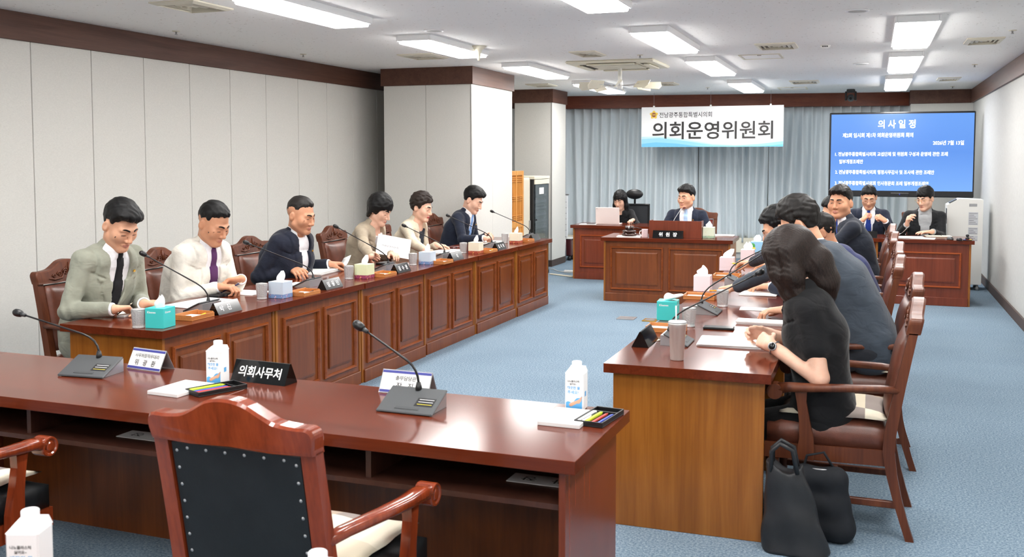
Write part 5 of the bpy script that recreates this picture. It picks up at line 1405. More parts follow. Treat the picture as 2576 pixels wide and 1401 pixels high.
c = D(310, 791); paper('white memo sheets under the hand of the man in the sage suit', c, rL + 0.1, 0.19, 0.15, 0.006, 0, 0, sheets=2)
c = D(500, 762); paper('open white document behind the microphone of the man in the sage suit', c, rL - 0.1, 0.42, 0.24, 0.002, 0, 12, sheets=2)
c = D(553, 745); wallet('black strapped wallet beside the elbow of the man in the cream suit', c, rL + 0.05)
c = D(622, 737); paper('white papers before the man in the cream suit', c, rL, 0.20, 0.22, 0.003, 0, 0, sheets=2)
c = D(798, 686); paper('thick stack of white papers before the man in the open-collar navy jacket', c, rL + 0.1, 0.36, 0.24, 0.006, 0, 0, sheets=4)
c = D(742, 714); paper('thin white sheet beside the green tissue box', c, rL, 0.18, 0.10, 0.002, 0, 0)
c = D(968, 664); wallet('black phone wallet before the woman with the bob haircut', c, rL)
c = D(1120, 634); paper('white papers before the woman in the beige jacket', c, rL, 0.42, 0.24, 0.004, 0, 8, sheets=3)
c = D(1138, 624); wallet('reddish brown wallet beside the crystal tumbler', c, rL, 'leather_red')
c = D(1235, 611); paper('white papers under the folded hands of the young man', c, rL, 0.36, 0.24, 0.004, 0, 0, sheets=3)

# ---------------------------------------------------------------- chairman's desk and the tables at the back
t = thing('desk_screen', 'upright reddish wood screen standing on the chairman desk', 'screen', (-2.105, 11.315, TOP), math.radians(1.5))
MB().rbox(-0.30, 0.30, -0.011, 0.011, 0, 0.195, 0.002).build('front_board', 'wood_red', t)
for sd in (-1, 1): MB().rbox(sd * 0.30 - (0.016 if sd > 0 else 0), sd * 0.30 + (0 if sd > 0 else 0.016), 0.012, 0.16, 0, 0.195, 0.002).build('side_board', 'wood_red', t)
nameplate('black name plate of the chairman before the wood screen', (-2.17, 11.235), math.radians(2), '위  원  장', w=0.345, h=0.088, d=0.085, bold=0.02, th=0.58)
bx = D(1776, 599); tissue_box('pale green tissue box right of the wood screen', (bx.x + 0.026, bx.y + 0.05), 0.02, 'mint', 4, (0.004, 0), s=0.125, h=0.125)
c = D(1818, 594); paper('white papers at the right end of the chairman desk', (c.x, c.y + 0.04), 0.05, 0.24, 0.2, 0.004, 0, 0, sheets=3)
c = D(1582, 596); paper('white booklet under the gavel block', (c.x, c.y + 0.02), 0.1, 0.27, 0.18, 0.006, 0, 0, sheets=2)
gx, gy = c.x, c.y + 0.02
t = thing('gavel_block', 'dark carved wooden gavel block on the booklet', 'gavel block', (gx, gy, TOP + 0.0125))
plain('dark_walnut', (52, 26, 18), 0.2, coat=0.5)
MB().lathe([(0.0, 0), (0.082, 0), (0.09, 0.008), (0.088, 0.026), (0.07, 0.034), (0.0, 0.034)], 28).build('base_disc', 'dark_walnut', t)
MB().lathe([(0.06, 0.034), (0.078, 0.042), (0.080, 0.056), (0.07, 0.066), (0.0, 0.066)], 28).build('upper_disc', 'dark_walnut', t)
t = thing('gavel', 'wooden gavel lying on its carved block', 'gavel', (gx, gy, TOP + 0.0795))
m = MB(); pr = [(-0.046, 0.021), (-0.040, 0.025), (-0.030, 0.025), (-0.028, 0.021), (-0.02, 0.024), (0.02, 0.024), (0.028, 0.021), (0.030, 0.025), (0.040, 0.025), (0.046, 0.021)]
m.tube([(x, 0, 0.025) for x, r in pr], [r for x, r in pr], 16); m.build('head', 'dark_walnut', t)
MB().tube([(0, 0.02, 0.025), (0.06, 0.10, 0.02), (0.10, 0.17, 0.004)], [0.006, 0.007, 0.010], 8).build('handle', 'dark_walnut', t)
MB().tube([(-0.007, 0, 0.025), (0.007, 0, 0.025)], 0.0255, 16).build('metal_band', 'chrome', t)
c = D(1621, 597); t = thing('mug', 'white patterned mug beside the gavel', 'mug', (c.x, c.y + 0.02, TOP))
MB().lathe([(0.0, 0), (0.034, 0), (0.036, 0.004), (0.036, 0.090), (0.0375, 0.093), (0.034, 0.093), (0.033, 0.01), (0.0, 0.008)], 24).build('cup', 'box_pink', t)
MB().tube([(-0.034, 0, 0.075), (-0.055, 0, 0.07), (-0.062, 0, 0.048), (-0.054, 0, 0.026), (-0.034, 0, 0.022)], 0.0045, 8).build('handle', 'white_plastic', t)
# chairman's slim microphone
hd = atY(1719, 523, 11.62); t = thing('desk_microphone', 'thin silver microphone in front of the chairman', 'microphone', (-2.20, 11.50, TOP))
MB().lathe([(0.0, 0), (0.05, 0), (0.05, 0.01), (0.02, 0.02), (0.0, 0.02)], 20).build('foot', 'black_plastic', t)
Hh = hd - Vector((-2.20, 11.50, TOP)); MB().tube([(0, 0, 0.02), (0, 0.0, 0.10), (Hh.x * 0.35, Hh.y * 0.3, Hh.z * 0.62), (Hh.x * 0.8, Hh.y * 0.8, Hh.z * 0.95), Hh], 0.0035, 8).build('neck', 'silver', t)
MB().tube([Hh - Vector((0.004, 0, 0.002)), Hh + Vector((0.012, 0.004, 0.004)), Hh + Vector((0.026, 0.008, 0.004))], [0.009, 0.011, 0.007], 10).build('windscreen', 'leather_red', t)
# clerk's laptop
t = thing('laptop', 'white laptop seen from behind on the clerk desk', 'laptop', (-3.40, 13.27, TOP), math.radians(4))
plain('laptop_pink', (238, 224, 220), 0.4)
MB().rbox(-0.165, 0.165, 0.0, 0.23, 0, 0.014, 0.004).build('base', 'laptop_pink', t)
M = Matrix.Rotation(math.radians(6), 4, 'X') @ Matrix.Translation((0, 0.0, 0.0)); M.translation = Vector((0, 0.0, 0.012))
MB().rbox(-0.165, 0.165, -0.008, 0.0, 0.0, 0.228, 0.004, M=M).build('lid', 'laptop_pink', t)
lettering('LG', t, 'paper_print', M @ Vector((-0.145, -0.0082, 0.21)), (1, 0, 0), (0, 0.105, 1), width=0.016, bold=0.02)
c = D(1478, 565); paper('white papers beside the laptop', (c.x, c.y + 0.05), 0.1, 0.22, 0.18, 0.003, 0, 0, sheets=2)
pen('black pen lying on the papers beside the laptop', (c.x - 0.02, c.y + 0.02, TOP + 0.0105), (c.x + 0.10, c.y + 0.05, TOP + 0.0105), 0.004, 'black_plastic')
c = D(1590, 567); t = thing('eyeglasses', 'folded spectacles on the clerk desk', 'glasses', (c.x, c.y + 0.1, TOP))
for sd in (-1, 1): MB().tube([(sd * 0.033 + 0.022 * math.cos(a), 0, 0.020 + 0.018 * math.sin(a)) for a in np.linspace(0, 6.28, 15)[:-1]], 0.0016, 6, closed=True).build('rim', 'dark_grey', t)
MB().tube([(-0.011, 0, 0.022), (0.011, 0, 0.022)], 0.0016, 6).build('bridge', 'dark_grey', t)
for sd in (-1, 1): MB().tube([(sd * 0.055, 0, 0.024), (sd * 0.055 - sd * 0.10, 0.02 + 0.01 * sd, 0.012)], 0.0016, 6).build('temple', 'dark_grey', t)
# staff desk on the right
nameplate('black name plate with one white character on the staff desk', (-0.08, 12.10), math.radians(-1), '위', w=0.30, h=0.075, d=0.07, th=0.5, xo=-0.02, bold=0.02)
for px, py, rz, w_, d_, n_, lb in [(2290, 596, 0.1, 0.30, 0.24, 3, 'fanned white papers under the hands of the man with round glasses'), (2322, 598, -0.1, 0.26, 0.2, 2, 'white papers at the front of the staff desk')]:
    c = D(px, py + 4); paper(lb, (c.x, c.y + 0.10), rz, w_, d_, 0.004, 0, 0, sheets=n_)
c = D(2362, 598); t = thing('notebook', 'open cream notebook on the staff desk', 'notebook', (c.x, c.y + 0.16, TOP), 0.1)
for sd in (-1, 1): MB().rbox(min(0, sd * 0.14), max(0, sd * 0.14), -0.09, 0.09, 0, 0.012, 0.003).build('page_block', 'cream_plastic', t)
MB().tube([(0.03, -0.02, 0.015), (0.05, 0.09, 0.016)], 0.003, 6).build('ribbon', 'black_plastic', t)
c = D(2391, 604); t = thing('computer_mouse', 'dark computer mouse on the staff desk', 'mouse', (c.x, c.y + 0.05, TOP), 0.3)
sdf_obj('shell', [Ell((0, 0, 0.008), (0.034, 0.055, 0.03)), Fn(lambda X, d: np.maximum(d, 0.001 - X[..., 2]), (0, 0, 0), 0.3)], 0.004, 'dark_grey', t)
MB().rbox(-0.003, 0.003, -0.04, -0.02, 0.030, 0.036, 0.001).build('wheel', 'silver', t)
c = D(2414, 606); t = thing('speaker_puck', 'small black round puck on the staff desk', 'puck', (c.x, c.y + 0.05, TOP))
MB().lathe([(0.0, 0), (0.03, 0), (0.034, 0.01), (0.026, 0.024), (0.0, 0.026)], 18).build('body', 'black_plastic', t); MB().lathe([(0.026, 0.0245), (0.02, 0.027), (0.0, 0.027)], 18).build('top_ring', 'dark_grey', t)
c = D(2432, 606); t = thing('rubber_stamp', 'black self-inking stamp on a coloured pad', 'stamp', (c.x + 0.01, c.y + 0.05, TOP))
MB().rbox(-0.045, 0.045, -0.03, 0.03, 0, 0.010, 0.002).build('pad', 'black_plastic', t)
for k, mt in enumerate(('blue_pen', 'red_pen', 'yellow')): MB().rbox(-0.04 + 0.028 * k, -0.014 + 0.028 * k, -0.026, 0.026, 0.010, 0.012, 0.0005).build('colour_strip', mt, t)
MB().lathe([(0.022, 0.012), (0.022, 0.03), (0.012, 0.036), (0.016, 0.05), (0.02, 0.058), (0.012, 0.068), (0.0, 0.07)], 14).build('handle', 'black_plastic', t)

# ---------------------------------------------------------------- right row
rR = -math.pi / 2
c = D(1607, 872); nameplate('black prism name plate near the steel tumbler', (c.x + 0.01, c.y + 0.10), rR, '', w=0.235, d=0.085, h=0.075)
bx = D(1676, 806); tissue_box('turquoise tissue box on the right row with a drooping tissue', (bx.x, bx.y + 0.05), 0.06, 'teal', 3, floppy=True)
c = D(1680, 838); wood_tray('wooden memo tray behind the steel tumbler', (c.x - 0.02, c.y + 0.06), 0.0, ('black_plastic',), pl='behind the steel tumbler')
c = D(1731, 823); crystal_glass('cut crystal tumbler beside the steel tumbler', (c.x, c.y + 0.03))
c = D(1700, 908); t = thing('steel_tumbler', 'tall brushed steel tumbler with straw near the desk end', 'tumbler', (c.x, c.y + 0.03, TOP))
MB().lathe([(0.0, 0.0), (0.0285, 0.0), (0.030, 0.003), (0.0385, 0.150), (0.041, 0.152), (0.041, 0.162), (0.0425, 0.164), (0.041, 0.170), (0.0, 0.170)], 32).build('cup', 'steel', t)
m_, nt_, b_ = _nt('clear_lid'); b_.inputs['Base Color'].default_value = (0.9, 0.93, 0.95, 1); b_.inputs['Roughness'].default_value = 0.15; b_.inputs['Transmission Weight'].default_value = 0.4
MB().lathe([(0.042, 0.170), (0.042, 0.174), (0.036, 0.178), (0.0, 0.179)], 32).build('lid', 'clear_lid', t)
MB().tube([(-0.004, 0.004, 0.05), (-0.008, 0.006, 0.245)], 0.0035, 10).build('straw', 'steel', t)
c = D(1712, 868); hd = atZ(1905, 694, 1.02); mic('gooseneck microphone behind the steel tumbler', (c.x - 0.03, c.y + 0.05), math.pi / 2, Vector((c.x + 0.26, c.y + 0.16, 1.02)) if False else atY(1897, 693, c.y + 0.10))
c = D(1785, 790); mic('second gooseneck microphone of the right row', (c.x - 0.02, c.y + 0.05), math.pi / 2, atY(1925, 635, c.y + 0.12))
c = D(1853, 716); mic('third gooseneck microphone of the right row', (c.x - 0.02, c.y + 0.05), math.pi / 2, atY(1938, 618, c.y + 0.15))
c = D(1808, 827); phone('black smartphone lying above the document', c, 0.05)
c = D(1838, 862); paper('open white document under the clasped hands of the woman in black', (c.x + 0.02, c.y - 0.01), 0.03, 0.34, 0.25, 0.004, 0, 0, sheets=3)
c = D(1905, 812); paper('white spiral booklet of the man in the grey suit', (c.x + 0.03, c.y - 0.01), 0.0, 0.27, 0.12, 0.008, 0, 0, sheets=2)
c = D(1895, 787); paper('white sheet beside the ringed hand', (c.x + 0.03, c.y + 0.15), 0.05, 0.25, 0.12, 0.003, 0, 5, sheets=1)
bx = D(1765, 733); tissue_box('pale pink tissue box nearest on the right row', (bx.x, bx.y + 0.05), 0.02, 'pink', 5, (0.0, 0.0))
c = D(1760, 752); wood_tray('wooden pen tray under the reaching hand with the orange pencil', (c.x, c.y + 0.02), 0.0, ('yellow',), pl='of the right row, second')
bx = D(1827, 681); tissue_box('pale pink tissue box with a leaning tissue, second on the right row', (bx.x, bx.y + 0.05), 0.02, 'pink', 2, (0.04, 0))
c = D(1825, 700); wood_tray('wooden pen tray under the hand with the yellow highlighter', (c.x + 0.01, c.y + 0.02), 0.0, ('lime',), pl='of the right row, third')
bx = D(1879, 659); tissue_box('pale pink tissue box, third on the right row', (bx.x, bx.y + 0.05), 0.02, 'pink', 7, (0, 0), floppy=False)
c = D(1885, 668); wood_tray('wooden tray beside the third pink tissue box', (c.x, c.y + 0.04), 0.0, ('yellow',), pl='of the right row, fourth')
bx = D(1904, 634); tissue_box('tissue box printed with green leaves and a butterfly', (bx.x, bx.y + 0.05), 0.02, 'scene', 9, s=0.12, h=0.10)
bx = D(1932, 622); tissue_box('farthest pale pink tissue box on the right row', (bx.x, bx.y + 0.06), 0.02, 'pink', 3, (-0.02, 0))
for k, (px, py, wh) in enumerate([(1816, 772, 'beside the second microphone'), (1893, 722, 'beside the third microphone'), (1912, 676, 'beside the third pink tissue box')]):
    c = D(px, py); crystal_glass('cut crystal tumbler ' + wh, (c.x, c.y + 0.02))
c = D(1905, 745); paper('white papers under the navy sleeve', (c.x, c.y + 0.1), 0.0, 0.24, 0.2, 0.004, 0, 0, sheets=2)
c = D(1930, 690); paper('white papers before the man with silver glasses', (c.x, c.y + 0.1), 0.0, 0.24, 0.2, 0.004, 0, 0, sheets=2)
c = D(1640, 855); t = thing('car_key', 'black keys on a beige disc tag beside the name plate', 'keys', (c.x + 0.02, c.y, TOP))
MB().lathe([(0.0, 0), (0.022, 0), (0.022, 0.003), (0.0, 0.003)], 18).build('disc_tag', 'cream_plastic', t); MB().rbox(0.024, 0.06, -0.01, 0.008, 0, 0.010, 0.003).build('fob', 'black_plastic', t)

# ---------------------------------------------------------------- foreground desk
rF = math.radians(-1.2)
c = D(243, 937); mic('large grey gooseneck microphone at the left of the foreground desk', (c.x, c.y - 0.02), rF + 0.10, atY(60, 792, c.y + 0.03), 'foreground microphones', 1.12)
c = D(1047, 1025); mic('large grey gooseneck microphone in the middle of the foreground desk', (c.x, c.y - 0.02), rF, atY(920, 832, c.y + 0.03), 'foreground microphones', 1.12)
c = D(367, 930); name_tent('white name tent with blue stripes behind the left microphone', (c.x, c.y + 0.03), rF - 0.12, '사무처장직무대리', '위   광   환')
c = D(1015, 992); name_tent('white name tent with blue stripes behind the middle microphone', (c.x, c.y + 0.04), rF, '총무담당관', '장   진', w=0.215)
c = D(660, 960); nameplate('large black sign with five white characters on the foreground desk', (c.x, c.y + 0.01), rF - 0.05, '의회사무처', w=0.27, h=0.082, d=0.085, tw=0.78, th=0.56)
c = D(537, 968); carton('white water carton left of the black sign', (c.x, c.y + 0.03), rF + 0.15)
c = D(1444, 1033); carton('white water carton at the right of the foreground desk', (c.x, c.y + 0.03), rF + 0.05)
c = D(470, 983); pad('white memo pad beside the left black pen tray', (c.x - 0.025, c.y), rF - 0.05)
c = D(1435, 1056); pad('white memo pad beside the right black pen tray', (c.x - 0.01, c.y), rF)
c = D(545, 983); plastic_tray('black pen tray lying askew before the black sign', (c.x, c.y), rF - 0.40, [('lime', 0.007), ('blue_pen', 0.0045), ('red_pen', 0.0045)], 'left black pen tray')
c = D(1508, 1055); plastic_tray('black pen tray at the right corner of the foreground desk', (c.x, c.y), rF - 0.10, [('dark_grey', 0.005), ('lime', 0.007), ('red_pen', 0.005), ('blue_pen', 0.0045)], 'right black pen tray')
# spare name cards lying on the shelf under the top
for px, py, lb in [(375, 1098, 'white name card lying on the shelf left of the black-backed chair'), (1370, 1210, 'white name card lying on the shelf at the right end')]:
    c = atZ(px, py, 0.581); o = thing('name_card', lb, 'name card', (c.x, c.y, 0.5805), rF); MB().rbox(-0.12, 0.12, -0.045, 0.045, 0, 0.002, 0.0004).build('card', 'white_paper', o)
    lettering('과   장', o, 'letter_black', (0, 0, 0.002), (-1, 0, 0), (0, -1, 0), width=0.16, height=0.04, bold=0.01)
# cartons on a table right under the camera
t = thing('desk', 'wooden table just below the frame holding two cartons', 'table', (-1.40, 1.66, 0)); MB().rbox(-1.0, 0.9, -0.60, 0.0, 0.698, 0.74, 0.003).build('tabletop', 'wood_top', t)
for sd in (-0.95, 0.82): MB().rbox(sd, sd + 0.03, -0.55, -0.04, 0, 0.6975, 0.002).build('side_panel', 'wood_side', t)
carton('large white water carton cut by the bottom left corner', (-1.645, 1.575), 0.35)
carton('white water carton of which only the cap shows at the bottom edge', (-0.962, 1.585), 0.1)
# ---------------------------------------------------------------- banner
YN = 15.75
A_ = lambda px, py: atY(px, py, YN)
tl, tr, bl, br = A_(1614, 268.5), A_(1972, 265.5), A_(1614, 369), A_(1971, 370)
t = thing('banner', 'white hanging banner with large black lettering above the chairman', 'banner', (0, YN, 0))
L_ = lambda v: Vector((v.x, v.y - YN, v.z))
x0, x1, z0, z1 = tl.x, tr.x, (bl.z + br.z) / 2, (tl.z + tr.z) / 2
bd_ = MB().rbox(x0, x1, 0, 0.012, z0, z1, 0.002).build('board', 'pure_white', t)
def pxl(px, py): v = A_(px, py); return Vector((v.x, 0, v.z))
def span(pa, pb, py, h, body, mat, bold, par=bd_):
    a, b = pxl(pa, py), pxl(pb, py); lettering(body, par, mat, (a + b) / 2, (1, 0, 0), (0, 0, 1), width=(b - a).length, height=h, bold=bold, lift=0.001)
pm = (pxl(1641, 300) - pxl(1641, 301)).length
span(1641, 1945, 327.5, 44 * pm, '의회운영위원회', 'letter_black', 0.018); span(1658.5, 1791, 288.5, 13.5 * pm, '전남광주통합특별시의회', 'letter_black', 0.008)
c = pxl(1645, 289); m = MB(); n = 40
ring = [(c.x + (9.3 + 1.6 * math.cos(5 * a)) * pm * math.sin(a), -0.0012, c.z + (9.3 + 1.6 * math.cos(5 * a)) * pm * math.cos(a)) for a in np.linspace(0, 2 * math.pi, n + 1)[:-1]]
m.add(ring, [tuple(range(n))]).build('emblem_petals', 'butter', bd_)
plain('emblem_red', (150, 60, 56), 0.5)
m = MB(); m.add([(c.x + 5.6 * pm * math.sin(a), -0.0018, c.z + 5.6 * pm * math.cos(a)) for a in np.linspace(0, 2 * math.pi, 25)[:-1]], [tuple(range(24))]).build('emblem_disc', 'emblem_red', bd_)
lettering('의회', bd_, 'butter', (c.x, 0, c.z), (1, 0, 0), (0, 0, 1), width=9 * pm, bold=0.03, lift=0.0024)
plain('wave_a', (150, 212, 246), 0.5); plain('wave_b', (196, 230, 250), 0.5); plain('wave_c', (112, 192, 240), 0.5)
for k, (mat, pts) in enumerate([('wave_b', [(1614, 344), (1660, 343), (1720, 349), (1790, 361), (1850, 363), (1910, 357), (1971, 345)]), ('wave_a', [(1614, 350), (1660, 347), (1720, 354), (1790, 364), (1850, 366), (1910, 362), (1971, 355)]), ('wave_c', [(1614, 362), (1650, 358), (1700, 361), (1760, 368.6), (1850, 368.8), (1910, 367.5), (1971, 363)])]):
    m = MB(); P_ = [pxl(a, b) for a, b in pts]; y_ = -0.0008 - 0.0005 * k
    m.add([(max(x0 + 0.001, min(x1 - 0.001, p.x)), y_, z0 + 0.001) for p in P_] + [(max(x0 + 0.001, min(x1 - 0.001, p.x)), y_, max(p.z, z0 + 0.002)) for p in P_], [(i, i + 1, 8 + i, 7 + i) for i in range(6)]).build('printed_wave', mat, bd_)
for px in (1645, 1788, 1939):
    v = pxl(px, 266); MB().tube([(v.x, 0.006, z1), (v.x, 0.006, CZ - 0.001)], 0.0018, 6).build('wire', 'silver', t); MB().rbox(v.x - 0.014, v.x + 0.014, -0.004, 0.016, z1 - 0.012, z1 + 0.022, 0.003).build('clip', 'white_plastic', t)
# ---------------------------------------------------------------- display screen on a stand
YT = 14.95
t = thing('display_screen', 'large display screen with blue agenda slide on the right', 'display', (0, YT, 0))
T_ = lambda px, py: Vector((atY(px, py, YT).x, 0, atY(px, py, YT).z))
a, b = T_(2087.5, 284), T_(2449, 496)
MB().rbox(a.x, b.x, 0, 0.075, b.z - 0.01, a.z, 0.01).build('housing', 'black_plastic', t)
sa, sb = T_(2092, 288.5), T_(2446, 482)
m_, nt_, b_ = _nt('screen_blue'); b_.inputs['Base Color'].default_value = lin((10, 20, 50)); b_.inputs['Roughness'].default_value = 0.22
g_ = nt_.nodes.new('ShaderNodeSeparateXYZ'); nt_.links.new(_coords(nt_, (1, 1, 1), 'Generated'), g_.inputs[0])
b_.inputs['Emission Strength'].default_value = 0.66; nt_.links.new(_ramp(nt_, g_.outputs[2], [(0.0, (120, 172, 244)), (0.5, (92, 146, 228)), (1.0, (104, 158, 236))]), b_.inputs['Emission Color'])
scr_ = MB().rbox(sa.x, sb.x, -0.004, 0.001, sb.z, sa.z, 0.001).build('screen', 'screen_blue', t)
plain('screen_white', (250, 250, 250), 0.5, emit=(255, 255, 255), strength=0.9); plain('screen_yellow', (250, 250, 200), 0.5, emit=(250, 250, 190), strength=0.9)
q = (T_(2200, 400) - T_(2200, 401)).length
for pa, pb, py, hh, body, mt, bd, sp in [(2209, 2303, 312, 21, '의 사 일 정', 'screen_yellow', 0.012, 1.0), (2120, 2297, 340, 11.5, '제2회 임시회 제1차 의회운영위원회 회의', 'screen_white', 0.010, 1), (2347, 2425, 359, 11, '2026년 7월 13일', 'screen_white', 0.010, 1),
        (2101, 2384, 387.5, 10.5, '1. 전남광주통합특별시의회 교섭단체 및 위원회 구성과 운영에 관한 조례', 'screen_white', 0.010, 1), (2111, 2171, 406.5, 10.5, '일부개정조례안', 'screen_white', 0.010, 1),
        (2101, 2350, 433, 10.5, '2. 전남광주통합특별시의회 행정사무감사 및 조사에 관한 조례안', 'screen_white', 0.010, 1), (2100, 2336, 461, 10.5, '3. 전남광주통합특별시의회 인사청문회 조례 일부개정조례안', 'screen_white', 0.010, 1)]:
    u, v = T_(pa, py), T_(pb, py); lettering(body, scr_, mt, Vector(((u.x + v.x) / 2, -0.004, (u.z + v.z) / 2)), (1, 0, 0), (0, 0, 1), width=v.x - u.x, height=hh * q, bold=bd, lift=0.001)
v = T_(2263, 489); MB().rbox(v.x - 0.12, v.x + 0.12, -0.012, 0.0, v.z - 0.03, v.z + 0.02, 0.004).build('camera_bar', 'black_plastic', t); MB().lathe([(0.0, 0), (0.010, 0), (0.010, 0.004)], 14).build('camera_lens', 'purple_blue', t, (v.x, -0.012, v.z), (math.pi / 2, 0, 0))
cx = (a.x + b.x) / 2
for sd in (-0.4, 0.4): MB().rbox(cx + sd - 0.03, cx + sd + 0.03, 0.08, 0.13, 0.10, 1.9, 0.004).build('stand_post', 'black_plastic', t)
for sd in (-0.45, 0.45): MB().rbox(cx + sd - 0.03, cx + sd + 0.03, -0.22, 0.40, 0.04, 0.10, 0.006).build('stand_foot', 'black_plastic', t)
MB().rbox(cx - 0.42, cx + 0.42, 0.085, 0.125, 0.50, 0.56, 0.004).build('stand_bar', 'black_plastic', t)
for sd in (-0.45, 0.45):
    for y in (-0.18, 0.36): MB().lathe([(0.0, 0), (0.028, 0.0), (0.028, 0.04), (0.0, 0.04)], 14).build('caster', 'black_plastic', t, (cx + sd, y, 0))
# ---------------------------------------------------------------- air purifier
PX, PY = 0.895, 13.58
t = thing('air_purifier', 'tall white air purifier with stickers against the right wall', 'air purifier', (PX, PY, 0))
MB().prism([(0, 0.075), (0.41, 0.075), (0.41, 1.135), (0.14, 1.145), (0.0, 1.065)], 0, 0.38, 'xz').build('body', 'white_plastic', t)
MB().rbox(-0.004, 0.0, 0.03, 0.20, 0.83, 1.02, 0.001).build('display', 'dark_grey', t)
M = Matrix.Translation((0.05, 0.1, 1.103)) @ Matrix.Rotation(-0.52, 4, 'Y'); MB().rbox(-0.03, 0.07, -0.06, 0.10, -0.004, 0.006, 0.002, M=M).build('vent_grille', 'dark_grey', t)
plain('sticker_grey', (206, 208, 212), 0.6)
for za, zb, nm in ((0.82, 0.98, 7), (0.70, 0.79, 4), (0.62, 0.69, 3)):
    st_ = MB().rbox(0.245, 0.355, -0.002, 0.0, za, zb, 0.0004).build('sticker', 'sticker_grey', t)
    for k in range(nm): MB().box(0.252, 0.348 - 0.02 * (k % 3), -0.0026, -0.002, za + (zb - za) * (k + 0.6) / (nm + 0.3) - 0.0025, za + (zb - za) * (k + 0.6) / (nm + 0.3) + 0.0025).build('printed_line', 'paper_print', st_)
MB().rbox(0.25, 0.34, -0.003, 0.0, 1.05, 1.085, 0.001).build('badge', 'silver', t)
for x, y in ((0.04, 0.04), (0.37, 0.04), (0.04, 0.34), (0.37, 0.34)): MB().lathe([(0.0, 0), (0.022, 0.0), (0.024, 0.03), (0.012, 0.05), (0.012, 0.075), (0, 0.075)], 12).build('caster', 'silver', t, (x, y, 0))
# ---------------------------------------------------------------- rack, cabinet, lattice screen, odds and ends by the pillars
def faceX(name, label, cat, x, y): return thing(name, label, cat, (x, y, 0), math.pi / 2)     # local x runs along +Y, front towards +X
t = faceX('equipment_rack', 'black equipment rack with glass door beside the narrow pillar', 'rack', -4.36, 12.96)
m = MB(); m.box(0, 0.05, 0.01, 0.60, 0.05, 1.36); m.box(0.63, 0.68, 0.01, 0.60, 0.05, 1.36); m.box(0.05, 0.63, 0.10, 0.60, 0.05, 1.36); m.box(0, 0.68, 0.0, 0.60, 0, 0.05); m.build('cabinet', 'black_plastic', t)
MB().rbox(0.0, 0.68, -0.004, 0.60, 1.361, 1.40, 0.003).build('header', 'cream_plastic', t); MB().rbox(0.02, 0.66, -0.006, 0.009, 1.29, 1.355, 0.002).build('name_strip', 'cream_plastic', t)
plain('rack_grey', (92, 104, 108), 0.4); plain('rack_light', (176, 182, 184), 0.35)
for k in range(13):
    z = 1.16 - k * 0.045; MB().rbox(0.056, 0.624, 0.03, 0.099, z, z + 0.036, 0.002).build('device', ['rack_grey', 'rack_light', 'dark_grey', 'silver'][k % 4], t)
for k in range(9): MB().rbox(0.52, 0.54, 0.022, 0.0295, 0.35 + 0.09 * k, 0.362 + 0.09 * k, 0.002).build('indicator', 'white_plastic', t)
m_, nt_, b_ = _nt('smoked_glass'); b_.inputs['Base Color'].default_value = lin((170, 186, 190)); b_.inputs['Roughness'].default_value = 0.05; b_.inputs['Transmission Weight'].default_value = 0.9
MB().rbox(0.052, 0.628, 0.0, 0.006, 0.06, 1.285, 0.001).build('glass_door', 'smoked_glass', t); MB().rbox(0.22, 0.42, -0.002, 0.0, 1.15, 1.24, 0.0005).build('paper_note', 'white_paper', t)
MB().lathe([(0.0, 0), (0.012, 0), (0.012, 0.012)], 12).build('lock', 'black_plastic', t, (0.085, 0.0, 0.80), (math.pi / 2, 0, 0))
t = faceX('steel_cabinet', 'beige steel cabinet left of the equipment rack', 'cabinet', -4.42, 12.55); MB().rbox(0, 0.38, 0, 0.5, 0, 1.385, 0.006).build('body', 'cream_plastic', t); MB().rbox(0.01, 0.37, -0.012, -0.0005, 0.04, 1.36, 0.003).build('door', 'vent_cream', t); MB().rbox(0.33, 0.35, -0.03, -0.012, 0.68, 0.80, 0.004).build('handle', 'silver', t)
wood('lattice_wood', (196, 128, 56), (214, 150, 74), (226, 166, 92), axis=2, rough=0.4)
t = faceX('lattice_screen', 'light wooden lattice door panel behind the wide pillar', 'lattice panel', -4.36, 11.95); W_ = 0.575
for xa, xb in ((0, 0.05), (W_ - 0.05, W_), (W_ / 2 - 0.012, W_ / 2 + 0.012)): MB().rbox(xa, xb, 0, 0.035, 0.03, 1.485, 0.003).build('stile', 'lattice_wood', t)
for za, zb in ((0.03, 0.12), (0.74, 0.82), (1.425, 1.485)): MB().rbox(0.05, W_ - 0.05, 0.003, 0.032, za, zb, 0.003).build('rail', 'lattice_wood', t)
MB().rbox(0.05, W_ - 0.05, 0.012, 0.022, 0.12, 0.74, 0.001).build('lower_panel', 'lattice_wood', t); MB().rbox(0.05, W_ - 0.05, 0.024, 0.028, 0.82, 1.425, 0.001).build('paper_backing', 'wood_side', t)
for side in (0, 1):
    xa = 0.05 if side == 0 else W_ / 2 + 0.012; xb = W_ / 2 - 0.012 if side == 0 else W_ - 0.05
    for k in range(1, 6): x = xa + (xb - xa) * k / 6; MB().box(x - 0.003, x + 0.003, 0.008, 0.020, 0.82, 1.425).build('slat', 'lattice_wood', t)
    for zc in (0.85, 0.875, 0.90, 1.10, 1.125, 1.15, 1.345, 1.37, 1.395): MB().box(xa, xb, 0.006, 0.018, zc - 0.003, zc + 0.003).build('slat', 'lattice_wood', t)
MB().rbox(-0.02, W_ + 0.02, -0.10, 0.13, 0, 0.03, 0.004).build('foot', 'lattice_wood', t)
t = thing('notice_board', 'narrow white notice board peeping out behind the narrow pillar', 'notice board', (-4.66, 15.22, 0)); plain('board_white', (236, 238, 240), 0.4)
MB().rbox(-0.28, 0.10, 0, 0.03, 0.40, 1.06, 0.004).build('board', 'board_white', t); MB().rbox(-0.30, 0.12, -0.004, 0.034, 1.06, 1.08, 0.003).build('top_rail', 'silver', t)
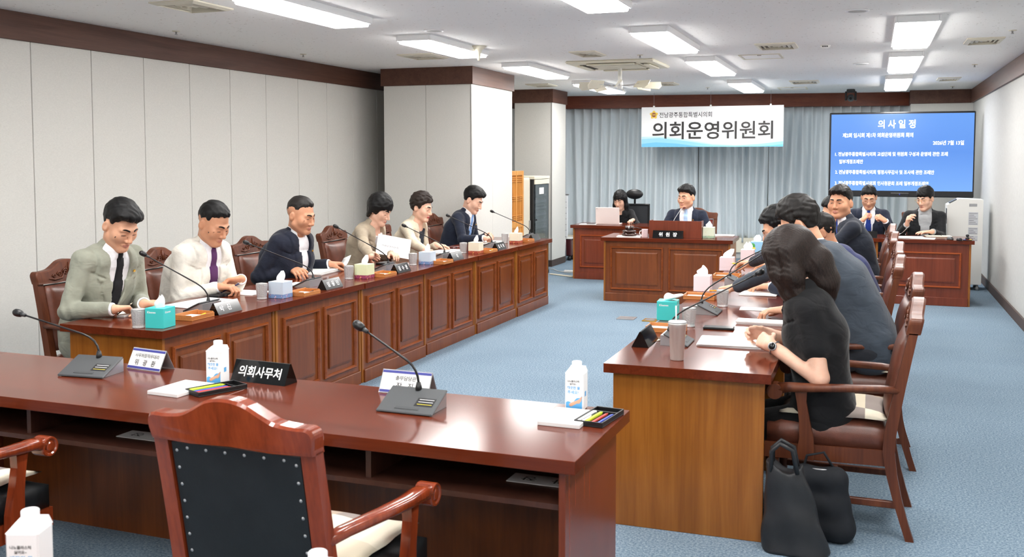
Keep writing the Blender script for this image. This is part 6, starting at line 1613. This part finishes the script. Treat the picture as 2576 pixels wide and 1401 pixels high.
for k in range(6): MB().box(0.03, 0.085, -0.001, 0.0, 0.50 + 0.09 * k, 0.505 + 0.09 * k).build('printed_line', 'paper_print', t)
for sd in (-0.24, 0.06): MB().tube([(sd, 0.015, 0.4), (sd, 0.05, 0)], 0.010, 8).build('leg', 'silver', t)
plain('maroon', (70, 28, 32), 0.3)
t = thing('wheeled_dehumidifier', 'dark maroon appliance on casters beside the curtain', 'appliance', (-4.80, 15.36, 0)); MB().rbox(-0.16, 0.26, 0, 0.24, 0.07, 0.345, 0.02).build('body', 'maroon', t); MB().rbox(-0.17, 0.27, -0.005, 0.245, 0.345, 0.37, 0.008).build('lid', 'white_plastic', t)
for x in (-0.12, 0.22):
    for y in (0.04, 0.20): MB().lathe([(0, 0), (0.03, 0), (0.03, 0.06), (0.012, 0.07), (0, 0.07)], 12).build('caster', 'black_plastic', t, (x, y, 0))
# office chair of the clerk
t = thing('office_chair', 'black mesh office chair with headrest behind the clerk', 'office chair', (-3.30, 14.22, 0), math.pi)
m_, nt_, b_ = _nt('mesh_black'); b_.inputs['Base Color'].default_value = lin((40, 42, 46)); b_.inputs['Roughness'].default_value = 0.7
sdf_obj('seat', [Ell((0, 0.02, 0.46), (0.25, 0.25, 0.05))], 0.012, 'mesh_black', t); MB().frame(-0.23, 0.23, 0.56, 0.98, 0.03, -0.26, -0.23).build('back_frame', 'black_plastic', t); MB().rbox(-0.205, 0.205, -0.252, -0.242, 0.585, 0.955, 0.003).build('backrest', 'mesh_black', t)
sdf_obj('headrest', [Ell((0, -0.245, 1.12), (0.13, 0.04, 0.075))], 0.008, 'black_plastic', t); MB().tube([(0, -0.27, 0.97), (0, -0.27, 1.10)], 0.016, 8).build('headrest_stem', 'black_plastic', t); MB().tube([(0, -0.05, 0.44), (0, -0.22, 0.46), (0, -0.275, 0.56), (0, -0.27, 0.62)], 0.022, 8).build('back_support', 'black_plastic', t)
for sd in (-1, 1): MB().tube([(sd * 0.22, 0.0, 0.45), (sd * 0.29, 0.0, 0.48), (sd * 0.29, 0.0, 0.64)], 0.014, 8).build('arm_post', 'black_plastic', t); MB().rbox(sd * 0.29 - 0.035, sd * 0.29 + 0.035, -0.12, 0.12, 0.64, 0.665, 0.01).build('armrest', 'black_plastic', t)
MB().tube([(0, 0, 0.10), (0, 0, 0.44)], 0.026, 12).build('column', 'dark_grey', t)
for k in range(5):
    a = k * 2 * math.pi / 5; MB().tube([(0, 0, 0.10), (0.29 * math.cos(a), 0.29 * math.sin(a), 0.065)], [0.026, 0.014], 8).build('base_arm', 'black_plastic', t); MB().lathe([(0, 0), (0.024, 0), (0.024, 0.05), (0, 0.055)], 10).build('caster', 'black_plastic', t, (0.29 * math.cos(a), 0.29 * math.sin(a), 0))
# ---------------------------------------------------------------- bags beside the desk end
c = atZ(1985, 1385, 0); leather('bag_black', (30, 31, 34), 0.5); fabric('bag_cloth', (34, 36, 40), 0.1, 500, 0.8)
t = thing('tote_bag', 'slumped black leather tote bag on the carpet by the desk end', 'bag', (-0.265, 4.25, 0))
def flatb(X, d): return np.maximum(d, 0.002 - X[..., 2])
def slump(X, d): return d - 0.003 * np.sin(X[..., 0] * 42 + X[..., 2] * 15) - 0.002 * np.sin(X[..., 2] * 33 + X[..., 1] * 51)
def bagm(X):       # wedge-like sack: wide at the floor, narrow mouth
    x, y, z = X[..., 0], X[..., 1], X[..., 2]; f = np.clip(z / 0.36, 0, 1.2)
    cx = -0.055 * f; hx = 0.140 - 0.062 * f; hy = 0.075 - 0.035 * f
    q = np.sqrt(((x - cx) / hx) ** 2 + (y / hy) ** 2 + 1e-9) ; q4 = (((x - cx) / hx) ** 4 + (y / hy) ** 4 + 1e-9) ** 0.25
    d = ((q * 0.35 + q4 * 0.65) - 1) * np.minimum(hx, hy)
    return np.maximum(d, z - 0.36 - 0.02 * np.sin(x * 40))
sdf_obj('body', [Shape(bagm, (0, 0, 0.18), 0.26, k=0.01), Fn(slump, (0, 0, 0.2), 0.6), Ell((-0.055, 0, 0.37), (0.055, 0.028, 0.03), k=0.02, op='s'), Fn(flatb, (0, 0, 0), 0.6)], 0.007, 'bag_black', t)
for k, off in enumerate((-0.03, 0.03)): MB().tube([(-0.105, off, 0.34), (-0.105, off - 0.01, 0.43), (-0.07, off - 0.012, 0.465), (-0.02, off - 0.01, 0.44), (0.0, off, 0.34)], 0.010, 8).build('handle', 'bag_black', t)
t = thing('shoulder_bag', 'dark fabric bag with a zip behind the leather tote', 'bag', (-0.19, 4.43, 0))
sdf_obj('body', [Cone((-0.07, 0, 0.06), (0.09, 0, 0.06), 0.055, 0.055, k=0.06), Cone((-0.07, 0, 0.06), (-0.06, 0, 0.27), 0.055, 0.045, k=0.06), Cone((0.09, 0, 0.06), (0.07, 0, 0.27), 0.055, 0.045, k=0.06), Cone((-0.05, 0, 0.16), (0.07, 0, 0.16), 0.055, 0.055, k=0.04), Cone((-0.06, 0, 0.27), (0.07, 0, 0.27), 0.045, 0.045, k=0.04), Fn(flatb, (0, 0, 0), 0.6)], 0.008, 'bag_cloth', t)
MB().tube([(-0.06, -0.02, 0.312), (0.08, -0.02, 0.312)], 0.004, 6).build('zip', 'silver', t); MB().tube([(-0.07, 0, 0.28), (-0.05, 0.01, 0.36), (0.02, 0.01, 0.38), (0.08, 0, 0.29)], 0.006, 6).build('strap', 'bag_cloth', t)
# ---------------------------------------------------------------- floor fittings
for (pa, pb, lb, mt) in [((1556, 799), (1597, 803), 'silver floor socket plate in the carpet', 'silver'), ((1620, 804), (1652, 808), 'brass floor socket plate beside the right row', 'gold')]:
    v = atZ((pa[0] + pb[0]) / 2, (pa[1] + pb[1]) / 2, 0); w_ = abs(atZ(pb[0], pb[1], 0).x - atZ(pa[0], pa[1], 0).x) / 2
    t = thing('floor_socket', lb, 'floor socket', (v.x, v.y, 0)); MB().rbox(-w_, w_, -0.09, 0.09, 0.0005, 0.008, 0.002).build('plate', mt, t); MB().rbox(-w_ * 0.7, w_ * 0.7, -0.06, 0.06, 0.008, 0.010, 0.001).build('lid', 'silver', t)
p0, p1 = atZ(1384, 690, 0), atZ(1441, 697, 0); t = thing('cable_duct', 'cream cable duct lying across the carpet to the clerk desk', 'cable duct', p0)
d_ = p1 - p0; an = math.atan2(d_.y, d_.x); MB().rbox(0.0, d_.length, -0.03, 0.03, 0.0005, 0.014, 0.006, M=Matrix.Rotation(an, 4, 'Z')).build('cover', 'cream_plastic', t); MB().rbox(0.0, d_.length, -0.004, 0.004, 0.014, 0.016, 0.0005, M=Matrix.Rotation(an, 4, 'Z')).build('ridge', 'vent_cream', t)
p0 = atZ(1384, 678, 0); t = thing('power_strip', 'white power strip and cable on the floor by the clerk desk', 'power strip', atZ(1436, 686, 0)); e = p0 - t.location
MB().rbox(-0.10, 0.04, -0.03, 0.03, 0.0005, 0.035, 0.005).build('strip', 'white_plastic', t); MB().tube([(-0.10, 0, 0.012), (-0.2, 0.05, 0.008), e * 0.6 + Vector((0, -0.06, 0.008)), e * 0.85 + Vector((0, 0.03, 0.008)), e + Vector((0, 0, 0.008))], 0.006, 6).build('cable', 'white_plastic', t)
# ---------------------------------------------------------------- people
def wz(px, py, z): return np.array(atZ(px, py, z))
def hnd(px, py, z, to=None, tz=None, pose='rest', palm=(0, 0, -1), hint=None):
    """wrist at a pixel on height z, hand pointing to another pixel"""
    w_ = wz(px, py, z); d = {'w': w_, 'pose': pose, 'palm': palm}
    if to is not None: d['dir'] = wz(to[0], to[1], z if tz is None else tz) - w_
    if hint is not None: d['hint'] = hint
    return d
HX = -4.14
def held(label, inf, org, d, mat, name='pencil', L=0.13, r=0.004, back=0.035, tip='cream_plastic', out=0.075):
    """a pencil gripped between thumb and fingers"""
    c = np.array(inf['W']) + org + np.array(inf['hd']) * out + np.array(inf['pn']) * 0.012 + np.array(inf['th']) * 0.022; d = nrm(d)
    return pen(label, Vector(c - d * back), Vector(c + d * (L - back)), r, mat, None, name, tip)
SEATS = []
def seated(label, head, yaw, chair=None, **o):
    o['head'] = head; b, info, g, org = person(label, 0, 0, yaw, o); SEATS.append((org, yaw)); return b, info, g, org
# left row
b, i1, g1, o1 = seated('man in a sage green suit with a black tie writing', atX(303, 566, HX), -98, res=0.0036, lean=9, bend=16, pitch=30, hyaw=-4,
    handR=hnd(284, 778, 0.795, (350, 772), 0.785, 'pen', (0.3, 0.3, -1)), handL=hnd(362, 764, 0.79, (408, 752), 0.785, 'flat'),
    hair=dict(line='man', top=0.026, front=0.012, side=0.010, volume=True, part=0.15, seed=1), face=dict(skin='skin'), wear=dict(jacket='suit_sage', tie='tie_black', pin=True, vbase=0.30, trousers='suit_sage'), seed=1)
held('wooden pencil in the hand of the man in the sage suit', i1['R'], o1, np.array(i1['R']['hd']) * 0.8 + np.array([0, 0, 0.45]), 'dark_walnut', L=0.12)
b, i2, g2, o2 = seated('man in a cream suit with a purple tie holding a pencil', atX(537, 562, HX), -98, res=0.0038, lean=9, bend=16, pitch=26, fat=0.028, hyaw=2,
    handR=hnd(548, 722, 0.80, (600, 722), 0.80, 'pen', (0.3, 0.2, -1)), handL=hnd(607, 702, 0.84, (563, 708), 0.83, 'rest', (0.1, -0.5, -1)),
    hair=dict(line='high', top=0.018, front=0.008, side=0.008, seed=2), face=dict(skin='skin_tan', w=1.06, jaw=1.12), wear=dict(jacket='suit_cream', tie='tie_purple', vbase=0.26, trousers='suit_cream'), seed=2)
held('dark blue pencil in the hand of the man in the cream suit', i2['R'], o2, np.array(i2['R']['hd']) * 0.8 + np.array([0, 0, 0.4]), 'suit_blue', L=0.16, back=0.07)
t = thing('wristwatch', 'silver wristwatch with brown strap on the man in the cream suit', 'watch', Vector(np.array(i2['L']['W']) + o2 - i2['L']['fd'] * 0.008))
fd = Vector(i2['L']['fd']); q = fd.to_track_quat('Z', 'Y').to_matrix().to_4x4()
MB().tube([q @ Vector((0.035 * math.cos(a), 0.035 * math.sin(a), 0)) for a in np.linspace(0, 2 * math.pi, 19)[:-1]], 0.005, 6, closed=True).build('strap', 'leather_brown', t)
b, i3, g3, o3 = seated('man in an open-collar navy jacket reading papers', atX(757, 541, HX), -94, res=0.0042, lean=6, bend=14, pitch=14, fat=0.034, hyaw=0,
    handR=hnd(737, 678, 0.80, (772, 690), 0.79, 'rest', (0.2, 0.3, -1)), handL=hnd(828, 664, 0.80, (858, 662), 0.80, 'pinch'),
    hair=dict(line='high', top=0.014, front=0.006, side=0.006, seed=3, mat='hair_grey'), face=dict(skin='skin_tan', w=1.08, jaw=1.14, open=0.4), wear=dict(jacket='suit_navy', open_collar=True, vbase=0.24, vw=0.07, pin=True), seed=3)
b, i4, g4, o4 = seated('woman in a taupe jacket with a black bob holding a document', atX(955, 527, HX), -92, res=0.0046, fem=True, lean=8, bend=16, pitch=24,
    handR=hnd(932, 645, 0.83, (952, 622), 0.87, 'pinch', (0.3, 0.8, -0.3)), handL=hnd(985, 640, 0.80, (1010, 640), 0.82, 'rest'),
    hair=dict(line='bangs', top=0.026, side=0.017, bob=True, seed=4, fade=0.0, taper=0.0), face=dict(skin='skin_pale', w=0.96, jaw=0.9), wear=dict(jacket='suit_taupe', shirt='shirt_white', collar=False, cuffs=False, vbase=0.30, trousers='suit_taupe'), seed=4)
b, i5, g5, o5 = seated('woman in a beige jacket over a navy top, short wavy hair', atX(1060, 521, HX), -92, res=0.0048, fem=True, lean=6, bend=14, pitch=14,
    handR=hnd(1068, 630, 0.80, (1095, 630), 0.79, 'rest'), handL=hnd(1098, 616, 0.80, (1118, 618), 0.79, 'rest'),
    hair=dict(line='wave', top=0.026, side=0.014, front=0.006, wave=0.005, seed=5, mat='hair_brown', fade=0.0), face=dict(skin='skin_pale', w=0.97, jaw=0.95, lips='lips_red'), wear=dict(jacket='suit_beige', shirt='top_navy', collar=False, cuffs=False, vbase=0.22, vw=0.075), seed=5)
b, i6, g6, o6 = seated('young man in a navy suit with a light blue tie', atX(1190, 503, HX), -90, res=0.005, lean=10, bend=16, pitch=26,
    handR=hnd(1218, 600, 0.80, (1245, 596), 0.80, 'clasp', (0.2, 0.8, -0.4)), handL=hnd(1228, 591, 0.80, (1248, 594), 0.80, 'clasp', (0.2, -0.8, -0.4)),
    hair=dict(line='man', top=0.026, front=0.014, side=0.010, volume=True, seed=6), face=dict(skin='skin_pale'), wear=dict(jacket='suit_navy_b', tie='tie_blue', vbase=0.28, pin=True), seed=6)
held('orange pencil between the folded hands of the young man', i6['R'], o6, np.array(i6['R']['hd']) + np.array([0, 0, -0.1]), 'orange_pencil', L=0.15)
# document held upright by the woman with the bob
c = atX(990, 620, -4.00); t = thing('document', 'white document held tilted by the woman in the taupe jacket', 'paper', c, 0)
n_ = Vector((0.50, -0.62, 0.60)).normalized(); r_ = Vector((0.85, 0.75, 0.0)); r_ = (r_ - n_ * r_.dot(n_)).normalized(); u_ = n_.cross(r_)
M = Matrix((r_, u_, n_)).transposed().to_4x4() @ Matrix.Rotation(-0.28, 4, 'Z')
MB().rbox(-0.15, 0.15, -0.105, 0.105, -0.002, 0.002, 0.0005, M=M).build('sheet', 'white_paper', t)
R3 = M.to_3x3()
lettering('의회운영위원회', t, 'paper_print', R3 @ Vector((-0.03, -0.01, 0.002)), R3 @ Vector((1, 0, 0)), R3 @ Vector((0, 1, 0)), width=0.15, bold=0.01)
lettering('의사일정', t, 'paper_print', R3 @ Vector((-0.03, -0.045, 0.002)), R3 @ Vector((1, 0, 0)), R3 @ Vector((0, 1, 0)), width=0.06, bold=0.01)
# sheet lifted by the man in the open-collar jacket
c = atX(862, 660, -4.05); t = thing('document', 'curled white sheet lifted by the man in the open-collar navy jacket', 'paper', c)
m = MB(); V = []; 
for i in range(7):
    f = i / 6
    for j in (0, 1): V.append((0.02 * f - 0.10 * j * 0.9 + 0.02, -0.02 + 0.10 * f * 0.9 + 0.04 * j, -0.035 + 0.09 * f * f * (1 - 0.35 * j)))
m.add(V, [(2*i, 2*i+1, 2*i+3, 2*i+2) for i in range(6)], 0, True); o = m.build('sheet', 'white_paper', t); md = o.modifiers.new('thickness', 'SOLIDIFY'); md.thickness = 0.0015
# back tables
seated('chairman in a navy suit with pale tie and glasses, speaking', atY(1727, 496, 12.05), 180, res=0.0055, lean=3, bend=8, pitch=4, hyaw=-26,
    handR=dict(w=(-2.36, 11.72, 0.79), pose='rest', dir=(0.25, -1, 0)), handL=dict(w=(-1.83, 11.78, 0.79), pose='rest', dir=(-0.3, -1, 0)),
    hair=dict(line='man', top=0.026, front=0.010, side=0.011, seed=7, volume=True, keep=0.5), face=dict(open=0.6, w=1.05, jaw=1.1), glasses='silver', wear=dict(jacket='suit_navy_b', tie='tie_pale', vbase=0.25, pin=True), seed=7)
seated('woman in black with long black hair behind the laptop', atY(1560, 503, 13.95), 180, res=0.0058, fem=True, s=0.93, lean=3, bend=8, pitch=18, hyaw=-10,
    handR=dict(w=(-3.38, 13.60, 0.79), pose='rest', dir=(0.1, -1, 0)), handL=dict(w=(-3.12, 13.60, 0.79), pose='rest', dir=(-0.1, -1, 0)),
    hair=dict(line='bangs', top=0.018, side=0.012, seed=8, fade=0, taper=0, long=[[((sd * 0.072, -0.01, 0.03), 0.030), ((sd * 0.083, 0.0, -0.08), 0.030), ((sd * 0.085, 0.03, -0.20), 0.030), ((sd * 0.075, 0.05, -0.30), 0.016)] for sd in (-1, 1)] + [[((0, -0.06, 0.0), 0.055), ((0, -0.07, -0.12), 0.055), ((0, -0.07, -0.24), 0.045)]]),
    face=dict(skin='skin_pale', w=0.95, jaw=0.88, open=0.4), wear=dict(jacket='cloth_black', shirt='cloth_black', collar=False, cuffs=False, vbase=0.75, vw=0.05), seed=8)
seated('man in a navy suit with royal blue tie and glasses looking down', atY(2186, 496, 12.98), 180, res=0.0055, lean=4, bend=10, pitch=22,
    handR=dict(w=(-0.10, 12.72, 0.90), pose='fist', dir=(0.6, -0.3, 0.7), palm=(0.5, 0.5, -0.5)), handL=dict(w=(0.16, 12.70, 0.90), pose='fist', dir=(-0.7, -0.3, 0.5), palm=(-0.4, 0.6, -0.5)),
    hair=dict(line='man', top=0.018, front=0.008, side=0.008, seed=9), face=dict(skin='skin', w=0.98), glasses='silver', wear=dict(jacket='suit_navy_b', tie='tie_royal', vbase=0.25), seed=9)
seated('young man in a black jacket and grey shirt with round glasses', atY(2328, 499, 12.98), 180, res=0.0055, lean=3, bend=8, pitch=14, hyaw=-34,
    handR=dict(w=(0.40, 12.70, 0.86), pose='pinch', dir=(0.05, -0.4, 0.8), palm=(0.8, -0.2, 0)), handL=dict(w=(0.68, 12.62, 0.79), pose='flat', dir=(-0.9, -0.35, 0)),
    hair=dict(line='fringe', top=0.022, front=0.008, side=0.010, seed=10), face=dict(skin='skin_pale', w=0.95, jaw=0.9, open=0.4), glasses='gold', wear=dict(jacket='suit_black', shirt='shirt_grey', vbase=0.22, open_collar=False), seed=10)
t = thing('document', 'white sheet lifted by the young man with round glasses', 'paper', atY(2268, 580, 12.5)); m = MB(); V = []
for i in range(6):
    f = i / 5; V += [(-0.07 + 0.13 * f, 0, -0.06 + 0.10 * f * f), (-0.03 + 0.12 * f, 0.16, -0.05 + 0.10 * f * f)]
m.add(V, [(2*i, 2*i+1, 2*i+3, 2*i+2) for i in range(5)], 0, True); o = m.build('sheet', 'white_paper', t); md = o.modifiers.new('thickness', 'SOLIDIFY'); md.thickness = 0.0015
# right row, seen from behind
b, j1, gj, oj = seated('woman in a black short-sleeved jacket with brown hair, hands clasped', atY(1990, 648, 4.72), 92, res=0.0042, fem=True, s=1.04, sw=0.88, lean=0, bend=14, pitch=32, hyaw=6,
    handR=dict(w=wz(1942, 842, 0.80), pose='clasp', dir=(-0.85, 0.1, 0.05), palm=(-0.2, -1, -0.4), hint=(0.5, -0.6, -0.7)), handL=dict(w=wz(1938, 868, 0.80), pose='clasp', dir=(-0.6, 0.75, 0.15), palm=(0.2, 0.9, -0.4), hint=(-0.4, -0.9, -0.5)),
    hair=dict(line='bangs', top=0.020, side=0.016, seed=11, wave=0.0006, mat='hair_brown', fade=0, taper=0, long=[[((sd * 0.066, 0.0, 0.04), 0.046), ((sd * 0.074, 0.035, -0.06), 0.046), ((sd * 0.066, 0.060, -0.15), 0.036), ((sd * 0.055, 0.07, -0.22), 0.018)] for sd in (-1, 1)] + [[((sd * 0.045, 0.070, 0.065), 0.026), ((sd * 0.058, 0.088, -0.03), 0.030), ((sd * 0.055, 0.092, -0.12), 0.026), ((sd * 0.05, 0.09, -0.20), 0.012)] for sd in (-1, 1)] + [[((0, -0.05, 0.03), 0.075), ((0, -0.075, -0.07), 0.072), ((0, -0.065, -0.16), 0.062), ((0, -0.05, -0.22), 0.035)]]),
    face=dict(skin='skin_pale', w=0.96, jaw=0.9), wear=dict(jacket='cloth_black', shirt='cloth_black', collar=False, cuffs=False, short=True, vbase=0.8, vw=0.05), seed=11, knee=(0.09, 0.40))
t = thing('smartwatch', 'round smartwatch with grey strap on the woman in black', 'watch', Vector(np.array(j1['L']['W']) + oj - j1['L']['fd'] * 0.022))
fd = Vector(j1['L']['fd']); q = fd.to_track_quat('Z', 'Y').to_matrix().to_4x4()
MB().tube([q @ Vector((0.031 * math.cos(a), 0.031 * math.sin(a), 0)) for a in np.linspace(0, 2 * math.pi, 19)[:-1]], 0.0055, 6, closed=True, flat=0.4).build('strap', 'silver', t)
cdir = (Vector((0, 0, CAM_H)) - t.location).normalized(); cdir = (cdir - fd * cdir.dot(fd)).normalized(); wq = cdir.to_track_quat('Z', 'Y').to_euler()
MB().lathe([(0.0, -0.004), (0.019, -0.004), (0.020, 0.004), (0.017, 0.006)], 20).build('case', 'silver', t, cdir * 0.033, wq); MB().lathe([(0.0, 0.0062), (0.0155, 0.0062), (0.0155, 0.0055)], 20).build('dial', 'black_gloss', t, cdir * 0.033, wq)
b, k2, gk, ok2 = seated('man in a grey suit with dark curly hair and glasses leaning forward', atY(2012, 566, 5.75), 86, res=0.0042, s=1.08, lean=19, bend=18, pitch=24, hyaw=-2,
    handR=dict(w=wz(1852, 722, 0.825), pose='pinch', dir=(-0.9, 0.25, -0.15), hint=(0.3, -0.2, 0.4)), handL=dict(w=wz(1978, 779, 0.80), pose='rest', dir=(-1, 0.1, -0.1)),
    hair=dict(line='man', top=0.034, front=0.010, side=0.010, wave=0.0035, seed=12, mat='hair_soft', fade=0.003), face=dict(skin='skin'), glasses='dark_walnut', wear=dict(jacket='suit_grey', cuffs=False, tie='tie_black', vbase=0.3, trousers='cloth_charcoal'), seed=12)
held('orange pencil held by the man in the grey suit', k2['R'], ok2, np.array(k2['R']['hd']) + np.array([0, 0, 0.05]), 'orange_pencil', L=0.16, r=0.0045)
b, k3, gk, ok3 = seated('man with silver glasses in a navy jacket, partly hidden', atY(1960, 574, 6.85), 94, res=0.0050, lean=26, bend=22, pitch=24,
    handR=dict(w=wz(1893, 660, 0.83), pose='pinch', dir=(-0.9, 0.3, -0.1), hint=(0.3, -0.2, 0.4)), handL=dict(w=(-0.62, 6.85, 0.79), pose='rest', dir=(-1, 0.1, 0)),
    hair=dict(line='man', top=0.024, front=0.010, side=0.011, wave=0.004, seed=13), face=dict(skin='skin'), glasses='silver', wear=dict(jacket='suit_navy_b', tie='tie_blue', vbase=0.3), seed=13)
held('yellow highlighter held by the man with silver glasses', k3['R'], ok3, np.array(k3['R']['hd']) + np.array([0, 0, 0.15]), 'yellow', 'pen', L=0.14, r=0.0055)
seated('man in a royal blue suit leaning over the desk', atY(2066, 584, 7.95), 92, res=0.0050, lean=15, bend=18, pitch=20, fat=0.02,
    handR=dict(w=(-0.72, 8.2, 0.79), pose='rest', dir=(-1, 0.1, 0)), handL=dict(w=(-0.72, 7.8, 0.79), pose='rest', dir=(-1, 0.1, 0)),
    hair=dict(line='high', top=0.016, front=0.006, side=0.005, seed=14, mat='hair_soft'), face=dict(skin='skin_tan'), wear=dict(jacket='suit_blue', vbase=0.3, trousers='suit_blue'), seed=14)
seated('man in a dark suit turning his face to the camera', atY(2114, 510, 9.05), 100, res=0.0046, lean=10, bend=10, pitch=-2, hyaw=58,
    handR=dict(w=(-0.60, 9.2, 0.79), pose='rest', dir=(-1, 0.1, 0)), handL=dict(w=(-0.62, 8.85, 0.79), pose='rest', dir=(-1, 0.2, 0)),
    hair=dict(line='man', top=0.024, front=0.010, side=0.010, seed=15, volume=True, mat='hair_soft'), face=dict(skin='skin_tan', w=1.06, jaw=1.12, open=0.6), wear=dict(jacket='suit_dark', tie='tie_royal', vbase=0.3), seed=15)
seated('person with black hair hidden behind the man in the dark suit', atY(2098, 532, 10.1), 92, res=0.0070, lean=12, bend=14, pitch=16,
    handR=dict(w=(-0.66, 10.2, 0.79), pose='rest', dir=(-1, 0.1, 0)), handL=dict(w=(-0.66, 9.9, 0.79), pose='rest', dir=(-1, 0.2, 0)),
    hair=dict(line='man', top=0.022, front=0.008, side=0.012, seed=16), face=dict(skin='skin'), wear=dict(jacket='suit_black', vbase=0.3), seed=16)

# ---------------------------------------------------------------- chairs
whoL = ['man in the sage suit', 'man in the cream suit', 'man in the open-collar navy jacket', 'woman with the black bob', 'woman in the beige jacket', 'young man with the light blue tie']
for k, (org, yaw) in enumerate(SEATS[:6]): armchair('carved brown leather armchair of the ' + whoL[k], -4.345, org[1] + 0.09, -90 + (3 if k in (1, 3) else 0))
whoR = [('woman in black', 4.78, -0.14), ('man in the grey suit', 5.82, -0.10), ('man with silver glasses', 6.88, -0.16), ('man in the royal blue suit', 7.95, -0.14), ('man in the dark suit', 9.05, -0.15), ('hidden person with black hair', 10.12, -0.15)]
for k, (wn_, y, x) in enumerate(whoR):
    armchair('carved brown leather armchair of the ' + wn_, x, y, 90 + (1.5 if k % 2 else -1)); cushion('patchwork cushion on the armchair of the ' + wn_, x - 0.0, y, 90)
armchair('black-backed armchair with red-brown frame in the foreground', -1.55, 2.50, -1.5, 'red'); cushion('patchwork cushion on the black-backed foreground armchair', -1.55, 2.53, -1.5)
armchair('red-brown armchair cut by the left edge of the frame', -3.05, 2.49, 0, 'red'); cushion('patchwork cushion on the armchair at the left edge', -3.05, 2.52, 0)
armchair('dark red armchair behind the chairman', -2.06, 12.20, 180, 'dark'); armchair('dark red armchair behind the man with the royal blue tie', -0.04, 13.18, 180, 'dark'); armchair('dark red armchair behind the young man with round glasses', 0.62, 13.18, 180, 'dark')
